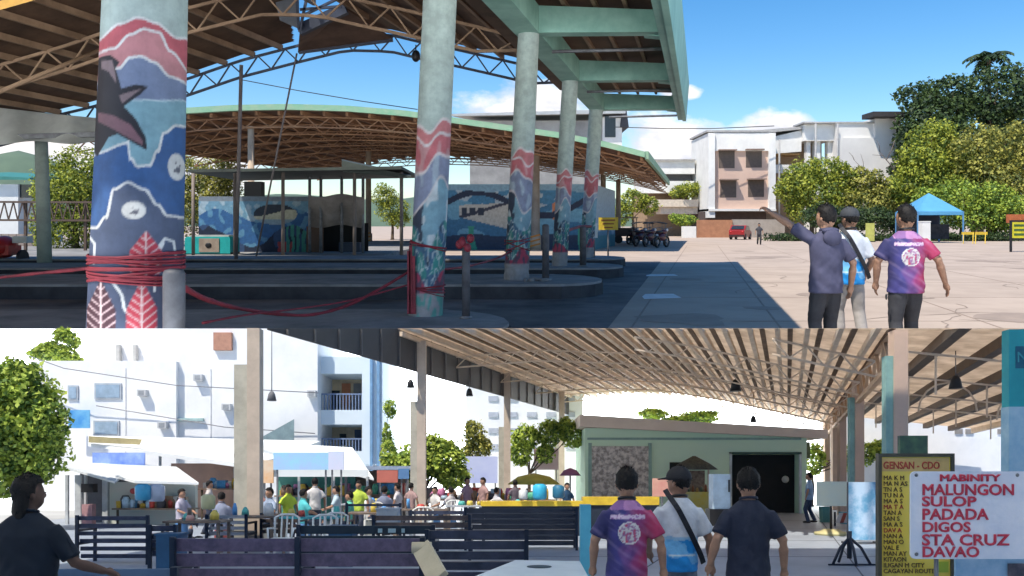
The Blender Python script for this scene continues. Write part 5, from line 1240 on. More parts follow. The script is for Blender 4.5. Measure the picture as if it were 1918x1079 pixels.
def hall_lamps():
    labs = ['hanging lamp on a long wire in front of the white building', 'dark lamp hanging above the green hall end', 'dark lamp hanging under the right roof bay', 'dark lamp hanging below the fascia between two posts', 'dark lamp on a bracket beside the second street side post', 'small lamp hanging over the end wall top']
    for (px, py, D, wl, r, lab) in ((509, 742, 22, 120, .13, labs[0]), (1378, 722, 30, 40, .22, labs[1]), (1790, 716, 21, 60, .17, labs[2]), (879, 735, 30, 26, .14, labs[3]), (769, 719, 25.6, 8, .13, labs[4]), (1411, 785, 34, 40, .14, labs[5])):
        p = L_(px, py, D); t = thing('hanging_lamp', lab, 'lamp', p, ML, 'lamps hanging in the market hall')
        m = MB(ML); m.tube([(p[0], D, p[2] + r), (p[0], D, p[2] + r * .4), (p[0], D, p[2] - r)], [r * .35, r * .7, r], 14); m.build('lamp_shade', BLACK if px != 509 else mat('grey_lamp', (.16, .16, .17)), t)
        m = MB(ML); m.tube([(p[0], D, p[2] + r), (p[0], D, min(p[2] + r + wl / F * D, 1.6 + .1853 * D - .05))], .014, 6); m.build('wire', STEEL, t)
hall_lamps()

def end_wall():
    D = 35.0; t = thing('green_building', 'pale green end building with dark doorway and stone relief panel', 'building', L_(1300, 962, D), ML)
    X = lambda px, d=D: L_(px, 0, d)[0]; Zp = lambda py, d=D: L_(0, py, d)[2]
    GW = mat('pale_green_wall', (.74, .91, .64), .8, (.68, .86, .64), .4, .05, 5)
    def W(x0, x1, y0, y1, nm, m_, a=0.0, b=.3, par=t):
        q = MB(ML); q.box(X(x0), X(x1), D + a, D + b, Zp(y0), Zp(y1)); return q.build(nm, m_, par)
    q = MB(ML); q.box(X(1096), X(1370), D, D + 5, 0, Zp(802)); q.box(X(1496), X(1511), D, D + 5, 0, Zp(802)); q.box(X(1370), X(1496), D, D + 5, Zp(851), Zp(802)); q.build('wall', GW, t)
    q = MB(ML); q.hexa([(X(1085), D - .35, Zp(800)), (X(1545), D - .35, Zp(822)), (X(1545), D - .35, Zp(806)), (X(1085), D - .35, Zp(778))], [(X(1085), D + 5, Zp(800)), (X(1545), D + 5, Zp(822)), (X(1545), D + 5, Zp(806)), (X(1085), D + 5, Zp(778))]); q.build('cornice', mat('tan_cornice', (.84, .70, .58), .8, (.77, .63, .51), .8), t)
    W(1100, 1500, 824, 820, 'string_course', mat('green_trim', (.36, .52, .42), .7), -.06, -.003)
    r = W(1108, 1214, 936, 836, 'relief_panel', mat('stone_relief', (.76, .68, .59), .9, (.34, .29, .25), 4.5, 1.0, 5, lo=.42, hi=.58), -.1, -.003)
    W(1102, 1108, 940, 830, 'panel_frame', mat('green_trim', (.36, .52, .42)), -.12, -.003); W(1214, 1220, 940, 830, 'panel_frame', mat('green_trim', (.36, .52, .42)), -.12, -.003)
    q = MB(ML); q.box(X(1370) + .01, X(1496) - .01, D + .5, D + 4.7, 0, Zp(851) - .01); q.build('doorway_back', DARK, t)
    for a, b in ((1366, 1370), (1496, 1500)): W(a, b, 962, 848, 'door_jamb', mat('white_trim', (.7, .74, .7)), -.1, -.003)
    W(1366, 1500, 851, 847, 'door_head', mat('dark_green_trim', (.06, .12, .09)), -.1, -.003)
    W(1254, 1288, 884, 866, 'window', GLASS, -.05, -.003)
    q = MB(ML); q.box(X(1509, 34.6), X(1540, 34.6), D + 1, D + 1.4, Zp(858), Zp(826)); q.build('side_recess', mat('olive_recess', (.18, .2, .1)), t)
    l = MB(ML); l.ball(L_(1471, 898, 35.3), .16, 10, 8); l.build('pale_jar', mat('pale_jar', (.6, .58, .5)), label='small pale object glimpsed inside the dark doorway', cat='jar')
    k = thing('thatch_kiosk', 'small food kiosk under a dark thatched umbrella roof by the doorway', 'kiosk', L_(1300, 965, 32), ML)
    c = L_(1300, 874, 32)
    m = MB(ML); m.tube([(c[0], 32, c[2] - .12), (c[0], 32, c[2] + .12), (c[0], 32, c[2] + .42)], [.95, .62, .06], 14); m.build('roof', mat('thatch_dark', (.10, .10, .075), .95, (.05, .05, .04), 8, .6, 25), k)
    m = MB(ML); m.box(c[0] - .85, c[0] + .55, 31.6, 32.5, 0, 1.0); m.build('counter', mat('yellow_counter', (.62, .48, .06), .6, (.5, .52, .3), 1.5), k)
    m = MB(ML); m.box(c[0] - .75, c[0] + .5, 32.3, 32.45, 1.0, 1.85); m.build('shelf_back', mat('kiosk_brown', (.18, .12, .08), .8, (.35, .26, .18), 9), k)
    for dx in (-.8, .5):
        m = MB(ML); m.tube([(c[0] + dx, 31.7, 1.0), (c[0] + dx, 31.7, c[2] - .05)], .035, 6); m.build('post', TANP, k)
    rr = random.Random(8)
    for i in range(7):
        m = MB(ML); x = c[0] - .6 + i * .17; h = rr.uniform(.16, .3); m.tube([(x, 31.8, 1.0), (x, 31.8, 1.0 + h * .7), (x, 31.8, 1.0 + h)], [.055, .05, .02], 8)
        m.build('bottle', mat('bottle_%d' % (i % 3), ((.3, .12, .05), (.5, .3, .1), (.12, .16, .1))[i % 3], .3), label='bottle standing on the thatched kiosk counter', cat='bottle', group='bottles on the thatched kiosk counter')
    f = thing('white_fridge', 'pale blue upright fridge left of the dark doorway', 'fridge', L_(1352, 985, 26), ML)
    a, b = L_(1336, 986, 26), L_(1368, 888, 26); m = MB(ML); m.box(a[0], b[0], 26, 26.6, .55, b[2]); m.build('cabinet', mat('pale_blue_fridge', (.50, .66, .80), .4), f)
    m = MB(ML); m.box(a[0] - .12, b[0] + .02, 25.95, 26.6, 0, .55); m.build('base', BLACK, f); m = MB(ML); m.box(b[0] - .07, b[0] - .03, 25.95, 26, 1.1, 1.5); m.build('handle', BLACK, f)
    y = thing('yellow_counter', 'long counter with yellow top rail behind the slatted benches', 'counter', L_(1120, 1000, 22), ML)
    for (x0, x1, d, ya, yb_) in ((900, 1092, 21.6, 944, 939), (1092, 1235, 22.4, 942, 931)):
        a, b = L_(x0, ya, d), L_(x1, yb_, d); m = MB(ML); m.box(a[0], b[0], d, d + .5, a[2] - .06, b[2]); m.build('top', YELLOW, y)
        m = MB(ML); m.box(a[0] + .03, b[0], d + .05, d + .4, 0, a[2] - .06); m.build('front', mat('navy_board', (.02, .03, .05), .7), y)
    p = thing('red_poster', 'faded red poster standing behind the yellow counter', 'poster', L_(1240, 940, 24), ML)
    m = MB(ML); a, b = L_(1222, 930, 24), L_(1262, 896, 24); m.box(a[0], b[0], 24, 24.04, a[2], b[2]); m.build('panel', mat('faded_red', (.62, .26, .22), .7, (.66, .4, .3), 1.5), p)
    m = MB(ML); m.bar((a[0] + .3, 24.06, 0), (a[0] + .3, 24.06, b[2] - .1), .05, .05); m.build('post', STEEL, p)
end_wall()

def slat_bench(name, label, x0, x1, yt, D, n, sh, gap, m_, fm, group='slatted waiting benches', skew=0.0, posts=2):
    a = L_(x0, yt, D); b = L_(x1, yt, D); top = a[2]
    t = thing('slatted_bench', label, 'bench', ((a[0] + b[0]) / 2, D, 0), ML, group)
    m = MB(ML)
    for i in range(n):
        z1 = top - i * (sh + gap); 
        m.hexa([(a[0], D + .02 * i, z1 - sh), (b[0], D + skew + .02 * i, z1 - sh), (b[0], D + skew + .02 * i, z1), (a[0], D + .02 * i, z1)], [(a[0], D + .03 + .02 * i, z1 - sh), (b[0], D + skew + .03 + .02 * i, z1 - sh), (b[0], D + skew + .03 + .02 * i, z1), (a[0], D + .03 + .02 * i, z1)])
    m.build('backrest', m_, t)
    m = MB(ML)
    for i in range(4): m.box(a[0], b[0], D + .16 + .12 * i, D + .25 + .12 * i, .40, .43)
    m.build('seat', m_, t)
    for k in range(posts):
        x = a[0] + (b[0] - a[0]) * (k / (posts - 1)); dd = skew * k / (posts - 1)
        m = MB(ML); m.bar((x, D - .03 + dd, 0), (x, D - .03 + dd, top + .02), .055, .05); m.bar((x, D + .6 + dd, 0), (x, D + .6 + dd, .62), .05, .05); m.bar((x, D - .03 + dd, .38), (x, D + .6 + dd, .38), .05, .05); m.bar((x, D - .03 + dd, .62), (x, D + .63 + dd, .62), .05, .04); m.build('end_frame', fm, t)
    return t
def benches():
    NV = mat('navy_slats', (.045, .055, .095), .5, (.022, .028, .05), 6); PU = mat('purple_navy_slats', (.125, .10, .165), .5, (.06, .052, .095), 9, .2, 30); FR = mat('navy_frame', (.012, .022, .045), .5)
    slat_bench('b', 'dark slatted bench with wide gaps beside the man in the dark shirt', 146, 278, 967, 14.6, 6, .075, .065, NV, FR)
    slat_bench('b', 'long purple navy slatted bench in the front row', 326, 792, 1009, 8.4, 4, .135, .025, PU, FR, posts=3)
    slat_bench('b', 'dark slatted bench with bare top rail right of the long purple bench', 800, 986, 994, 10.6, 5, .11, .03, NV, FR)
    slat_bench('b', 'dark slatted bench directly in front of the yellow topped counter', 872, 1080, 952, 17.4, 7, .10, .02, mat('charcoal_slats', (.055, .058, .072), .55, (.035, .037, .05), 2), FR)
    slat_bench('b', 'dark bench with stickers on its rail behind the long purple bench', 560, 812, 985, 11.8, 3, .12, .03, mat('black_navy', (.014, .028, .045), .5), FR)
    slat_bench('b', 'thin railed bench in front of the white chairs', 650, 750, 944, 17.5, 1, .05, .03, FR, FR)
    slat_bench('b', 'pale slatted bench near the foot of the nearest street side post', 388, 462, 965, 16.8, 5, .07, .05, mat('pale_slats', (.30, .33, .38), .5), FR)
    BRW = mat('worn_brown_slats', (.15, .105, .09), .6, (.07, .055, .055), 4)
    slat_bench('b', 'worn brown bench behind the bench with stickers, near the second post', 700, 880, 966, 15.2, 3, .09, .04, BRW, FR)
    slat_bench('b', 'narrow brown bench between the white chairs and the nearest post', 490, 560, 962, 17.6, 4, .08, .04, BRW, FR)
    slat_bench('b', 'dark bench end showing left of the purple bench, above the blue crate', 282, 330, 985, 13.4, 4, .09, .05, NV, FR)
    slat_bench('b', 'slim dark bench behind the worn brown bench', 770, 905, 957, 18.6, 2, .08, .04, NV, FR)
    s = MB(ML); a = L_(716, 992, 11.74); 
    for (x, w) in ((708, 8), (727, 14), (752, 6)): p = L_(x, 994, 11.78); s.box(p[0], p[0] + w / F * 11.8, 11.775, 11.785, p[2] - .03, p[2] + .03)
    s.build('sticker', mat('pale_teal_sticker', (.35, .5, .55)), label='pale stickers on the rail of the dark bench', cat='stickers')
    # nearest rail along the bottom edge
    slat_bench('b', 'blue bench closest to the viewer, only its top rail showing', -60, 330, 1066, 6.4, 2, .12, .03, mat('dusty_blue_slats', (.085, .15, .25), .5, (.06, .11, .19), 2), FR)
    t = thing('beige_armrest', 'cream padded arm slanting up beside the end of the long purple bench', 'armrest', L_(805, 1079, 8.2), ML)
    m = MB(ML); a, b = L_(790, 1026, 8.25), L_(822, 1085, 7.7)
    m.bar(a, b, .20, .06, up=(0, 1, 0)); m.tube([(a[0] - .1, a[1], a[2]), (a[0] + .1, a[1] + .0, a[2])], .06, 12); m.build('pad', mat('cream_pad', (.52, .46, .33), .7, (.42, .37, .26), 3), t)
    m = MB(ML); m.bar((b[0], 7.7, 0), b, .06, .06); m.bar((a[0], 8.3, 0), (a[0], 8.3, a[2] + .05), .06, .06); m.build('frame', FR, t)
    t = thing('pale_table', 'pale blue grey table with oval hole in its top, at the bottom centre', 'table', L_(1000, 1079, 7.2), ML)
    A, B, C, E = L_(968, 1047, 9.0), L_(1086, 1052, 9.0), L_(1104, 1092, 7.2), L_(868, 1092, 7.2)
    h = .66
    def P(px, py): D = (h - 1.6) * F / (893 - py); return L_(px, py, D)
    q = [P(868, 1088), P(1106, 1088), P(1086, 1051), P(966, 1049)]
    m = MB(ML); m.hexa([(x, y, z - .05) for x, y, z in q], q); m.build('tabletop', mat('pale_grey_top', (.55, .64, .72), .5, (.46, .55, .63), 2), t)
    c = P(1010, 1062); m = MB(ML); m.prism_z([(c[0] + .13 * math.cos(k), c[1] + .14 * math.sin(k)) for k in np.linspace(0, 6.1, 20)], h + .002, h + .006); m.build('hole', mat('hole_dark', (.03, .06, .09)), t)
    for (x, y, z) in q:
        cx = (q[0][0] + q[2][0]) / 2; cy = (q[0][1] + q[2][1]) / 2; x = x + (cx - x) * .1; y = y + (cy - y) * .1
        m = MB(ML); m.bar((x, y, 0), (x, y, z - .05), .05, .05); m.build('leg', STEEL, t)
    t = thing('cyan_post', 'bright cyan painted post at the aisle end of the benches', 'post', L_(1097, 1079, 9.4), ML)
    m = MB(ML); a, b = L_(1087, 945, 9.4), L_(1107, 945, 9.4); m.box(a[0], b[0], 9.4, 9.52, .02, a[2]); m.build('shaft', mat('cyan_paint', (.12, .47, .62), .5, (.08, .36, .52), 3), t)
    m = MB(ML); m.box(a[0] - .03, b[0] + .03, 9.37, 9.55, 0, .02); m.build('base', STEEL, t)
benches()

def stall_goods():
    rr = random.Random(77); cs = [(.6, .08, .06), (.7, .45, .06), (.08, .3, .55), (.65, .64, .6), (.1, .4, .25), (.55, .2, .35), (.25, .16, .1), (.4, .55, .65), (.04, .04, .05)]
    def put(x0, x1, y0, y1, D, n, lab, grp, lo, hi):
        for i in range(n):
            p = L_(rr.uniform(x0, x1), rr.uniform(y0, y1), D + rr.uniform(0, .4)); w = rr.uniform(lo, hi); h = rr.uniform(lo, hi) * 1.2; c = rr.choice(cs); m = MB(ML)
            if i % 3: m.tube([(p[0], p[1], p[2] - h / 2), (p[0], p[1], p[2] - h * .3), (p[0], p[1], p[2] + h * .3), (p[0], p[1], p[2] + h / 2)], [w * .4, w * .5, w * .5, w * .25], 10)
            else:
                m.hexa([(p[0] - w / 2, p[1], p[2] - h / 2), (p[0] + w / 2, p[1], p[2] - h / 2), (p[0] + w / 2, p[1] + w, p[2] - h / 2), (p[0] - w / 2, p[1] + w, p[2] - h / 2)], [(p[0] - w * .56, p[1] - .02, p[2] + h / 2), (p[0] + w * .56, p[1] - .02, p[2] + h / 2), (p[0] + w * .56, p[1] + w * 1.05, p[2] + h / 2), (p[0] - w * .56, p[1] + w * 1.05, p[2] + h / 2)])
            m.build('goods', mat('goods_%d' % cs.index(c), c, .5, tuple(v * .6 for v in c), 9), label=lab, cat='goods', group=grp)
    for (x0, x1, y, D, lab, a) in ((212, 362, 952, 26.4, 'long low shelf along the flowered stall wall', 26), (515, 660, 928, 28.2, 'shelf of goods inside the green stall', 30), (652, 762, 926, 28.6, 'shelf under the blue stall roof', 22), (372, 470, 915, 30.2, 'shelf before the peach stall wall', 20), (790, 1040, 936, 27.5, 'long display table beyond the food tables', 40)):
        t = thing('display_shelf', lab, 'shelf', L_((x0 + x1) / 2, 0, D)[0:2] + (0,), ML, 'display shelves of the market stalls'); p0, p1 = L_(x0, y, D), L_(x1, y, D)
        m = MB(ML); m.box(p0[0], p1[0], D - .1, D + .55, p0[2] - .05, p0[2]); m.build('board', mat('shelf_wood', (.26, .18, .12), .8, (.16, .11, .08), 3), t)
        for x in (p0[0] + .05, p1[0] - .05): m = MB(ML); m.bar((x, D + .2, 0), (x, D + .2, p0[2] - .05), .06, .06); m.build('leg', TRUNK, t)
        n = int((x1 - x0) / 6.5)
        for i in range(n):
            w = rr.uniform(.16, .34); h = rr.uniform(.14, .42); x = p0[0] + .2 + (p1[0] - p0[0] - .4) * (i + rr.random() * .6) / n; c = rr.choice(cs); m = MB(ML); z = p0[2]; y_ = D + rr.uniform(0, .3)
            if i % 3: m.tube([(x, y_, z), (x, y_, z + h * .7), (x, y_, z + h)], [w * .45, w * .5, w * .3], 10)
            else: m.hexa([(x - w / 2, y_, z), (x + w / 2, y_, z), (x + w / 2, y_ + w, z), (x - w / 2, y_ + w, z)], [(x - w * .54, y_ - .01, z + h), (x + w * .54, y_ - .01, z + h), (x + w * .54, y_ + w, z + h), (x - w * .54, y_ + w, z + h)])
            m.build('goods', mat('goods_%d' % cs.index(c), c, .5, tuple(v * .6 for v in c), 9), label='small tub or box of goods on the stall display shelves', cat='goods', group='goods on the stall display shelves')
stall_goods()

def seated_chairs():
    WP = mat('white_plastic', (.72, .72, .68), .4)
    p0 = L_(530, 1000, 15); t = thing('white_chair', 'white plastic chair with open back, left of the pair', 'chair', (p0[0], 15, 0), ML, 'white plastic chairs by the food tables')
    x = p0[0]
    m = MB(ML); m.box(x - .22, x + .22, 14.8, 15.2, .42, .45); m.build('seat', WP, t)
    for sx in (-.2, .2):
        for (y0, y1) in ((14.78, 14.72), (15.2, 15.26)):
            m = MB(ML); m.bar((x + sx, y0, .43), (x + sx * 1.2, y1, 0), .045, .035); m.build('leg', WP, t)
    m = MB(ML); m.tube([(x - .22, 15.22, .44), (x - .23, 15.28, .82), (x - .12, 15.3, .88), (x + .12, 15.3, .88), (x + .23, 15.28, .82), (x + .22, 15.22, .44)], .022, 6)
    for k in range(3): m.bar((x - .1 + .1 * k, 15.22, .44), (x - .1 + .1 * k, 15.3, .86), .03, .015)
    m.build('backrest', WP, t)
    m = MB(ML); m.tube([(x - .22, 15.25, .62), (x - .24, 14.85, .64), (x - .21, 14.78, .44)], .02, 6); m.tube([(x + .22, 15.25, .62), (x + .24, 14.85, .64), (x + .21, 14.78, .44)], .02, 6); m.build('armrest', WP, t)
    for (px, D, lab) in ((603, 14.8, 'white plastic chair in front of the teal table, second from the nearest post'), (624, 15.6, 'white plastic chair close beside the middle one'), (790, 18.5, 'white plastic chair beside the second street side post'), (700, 22, 'white plastic chair by the far food tables'), (850, 24, 'white plastic chair among the far tables'), (930, 25, 'white plastic chair near the blue drum')):
        q = L_(px, 0, D); copy_tree(t, Vector(ML((q[0], D, 0))) - Vector(ML((p0[0], 15, 0))), lab)
    TB = mat('worn_wood_top', (.22, .17, .13), .7, (.14, .1, .08), 3)
    tabs = [(372, 15.5, 1.1, 'dark wooden table behind the thick post, plates on it'), (470, 17.2, 1.2, 'brown table at the foot of the nearest post'), (585, 17, 1.2, 'teal clothed table with bright plates'), (700, 19, 1.2, 'low brown table by the railing'), (790, 21, 1.4, 'food table behind the stickered bench'), (880, 23.5, 1.4, 'food table under the green bush'), (965, 25, 1.3, 'food table before the yellow umbrella'), (690, 25, 1.6, 'long grey table before the blue roofed stall')]
    rr = random.Random(12)
    for i, (px, D, w, lab) in enumerate(tabs):
        x = L_(px, 0, D)[0]; t = thing('food_table', lab, 'table', (x, D, 0), ML, 'tables in the eating area')
        mm = [TB, TB, mat('teal_cloth', (.08, .42, .44), .8), TB, TB, mat('grey_top', (.4, .42, .45)), TB, mat('grey_top', (.4, .42, .45))][i]
        m = MB(ML); m.box(x - w / 2, x + w / 2, D - .35, D + .35, .72, .76); m.build('tabletop', mm, t)
        for sx in (-1, 1):
            for sy in (-1, 1): m = MB(ML); m.bar((x + sx * w * .44, D + sy * .28, 0), (x + sx * w * .44, D + sy * .28, .72), .05, .05); m.build('leg', TB, t)
        for k in range(rr.randint(3, 5)):
            m = MB(ML); xx = x - w * .42 + w * .84 * rr.random(); yy = D + rr.uniform(-.25, .2); h = rr.uniform(.06, .28); r_ = rr.uniform(.05, .12)
            m.tube([(xx, yy, .76), (xx, yy, .76 + h * .6), (xx, yy, .76 + h)], [r_, r_ * rr.uniform(.8, 1.1), r_ * rr.uniform(.3, .9)], 10)
            c = rr.choice([(.7, .7, .68), (.55, .08, .06), (.1, .3, .6), (.65, .5, .1), (.15, .12, .1), (.1, .45, .4), (.6, .35, .3)])
            m.build('container', mat('container_%d' % int(c[0] * 100 + c[1] * 37), c, .4), label='small container standing on one of the food tables', cat='container', group='containers on the food tables')
    for (px, py, D, r_, c, lab) in ((268, 922, 17, .16, (.06, .34, .55), 'round blue bag on the rail behind the first dark bench'), (293, 923, 17.2, .17, (.45, .5, .6), 'pale lilac bag beside the round blue bag'), (390, 940, 16.5, .14, (.55, .52, .28), 'pale yellow tub on the dark wooden table'), (1011, 921, 21.4, .19, (.04, .40, .60), 'bright blue drum on the counter'), (1046, 921, 21.4, .16, (.03, .16, .26), 'dark blue water jug on the counter'), (980, 926, 21.5, .12, (.62, .62, .6), 'white jar on the counter left of the blue drum')):
        p = L_(px, py, D); m = MB(ML); m.tube([(p[0], D, p[2] - r_ * 1.1), (p[0], D, p[2] - r_ * .8), (p[0], D, p[2] + r_ * .8), (p[0], D, p[2] + r_ * 1.1)], [r_ * .8, r_, r_, r_ * .55], 16)
        m.build('drum' if 'drum' in lab else 'bag' if 'bag' in lab else 'jar', mat('drum_%d' % px, c, .45), label=lab, cat='drum' if 'drum' in lab else 'bag' if 'bag' in lab else 'jar')
    # boxes under the tables, blue crates on the floor
    for (x0, x1, y0, y1, D, c, lab) in ((292, 332, 1060, 1000, 13, (.03, .10, .20), 'blue crate on the floor left of the long purple bench'), (615, 660, 1010, 985, 14.2, (.02, .08, .17), 'navy crate beside the white chairs'), (705, 745, 985, 952, 16.2, (.5, .54, .58), 'white box on the railed bench')):
        a, b = L_(x0, y0, D), L_(x1, y1, D); t = MB(ML); z0 = max(0.0, a[2] if y1 < 960 else 0)
        t.box(a[0], b[0], D, D + .4, z0, b[2] - .03); t.box(a[0] - .02, b[0] + .02, D - .02, D + .42, b[2] - .03, b[2]); t.build('crate', mat('crate_%d' % x0, c, .6), label=lab, cat='crate')
seated_chairs()

# ---- street side: buildings, stalls, trees
OW = mat('bright_white_wall', (.84, .84, .835), .8, (.70, .71, .725), .5, .1, 8, lo=.45, hi=.8)
def lo_street():
    D = 38.0; X = lambda px, d=D: L_(px, 0, d)[0]; Zp = lambda py, d=D: L_(0, py, d)[2]
    b = thing('white_building', 'big plain white building with few small windows across the street', 'building', L_(320, 956, D), ML)
    ztop = lambda d: .1853 * d + 1.6 - .01
    q = MB(ML); q.box(X(60), X(330), D, D + 7, 0, Zp(676)); q.box(X(330), X(592), D + .3, D + 7, 0, ztop(D + .3)); q.box(X(140), X(330), D + 2.5, D + 7, Zp(676), ztop(D + 2.5)); q.build('wall', OW, b)
    for (x0, x1, y0, y1) in ((178, 228, 748, 718), (128, 147, 750, 722), (176, 224, 816, 788)):
        f = MB(ML); f.box(X(x0), X(x1), D - .06, D - .003, Zp(y0), Zp(y1)); w = f.build('window', mat('window_frame_grey', (.5, .54, .58)), b)
        g = MB(ML); g.box(X(x0 + 3), X(x1 - 3), D - .08, D - .061, Zp(y0 - 3), Zp(y1 + 3)); g.build('pane', mat('pale_blue_glass', (.34, .46, .58), .3), w)
    for px in (235, 390, 455):
        s = MB(ML); s.box(X(px), X(px) + .035, D + .28 if px > 330 else D - .02, D + .297 if px > 330 else D - .003, 1, Zp(690)); s.build('wall_seam', mat('seam_grey', (.62, .63, .65)), b)
    for (x0, x1) in ((174, 181), (208, 214)):
        s = MB(ML); s.box(X(x0), X(x1), D + 2.2, D + 2.45, Zp(676), Zp(632)); s.build('roof_post', mat('roof_post_grey', (.5, .49, .47)), b)
    v = MB(ML); v.box(X(398), X(432), D + .1, D + .296, Zp(655), Zp(622)); v.build('roof_vent', mat('rusty_vent', (.50, .26, .18)), b)
    v = MB(ML); v.box(X(320), X(378), D + .12, D + .297, Zp(788), Zp(783)); v.build('ledge', mat('teal_ledge', (.42, .58, .56)), b)
    for (px, py) in ((262, 735), (362, 705), (415, 760), (575, 735), (300, 795)):
        d0 = D if px < 330 else D + .3; u = MB(ML); u.box(X(px), X(px + 16), d0 - .32, d0 - .003, Zp(py + 8), Zp(py - 4)); a = u.build('air_conditioner', mat('ac_grey', (.60, .61, .61), .6, (.5, .5, .51), 3), b)
        u = MB(ML); u.box(X(px + 3), X(px + 13), d0 - .335, d0 - .321, Zp(py + 6), Zp(py - 2)); u.build('grille', mat('ac_grille', (.36, .38, .40), .6), a)
    for (pts) in (((-20, 640, 37), (120, 690, 37), (330, 722, 37.2), (596, 736, 37.4)), ((180, 760, 36.8), (420, 800, 36.8), (590, 812, 36.8))):
        u = MB(ML); u.tube([L_(*q) for q in pts], .022, 5); u.build('power_line', mat('cable_grey', (.25, .25, .26)), label='overhead cable drooping across the white building' if pts[0][0] < 0 else 'lower cable drooping across the white building', cat='cable', group='cables on the white building')
    l = thing('blue_banner', 'small bright blue banner on the white building beside the leafy tree', 'banner', L_(146, 800, 37.5), ML)
    m = MB(ML); a, c = L_(128, 802, 37.4), L_(168, 768, 37.4); m.box(a[0], c[0], 37.4, 37.45, a[2], c[2]); m.build('cloth', mat('bright_blue', (.06, .28, .62), .6, (.2, .5, .72), 1.2), l)
    g = MB(ML); g.hexa([L_(488, 826, 36.6), L_(551, 826, 36.6), L_(551, 785, 36.6), L_(488, 820, 36.6)], [L_(488, 826, 37.6), L_(551, 826, 37.6), L_(551, 785, 37.6), L_(488, 820, 37.6)]); g.build('sloped_hood', mat('teal_grey_hood', (.26, .36, .38), .7), label='teal grey wedge shaped hood on the white building behind the nearest post', cat='hood')
    # balcony block
    c = thing('balcony_building', 'pale blue apartment block with two open balconies', 'building', L_(650, 950, 39), ML)
    D2 = 39.0; BW = mat('pale_blue_white', (.74, .82, .86), .8, (.68, .77, .82), .5)
    q = MB(ML)
    for (x0, x1, y0, y1) in ((590, 600, 870, 668), (678, 716, 870, 660), (600, 678, 700, 668), (600, 678, 795, 768), (600, 678, 960, 845)): q.box(X(x0, D2), X(x1, D2), D2, D2 + 5, Zp(y0, D2), Zp(y1, D2))
    q.build('wall', BW, c)
    q = MB(ML); q.box(X(600, D2), X(678, D2), D2 + 2.4, D2 + 5, Zp(960, D2), Zp(690, D2)); q.build('back_wall', mat('cream_back', (.62, .52, .36), .8), c)
    for (y0, y1) in ((768, 738), (845, 822)):
        q = MB(ML)
        for k in range(14): x = X(601, D2) + k * (X(677, D2) - X(601, D2)) / 13; q.bar((x, D2 + .1, Zp(y0, D2)), (x, D2 + .1, Zp(y1, D2)), .05, .05)
        q.bar((X(600, D2), D2 + .1, Zp(y1, D2)), (X(678, D2), D2 + .1, Zp(y1, D2)), .07, .07); q.build('balcony_rail', mat('blue_rail', (.20, .27, .42)), c)
    for (x0, x1, y0, y1, m_) in ((601, 636, 768, 722, GLASS), (640, 656, 768, 708, mat('terracotta_door', (.46, .18, .09))), (662, 676, 768, 708, mat('grey_door', (.2, .2, .2))), (602, 620, 830, 808, GLASS), (636, 648, 830, 808, GLASS), (664, 676, 860, 800, mat('navy_door', (.06, .1, .17)))):
        q = MB(ML); q.box(X(x0, D2 + 2.3), X(x1, D2 + 2.3), D2 + 2.3, D2 + 2.395, Zp(y0, D2), Zp(y1, D2)); q.build('window' if m_ is GLASS else 'door', m_, c)
    for px in (694, 707):
        q = MB(ML); q.box(X(px, D2), X(px + 5, D2), D2 - .2, D2 - .003, 0, Zp(668, D2)); q.build('downpipe', mat('blue_pipe', (.22, .40, .62), .5), c)
    d = thing('pale_apartments', 'distant pale apartment block with rows of slit windows beyond the posts', 'building', L_(940, 900, 44), ML)
    q = MB(ML); q.box(X(872, 44), X(1092, 44), 44, 46, 0, Zp(705, 44)); q.build('wall', OW, d)
    for i in range(5):
        for j in range(4):
            q = MB(ML); x = 915 + i * 36; y = 745 + j * 30; q.box(X(x, 44), X(x + 18, 44), 43.93, 43.997, Zp(y + 6, 44), Zp(y - 3, 44)); q.build('window', mat('slit_grey', (.5, .53, .6)), d)
    w = thing('boundary_wall', 'bright white wall with small vents on the right side of the hall', 'wall', L_(1800, 940, 30), ML)
    q = MB(ML); q.box(X(1545, 46), X(2200, 46), 46, 46.4, 0, Zp(740, 46)); q.build('wall', OW, w)
    for px in (1788, 1808, 1868, 1886):
        q = MB(ML); q.box(X(px, 46), X(px + 14, 46), 45.93, 45.997, Zp(813, 46), Zp(804, 46)); q.build('vent', mat('vent_grey', (.3, .28, .26)), w)
    # stalls
    s = thing('food_stall', 'food stall with cream awning, dark doorway and flowered wall', 'stall', L_(240, 985, 27), ML)
    D3 = 27.0; X3 = lambda px: L_(px, 0, D3)[0]; Z3 = lambda py: L_(0, py, D3)[2]
    m = MB(ML); m.hexa([L_(252, 905, 25.5), L_(372, 908, 25.5), L_(372, 904, 25.5), L_(252, 900, 25.5)], [L_(118, 870, 28.5), L_(330, 878, 28.5), L_(330, 874, 28.5), L_(118, 866, 28.5)])
    m.hexa([L_(100, 872, 27), L_(215, 906, 25.6), L_(215, 902, 25.6), L_(100, 868, 27)], [L_(120, 864, 29), L_(260, 872, 29), L_(260, 868, 29), L_(120, 860, 29)]); m.build('awning', mat('cream_awning', (.72, .72, .70), .85, (.56, .60, .62), 1), s)
    m = MB(ML); m.box(X3(205), X3(366), D3, D3 + .2, 0, Z3(903)); m.build('front_wall', mat('pastel_wall', (.60, .56, .48), .8, (.50, .58, .50), .9), s)
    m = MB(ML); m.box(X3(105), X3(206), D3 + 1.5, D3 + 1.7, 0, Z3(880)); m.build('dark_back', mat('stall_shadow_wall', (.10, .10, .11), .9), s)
    for px, w_ in ((143, 11), (194, 10), (125, 5), (160, 4)):
        m = MB(ML); m.box(X3(px), X3(px + w_), D3 - .1, D3 - .003, 0, Z3(890)); m.build('post', mat('pale_post', (.55, .57, .57), .7), s)
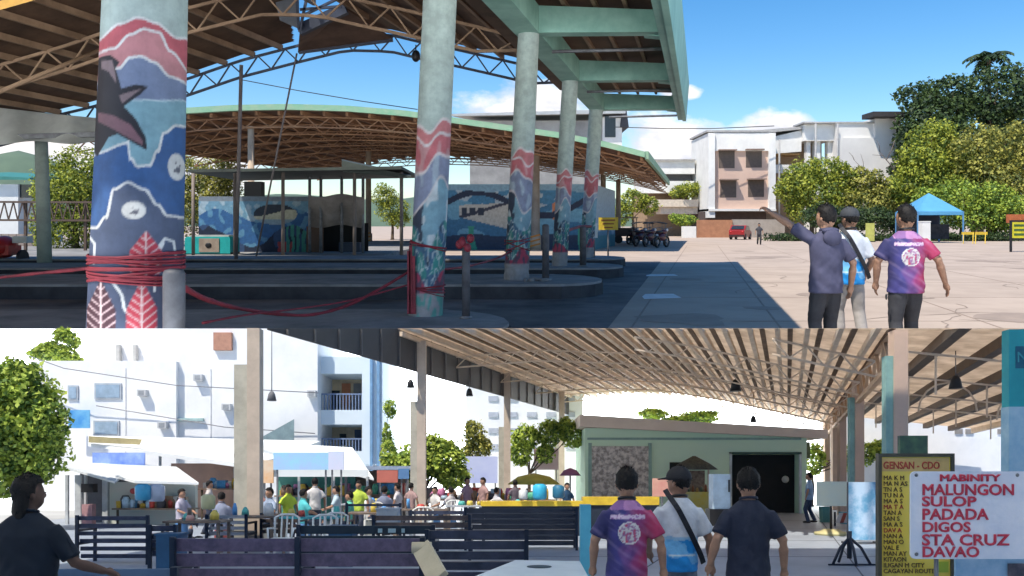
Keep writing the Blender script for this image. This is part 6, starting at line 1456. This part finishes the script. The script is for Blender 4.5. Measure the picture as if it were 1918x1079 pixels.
    m = MB(ML); 
    for (x, y, r_) in ((250, 920, 7), (262, 918, 8), (274, 924, 7), (258, 930, 6)): p = L_(x, y, D3 - .02); m.ball(p, (r_ / F * D3, .015, r_ / F * D3 * .8), 12, 6)
    m.build('red_flower', mat('flower_red', (.60, .10, .10)), s)
    m = MB(ML); m.box(X3(164), X3(186), D3 - .4, D3 - .1, Z3(922), Z3(906)); m.build('dark_box', BLACK, s)
    m = MB(ML); m.box(X3(165), X3(184), D3 - .4, D3 - .15, 0, Z3(944)); m.build('pink_tub', mat('pink_tub', (.55, .3, .3)), s)
    def sign(lab, x0, x1, y0, y1, D, c, c2, sc_):
        o = thing('banner_sign', lab, 'banner', L_((x0 + x1) / 2, y1, D), ML); a, b_ = L_(x0, y1, D), L_(x1, y0, D)
        m = MB(ML); m.box(a[0], b_[0], D, D + .05, a[2], b_[2]); m.build('panel', mat('sign_' + str(x0), c, .6, c2, sc_), o)
        m = MB(ML); m.bar((a[0] + .1, D + .09, 0), (a[0] + .1, D + .09, b_[2]), .05, .05); m.bar((b_[0] - .1, D + .09, 0), (b_[0] - .1, D + .09, b_[2]), .05, .05); m.build('post', STEEL, o)
    sign('blue banner sign above the cream awning stall', 173, 271, 848, 880, 28.6, (.10, .20, .62), (.30, .42, .78), 1.4)
    sign('pastel blue and cyan banner right of the nearest post', 512, 615, 848, 880, 25, (.40, .52, .80), (.30, .66, .75), 1.0)
    sign('pale lilac banner next to the pastel blue one', 615, 644, 846, 880, 25, (.68, .64, .78), (.6, .66, .8), 1.0)
    sign('orange poster at the right foot of the nearest post', 488, 512, 862, 905, 25.5, (.72, .38, .16), (.7, .55, .4), 1.5)
    sign('red signboard under the blue stall roof', 706, 745, 881, 904, 27, (.55, .17, .13), (.45, .14, .11), 1.5)
    sign('small blue board beside the red signboard', 746, 766, 878, 897, 27, (.12, .26, .46), (.1, .2, .4), 2)
    sign('faded pink banner beyond the third post', 1000, 1046, 840, 880, 38, (.72, .40, .42), (.66, .5, .5), .8)
    sign('lavender blue sheet hung between the bush and the third post', 868, 932, 855, 905, 34, (.42, .48, .80), (.55, .6, .84), .6)
    s2 = thing('awning_stall', 'wide white roofed stall with green inside, behind the eating tables', 'stall', L_(580, 960, 26.5), ML)
    m = MB(ML); m.hexa([L_(486, 846, 26), L_(700, 900, 26), L_(700, 896, 26), L_(486, 841, 26)], [L_(486, 832, 30), L_(660, 842, 30), L_(660, 838, 30), L_(486, 828, 30)]); m.hexa([L_(490, 893, 25.6), L_(690, 893, 25.6), L_(690, 880, 25.6), L_(490, 880, 25.6)], [L_(490, 893, 25.8), L_(690, 893, 25.8), L_(690, 880, 25.8), L_(490, 880, 25.8)]); m.build('roof', mat('white_tarp', (.80, .82, .80), .8, (.7, .74, .74), .8), s2)
    m = MB(ML); a, b_ = L_(520, 960, 29), L_(665, 885, 29); m.box(a[0], b_[0], 29, 29.2, 0, b_[2]); m.build('green_back', mat('stall_green', (.12, .36, .28), .8, (.08, .22, .18), 1), s2)
    for px in (492, 560, 625, 688): m = MB(ML); x = L_(px, 0, 26)[0]; m.bar((x, 26, 0), (x, 26, L_(0, 885, 26)[2]), .07, .07); m.build('post', mat('pale_post', (.55, .57, .57)), s2)
    s3 = thing('white_roof_shelter', 'long sloping white roof over the stalls in front of the white building', 'shelter', L_(330, 960, 33), ML)
    m = MB(ML); m.hexa([L_(165, 836, 31), L_(480, 880, 29), L_(480, 872, 29), L_(165, 830, 31)], [L_(165, 824, 35), L_(600, 836, 35), L_(600, 826, 35), L_(165, 816, 35)]); m.build('roof', mat('white_roof', (.86, .87, .85), .7, (.78, .8, .8), .6), s3)
    m = MB(ML); m.hexa([L_(166, 829, 30.7), L_(262, 833, 30.7), L_(266, 823, 30.7), L_(166, 817, 30.7)], [L_(166, 829, 30.9), L_(262, 833, 30.9), L_(266, 823, 30.9), L_(166, 817, 30.9)]); m.build('ochre_edge', mat('ochre_edge', (.50, .42, .22), .8), s3)
    m = MB(ML); m.box(L_(310, 0, 31)[0], L_(470, 0, 31)[0], 31.5, 31.7, 0, L_(0, 868, 31.5)[2]); m.build('stall_wall', mat('peach_wall', (.58, .36, .27), .8, (.46, .3, .24), 1.2), s3)
    for px in (180, 300, 440): m = MB(ML); x = L_(px, 0, 30.5)[0]; m.bar((x, 30.5, 0), (x, 30.5, L_(0, 850, 30.5)[2]), .08, .08); m.build('post', mat('pale_post', (.55, .57, .57)), s3)
    m = MB(ML); a, b_ = L_(640, 880, 28), L_(772, 873, 28); m.box(a[0], b_[0], 28, 30, a[2], b_[2]); r_ = thing('blue_roof_stall', 'low stall with flat blue grey roof left of the second street post', 'stall', L_(706, 960, 28), ML); m.build('roof', mat('blue_grey_roof', (.34, .42, .56), .6), r_)
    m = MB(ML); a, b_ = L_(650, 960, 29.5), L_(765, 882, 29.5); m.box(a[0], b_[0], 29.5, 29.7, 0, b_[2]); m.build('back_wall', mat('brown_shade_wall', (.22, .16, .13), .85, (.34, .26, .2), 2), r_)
    for px in (648, 764): m = MB(ML); x = L_(px, 0, 28.2)[0]; m.bar((x, 28.2, 0), (x, 28.2, L_(0, 880, 28.2)[2]), .08, .08); m.build('post', STEEL, r_)
    for (px, py, D, r_, h, c, lab) in ((1000, 897, 30, 1.0, .42, (.60, .52, .10), 'wide yellow market umbrella behind the counter'), (1068, 884, 31, .42, .3, (.42, .16, .28), 'small purple umbrella left of the green building')):
        p = L_(px, py, D); o = thing('market_umbrella', lab, 'umbrella', (p[0], D, 0), ML)
        m = MB(ML); m.tube([(p[0], D, p[2] - h / 2), (p[0], D, p[2] + h * .2), (p[0], D, p[2] + h * .5)], [r_, r_ * .6, .03], 12); m.build('canopy', mat('umbrella_%d' % px, c, .7, tuple(x * .75 for x in c), 2, translucent=.25), o)
        m = MB(ML); m.tube([(p[0], D, 0), (p[0], D, p[2])], .03, 6); m.build('pole', STEEL, o)
lo_street()
def lo_trees():
    def T(name, lab, px, D, th, blobs, n, sz, lm, seed, r0=.12, sh=.5):
        s = D / F; bl = [((x - px) * s, dy, 1.6 + (893 - y) * s, rx * s, max(rx, ry) * s * .9, ry * s) for (x, y, rx, ry, dy) in blobs]
        return tree(name, lab, 'tree', ML, (L_(px, 0, D)[0], D, 0), th, r0, bl, n, sz, lm, 'trees along the street', seed, sh)
    T('leafy_tree', 'big leafy green tree at the left edge beside the dark shirted person', 40, 24, 2.2, [(25, 745, 72, 60, 0), (75, 790, 46, 60, 0), (0, 820, 80, 66, -.3), (55, 850, 60, 60, 0), (-30, 760, 60, 60, 0), (0, 885, 70, 50, -.2), (30, 700, 34, 26, 0)], 11000, .26, LF_LOW, 41, .2)
    T('pale_tree', 'small washed out tree on the roof line behind the white building', 110, 43, 4.5, [(118, 628, 18, 14, 0), (100, 655, 26, 14, 0), (135, 640, 12, 18, 0), (112, 668, 34, 12, 0), (75, 664, 20, 12, 0)], 1600, .3, LF_LOW, 42, .1)
    T('street_bush', 'bright green bush between the second and third street posts', 800, 31, 1.0, [(775, 870, 50, 34, 0), (830, 865, 40, 40, 0), (810, 840, 32, 26, 0), (750, 880, 34, 26, 0), (850, 890, 30, 24, 0)], 5200, .24, LF_LOW, 43, .12)
    T('street_bush', 'slim bright shrub against the balcony block corner', 728, 34, 1.4, [(728, 850, 14, 34, 0), (730, 765, 11, 18, 0), (738, 885, 24, 22, 0), (724, 815, 8, 20, 0)], 1300, .2, LF_LOW, 44, .08)
    T('slender_tree', 'thin olive tree left of the third street post', 888, 36, 2.0, [(888, 815, 22, 26, 0), (905, 840, 18, 22, 0), (880, 850, 16, 18, 0)], 900, .24, LF_OLV, 45, .08, .3)
    T('slender_tree', 'bright tree between the third and fourth street posts', 985, 37, 2.0, [(985, 820, 28, 24, 0), (975, 850, 22, 22, 0), (1030, 812, 24, 26, 0), (1075, 815, 24, 24, 0), (1060, 800, 18, 16, 0), (1020, 850, 18, 18, 0)], 3000, .24, LF_LOW, 46, .1)
    T('skyline_tree', 'sunlit tree tops glimpsed over the green building', 1260, 43.5, 5, [(1225, 776, 26, 10, 0), (1310, 782, 34, 12, 0), (1270, 790, 30, 10, 0)], 1600, .28, LF_LOW, 47, .1)
    T('skyline_tree', 'pale yellow tree seen between the right hand posts', 1520, 43, 2, [(1525, 860, 18, 30, 0), (1620, 850, 20, 22, 0), (1655, 842, 24, 22, 0), (1590, 858, 16, 24, 0), (1700, 840, 16, 18, 0)], 2000, .28, LF_LOW, 48, .1)
lo_trees()

def right_side():
    def text(s, x, y, z, size, m_, par, sx=1.0, off=0.0, name='lettering'):
        c = bpy.data.curves.new(name, 'FONT'); c.body = s; c.size = size; c.extrude = .002; c.bevel_depth = off; c.bevel_resolution = 0; c.resolution_u = 3
        o = bpy.data.objects.new(name, c); COL.objects.link(o); c.materials.append(m_); o.parent = par
        o.rotation_euler = (R(90), 0, 0); o.scale = (sx, 1, 1); 
        bpy.context.view_layer.update(); me = bpy.data.meshes.new_from_object(o.evaluated_get(bpy.context.evaluated_depsgraph_get()))
        bpy.data.objects.remove(o); o = bpy.data.objects.new(name, me); COL.objects.link(o); o.parent = par
        o.rotation_euler = (R(90), 0, 0); o.scale = (sx, 1, 1); o.location = Vector(ML((x, y, z))) - root_loc(par); return o
    # yellow destination board
    D = 6.0; t = thing('destination_board', 'tall yellow destination board in a dark frame with a list of places', 'sign board', L_(1715, 1079, D), ML)
    a, b = L_(1650, 1075, D), L_(1780, 856, D)
    m = MB(ML); m.box(a[0], b[0], D, D + .02, .12, b[2]); m.build('panel', mat('mustard_panel', (.80, .58, .06), .6, (.66, .54, .12), 1.6), t)
    m = MB(ML)
    for x in (a[0] - .012, b[0] + .012): m.box(x - .013, x + .013, D - .015, D + .035, 0, b[2] + .026)
    m.box(a[0] + .001, b[0] - .001, D - .015, D + .035, b[2] + .001, b[2] + .026); m.box(a[0] + .001, b[0] - .001, D - .015, D + .035, .09, .119); m.build('frame', mat('dark_olive_frame', (.075, .07, .05), .5), t)
    RI = mat('red_ink', (.38, .06, .04), .6); BI = mat('brown_black_ink', (.12, .075, .03), .6)
    m = MB(ML); p0, p1 = L_(1652, 883, D), L_(1777, 858, D); m.box(p0[0], p1[0], D - .0045, D - .001, p0[2], p1[2]); m.build('header_band', mat('tan_band', (.60, .42, .16), .6), t)
    q = L_(1652, 881, D); text('GENSAN - CDO', q[0] + .006, D - .006, q[2] + .012, .075, RI, t, .80, .0018)
    rows = ['MA K M', 'MA N AS', 'TN A S', 'TU N A', 'MA A S', 'MA T A', 'TAN A', 'SAN S', 'MA A S', 'DAV A', 'NAN A', 'MAN O', 'VAL E', 'MAN AY', 'KITAON', 'ILIGAN M CITY', 'CAGAYAN ROUTE']
    for i, r_ in enumerate(rows):
        q = L_(1654, 893 + i * 10.9 + 6, D); text(r_, q[0], D - .006, q[2], .046, BI if i not in (5, 9) else RI, t, 1.0, .0006)
    m = MB(ML); p0, p1 = L_(1750, 1072, D), L_(1776, 1052, D); m.box(p0[0], p1[0], D - .0045, D - .001, p0[2], p1[2]); m.build('green_patch', mat('lime_patch', (.32, .42, .05), .6), t)
    # white destination sign
    D = 5.0; t = thing('route_sign', 'white route sign with red town names overlapping the yellow board', 'sign', L_(1820, 1079, D), ML)
    a, b = L_(1706, 1047, D), L_(2010, 883, D)
    m = MB(ML); x0, x1, z0, z1 = a[0], b[0], a[2], b[2]; r_ = .03
    out = []
    for (cx, cz, s0) in ((x1 - r_, z0 + r_, -90), (x1 - r_, z1 - r_, 0), (x0 + r_, z1 - r_, 90), (x0 + r_, z0 + r_, 180)):
        for k in range(5): an = R(s0 + k * 22.5); out.append((cx + r_ * math.cos(an), cz + r_ * math.sin(an)))
    m.prism(out, D, D + .015); m.build('panel', mat('pale_blue_white_panel', (.74, .74, .78), .45, (.54, .60, .70), 2.6, .15, 14), t)
    RD = mat('sign_red', (.52, .03, .06), .55, (.38, .05, .08), 14, lo=.42, hi=.7)
    for (px, py) in ((1716, 890), (1716, 1038), (1905, 890)):
        q = L_(px, py, D); m = MB(ML); m.ball((q[0], D - .004, q[2]), (.012, .006, .012), 10, 6); m.build('bolt', STEEL, t)
    for s, px, py, w, h in (('MABINITY', 1759, 901, 114, 12), ('MALUNGON', 1726, 927, 171, 20), ('SULOP', 1726, 948, 102, 18), ('PADADA', 1726, 973, 124, 20), ('DIGOS', 1726, 996, 90, 18), ('STA CRUZ', 1726, 1021, 164, 20), ('DAVAO', 1726, 1043, 106, 19)):
        q = L_(px, py, D); hh = h / F * D; size = hh / .70
        o = text(s, q[0], D - .004, q[2], size, RD, t, 1.0, .0022)
        bpy.context.view_layer.update(); ww = o.dimensions.x; o.scale.x = (w / F * D) / max(ww, .01)
    m = MB(ML)
    for x in (a[0] + .18, b[0] - .1): m.tube([(x, D + .04, 0), (x, D + .04, b[2] - .03)], .014, 8)
    m.build('post', STEEL, t)
    t = thing('lower_poster', 'pale blue poster below the white route sign', 'poster', L_(1850, 1079, 5.4), ML)
    m = MB(ML); a, b = L_(1790, 1100, 5.4), L_(2000, 1035, 5.4); m.box(a[0], b[0], 5.4, 5.42, .3, b[2]); m.build('panel', mat('blue_poster', (.22, .40, .56), .6, (.4, .54, .66), 6), t)
    m = MB(ML); m.box(a[0] + .1, a[0] + .14, 5.43, 5.46, 0, b[2]); m.box(b[0] - .14, b[0] - .1, 5.43, 5.46, 0, b[2]); m.build('post', STEEL, t)
    m = MB(ML); p0, p1 = L_(1890, 1090, 5.38), L_(1940, 1056, 5.38); m.box(p0[0], p1[0], 5.385, 5.397, p0[2], p1[2]); m.build('photo_patch', mat('photo_dark', (.03, .035, .05), .6, (.25, .2, .22), 6), t)
    # teal pillar at the right edge
    D = 8.0; t = thing('teal_pillar', 'teal pillar with faded blue notices at the right edge', 'pillar', L_(1930, 1079, D), ML)
    a = L_(1890, 615.5, D); m = MB(ML); m.box(a[0], a[0] + .42, D, D + .12, 1.6 + (893 - 762) / F * D, 1.6 + .1853 * D - .01); m.build('upper_shaft', mat('teal_paint', (.03, .34, .38), .6, (.02, .25, .30), 1.5), t)
    m = MB(ML); m.box(a[0] - .005, a[0] + .425, D - .005, D + .125, 0, 1.6 + (893 - 762) / F * D); m.build('lower_shaft', mat('faded_blue_white', (.36, .52, .62), .7, (.22, .40, .55), 5, .1, 20), t)
    m = MB(ML); p = L_(1902, 690, D); m.box(p[0], p[0] + .1, D - .004, D, p[2], p[2] + .22); m.build('notice', mat('navy_notice', (.02, .12, .20)), t)
    text('N', L_(1903, 690, D)[0], D - .0105, p[2] + .06, .15, mat('teal_ink', (.05, .3, .35)), t)
    # small board hung on the near salmon post
    t = thing('dark_board', 'dark green board above the yellow destination board', 'board', L_(1712, 850, 12), ML)
    a, b = L_(1686, 852, 12), L_(1738, 816, 12); m = MB(ML); m.box(a[0], b[0], 12, 12.08, a[2], b[2]); m.build('panel', mat('dark_green_board', (.03, .06, .06), .6, (.09, .17, .09), 4), t)
    m = MB(ML); m.bar((a[0] + .2, 12.1, 0), (a[0] + .2, 12.1, b[2]), .05, .05); m.build('post', STEEL, t)
    # signs on stands in the aisle
    t = thing('stand_sign', 'cream sign board on a black pole with round yellow foot', 'sign', L_(1558, 1000, 22), ML)
    a, b = L_(1530, 948, 22), L_(1586, 902, 22); c = (a[0] + b[0]) / 2
    m = MB(ML); m.box(a[0], b[0], 22, 22.05, a[2], b[2]); m.build('panel', mat('cream_panel', (.55, .58, .48), .6, (.48, .55, .5), 2), t)
    m = MB(ML); m.tube([(c, 22.06, .1), (c, 22.06, a[2] + .3)], .035, 8); m.build('pole', BLACK, t)
    m = MB(ML); m.tube([(c, 22.06, 0), (c, 22.06, .08), (c, 22.06, .1), (c, 22.06, .16)], [.44, .44, .3, .2], 20); m.build('foot', mat('cream_yellow', (.58, .52, .26), .6), t)
    t = thing('tarpaulin_banner', 'standing blue and white printed banner behind the black stand', 'banner', L_(1618, 1000, 19), ML)
    a, b = L_(1590, 1008, 19), L_(1650, 903, 19); m = MB(ML); m.grid(lambda u, v: (a[0] + (b[0] - a[0]) * u, 19 + .04 * math.sin(u * 9), .1 + (b[2] - .1) * v), 24, 2, thick=(0, .02, 0)); m.build('sheet', mat('blue_print', (.46, .60, .74), .6, (.14, .36, .55), 2.2, lo=.42, hi=.6), t)
    m = MB(ML); 
    for x in (a[0], b[0]): m.bar((x, 19.06, 0), (x, 19.06, b[2]), .04, .04); m.bar((x, 18.8, .02), (x, 19.4, .02), .04, .04)
    m.build('frame', FRM, t)
    t = thing('black_stand', 'black four legged sign stand without a board on the aisle floor', 'stand', L_(1591, 1059, 14.5), ML)
    c = L_(1591, 1059, 14.5); D = 14.5
    m = MB(ML); m.tube([(c[0], D, .12), (c[0], D, L_(0, 995, D)[2])], .045, 8); m.build('pole', FRM, t)
    for (dx, dy) in ((-.34, -.1), (.34, -.1), (-.05, .35), (.0, -.3)):
        m = MB(ML); m.tube([(c[0], D, .5), (c[0] + dx * .55, D + dy * .55, .32), (c[0] + dx, D + dy, .02)], .026, 7); m.build('leg', FRM, t)
    m = MB(ML); m.bar((c[0] - .42, D - .1, .02), (c[0] + .42, D - .1, .02), .04, .03); m.build('foot_bar', FRM, t)
    t = thing('striped_barrier', 'low red and white striped barrier near the aisle sign', 'barrier', L_(1583, 980, 26), ML)
    for k in range(5):
        m = MB(ML); a = L_(1566 + k * 7, 982, 26); m.hexa([(a[0], 26, .1), (a[0] + .12, 26, .1), (a[0] + .24, 26, .42), (a[0] + .12, 26, .42)], [(a[0], 26.06, .1), (a[0] + .12, 26.06, .1), (a[0] + .24, 26.06, .42), (a[0] + .12, 26.06, .42)]); m.build('stripe', mat('stripe_red' if k % 2 else 'stripe_white', (.5, .12, .08) if k % 2 else (.7, .68, .66)), t)
    m = MB(ML); a = L_(1566, 0, 26)[0]; m.bar((a, 26.1, 0), (a, 26.1, .45), .05, .05); m.bar((a + .7, 26.1, 0), (a + .7, 26.1, .45), .05, .05); m.build('leg', FRM, t)
    for (px, py, D, w, h, c, lab) in ((1548, 980, 28, .3, .55, (.12, .32, .3), 'teal plastic bin by the blue clad man'), (1596, 950, 27, .5, .4, (.08, .38, .52), 'cyan crate beside the printed banner'), (1630, 985, 20.5, .35, .5, (.25, .5, .6), 'pale cyan tub behind the printed banner')):
        x = L_(px, 0, D)[0]; m = MB(ML); m.hexa([(x - w * .42, D, 0), (x + w * .42, D, 0), (x + w * .42, D + w, 0), (x - w * .42, D + w, 0)], [(x - w / 2, D - .02, h), (x + w / 2, D - .02, h), (x + w / 2, D + w + .02, h), (x - w / 2, D + w + .02, h)])
        m.build('plastic_bin', mat('bin_%d' % px, c, .5), label=lab, cat='bin')
FRM = mat('dark_steel_frame', (.03, .035, .05), .5)
right_side()

def lo_people():
    def at(px, D): return (L_(px, 0, D)[0], D, 0)
    person(ML, at(1174, 6.6), 'man in printed purple and red shirt with round emblem, walking toward the doorway', 1.66, yaw=R(-3), wide=1.02, paintfn=emblem_shirt, pants=BLK, head_turn=R(-6),
           arms={'l': ((-.27, .0, 1.10), (-.28, .08, .88)), 'r': ((.28, -.03, 1.10), (.31, .04, .87))})
    person(ML, at(1272, 7.0), 'man in white and blue shirt and dark cap with bag strap, inside the hall', 1.67, yaw=R(4), wide=.98, paintfn=sea_shirt, pants=mat('grey_blue_trousers', (.17, .2, .24), .9), cap=mat('black_cap', (.02, .02, .024), .8), head_turn=R(40), strap=STRAP, skin=SKIN2,
           arms={'l': ((-.27, .06, 1.12), (-.22, .20, .95)), 'r': ((.26, -.04, 1.08), (.30, .02, .84))})
    person(ML, at(1402, 6.6), 'man in plain dark navy shirt walking right of the capped man', 1.66, yaw=R(-4), wide=1.06, shirt=mat('dark_navy_cloth', (.020, .026, .048), .85, (.013, .017, .035), 5, .6, 13), pants=BLK, head_turn=R(-4),
           arms={'l': ((-.27, -.05, 1.12), (-.31, .05, .90)), 'r': ((.28, -.03, 1.10), (.31, .06, .86))})
    person(ML, at(52, 5.4), 'person in dark shirt with covered face standing at the far left by the bench', 1.60, yaw=R(-8), wide=1.3, shirt=mat('near_black_blue', (.005, .011, .022), .9, (.004, .008, .016), 4), pants=mat('olive_khaki', (.22, .20, .15)), head_turn=R(-28), hair='long', skin=mat('skin_shade', (.10, .055, .04)),
           arms={'l': ((-.32, -.02, 1.1), (-.30, .10, .88)), 'r': ((.34, .05, 1.08), (.42, .26, 1.0))}, belly=.04)
    person(ML, at(1516, 27.5), 'distant man in pale blue shirt by the right door jamb', 1.72, yaw=R(60), shirt=mat('pale_blue_cloth', (.28, .42, .60)), pants=mat('navy_trousers', (.03, .05, .10)), vox=.014, fingers=False)
    crowd = [(415, 19, (.25, .28, .38), 'person in grey blue by the nearest post, second from the left of the crowd'), (452, 18.5, (.55, .30, .26), 'person in faded red at the nearest post'), (505, 19.5, (.28, .34, .45), 'person in grey blue shirt right of the nearest post'), (540, 19, (.55, .68, .06), 'person in neon yellow green shirt at the teal table'), (568, 20.5, (.10, .50, .52), 'person in teal shirt behind the teal table'), (590, 21, (.66, .62, .6), 'person in white shirt right of the teal one'),
             (655, 20, (.12, .45, .34), 'person in green shirt by the railed bench'), (672, 21, (.50, .62, .08), 'person in lime shirt beside the one in green'), (690, 22, (.62, .62, .6), 'person in white with dark hair beside the lime one'), (770, 24, (.40, .26, .24), 'person in brown behind the food tables'), (845, 25, (.50, .46, .46), 'person in grey at the far food tables'), (905, 25.5, (.36, .22, .20), 'person in maroon at the far food tables'), (1062, 24.5, (.02, .06, .12), 'person in dark blue standing behind the counter')]
    crowd += [(392, 22, (.5, .45, .42), 'person in beige left of the nearest post'), (720, 23, (.2, .22, .3), 'person in slate blue under the blue stall roof'), (745, 22, (.55, .5, .5), 'person in pale pink beside the second street post'),
              (815, 26, (.6, .58, .55), 'person in cream just right of the second street post'), (875, 27, (.3, .2, .25), 'person in plum under the lavender sheet'), (930, 27, (.55, .55, .58), 'person in pale grey left of the third street post'), (965, 26.5, (.15, .12, .14), 'person in near black right of the third street post'), (630, 23, (.4, .5, .55), 'person in pale blue between the green and teal shirts'),
              (480, 21, (.62, .3, .25), 'person in coral peeking out beside the nearest post'), (340, 21, (.45, .42, .5), 'person in lilac before the flowered stall wall')]
    for i, (px, D, c, lab) in enumerate(crowd):
        sit = i % 2 == 0 and px < 1000; x0, y0, _ = at(px, D)
        kw = {}
        if sit:
            kw = dict(legs={'l': ((-.11, .42, .80), (-.11, .42, .42)), 'r': ((.11, .42, .80), (.12, .36, .42))}, arms={'l': ((-.25, .12, 1.12), (-.12, .36, 1.05)), 'r': ((.26, .10, 1.12), (.16, .34, 1.02))})
            m = MB(ML); m.loft([(x0, y0, 0, .19, .19), (x0, y0, .36, .15, .15), (x0, y0, .40, .17, .17)], 14); m.build('plastic_stool', mat('stool_%d' % (i % 3), ((.5, .1, .08), (.1, .25, .5), (.6, .58, .5))[i % 3], .5), label='plastic stool under a seated diner in the eating area', cat='stool', group='plastic stools in the eating area')
        person(ML, (x0, y0, -.36 if sit else 0), lab, 1.58 + .05 * (i % 3) if sit else 1.40 + .08 * (i % 3), yaw=R((i * 77) % 360), **kw, shirt=mat('cloth_%d' % i, c, .85), pants=mat('crowd_trousers', (.04, .05, .08)), vox=.02, fingers=False, skin=SKIN2 if i % 2 else SKIN, group='people in the eating area')
lo_people()
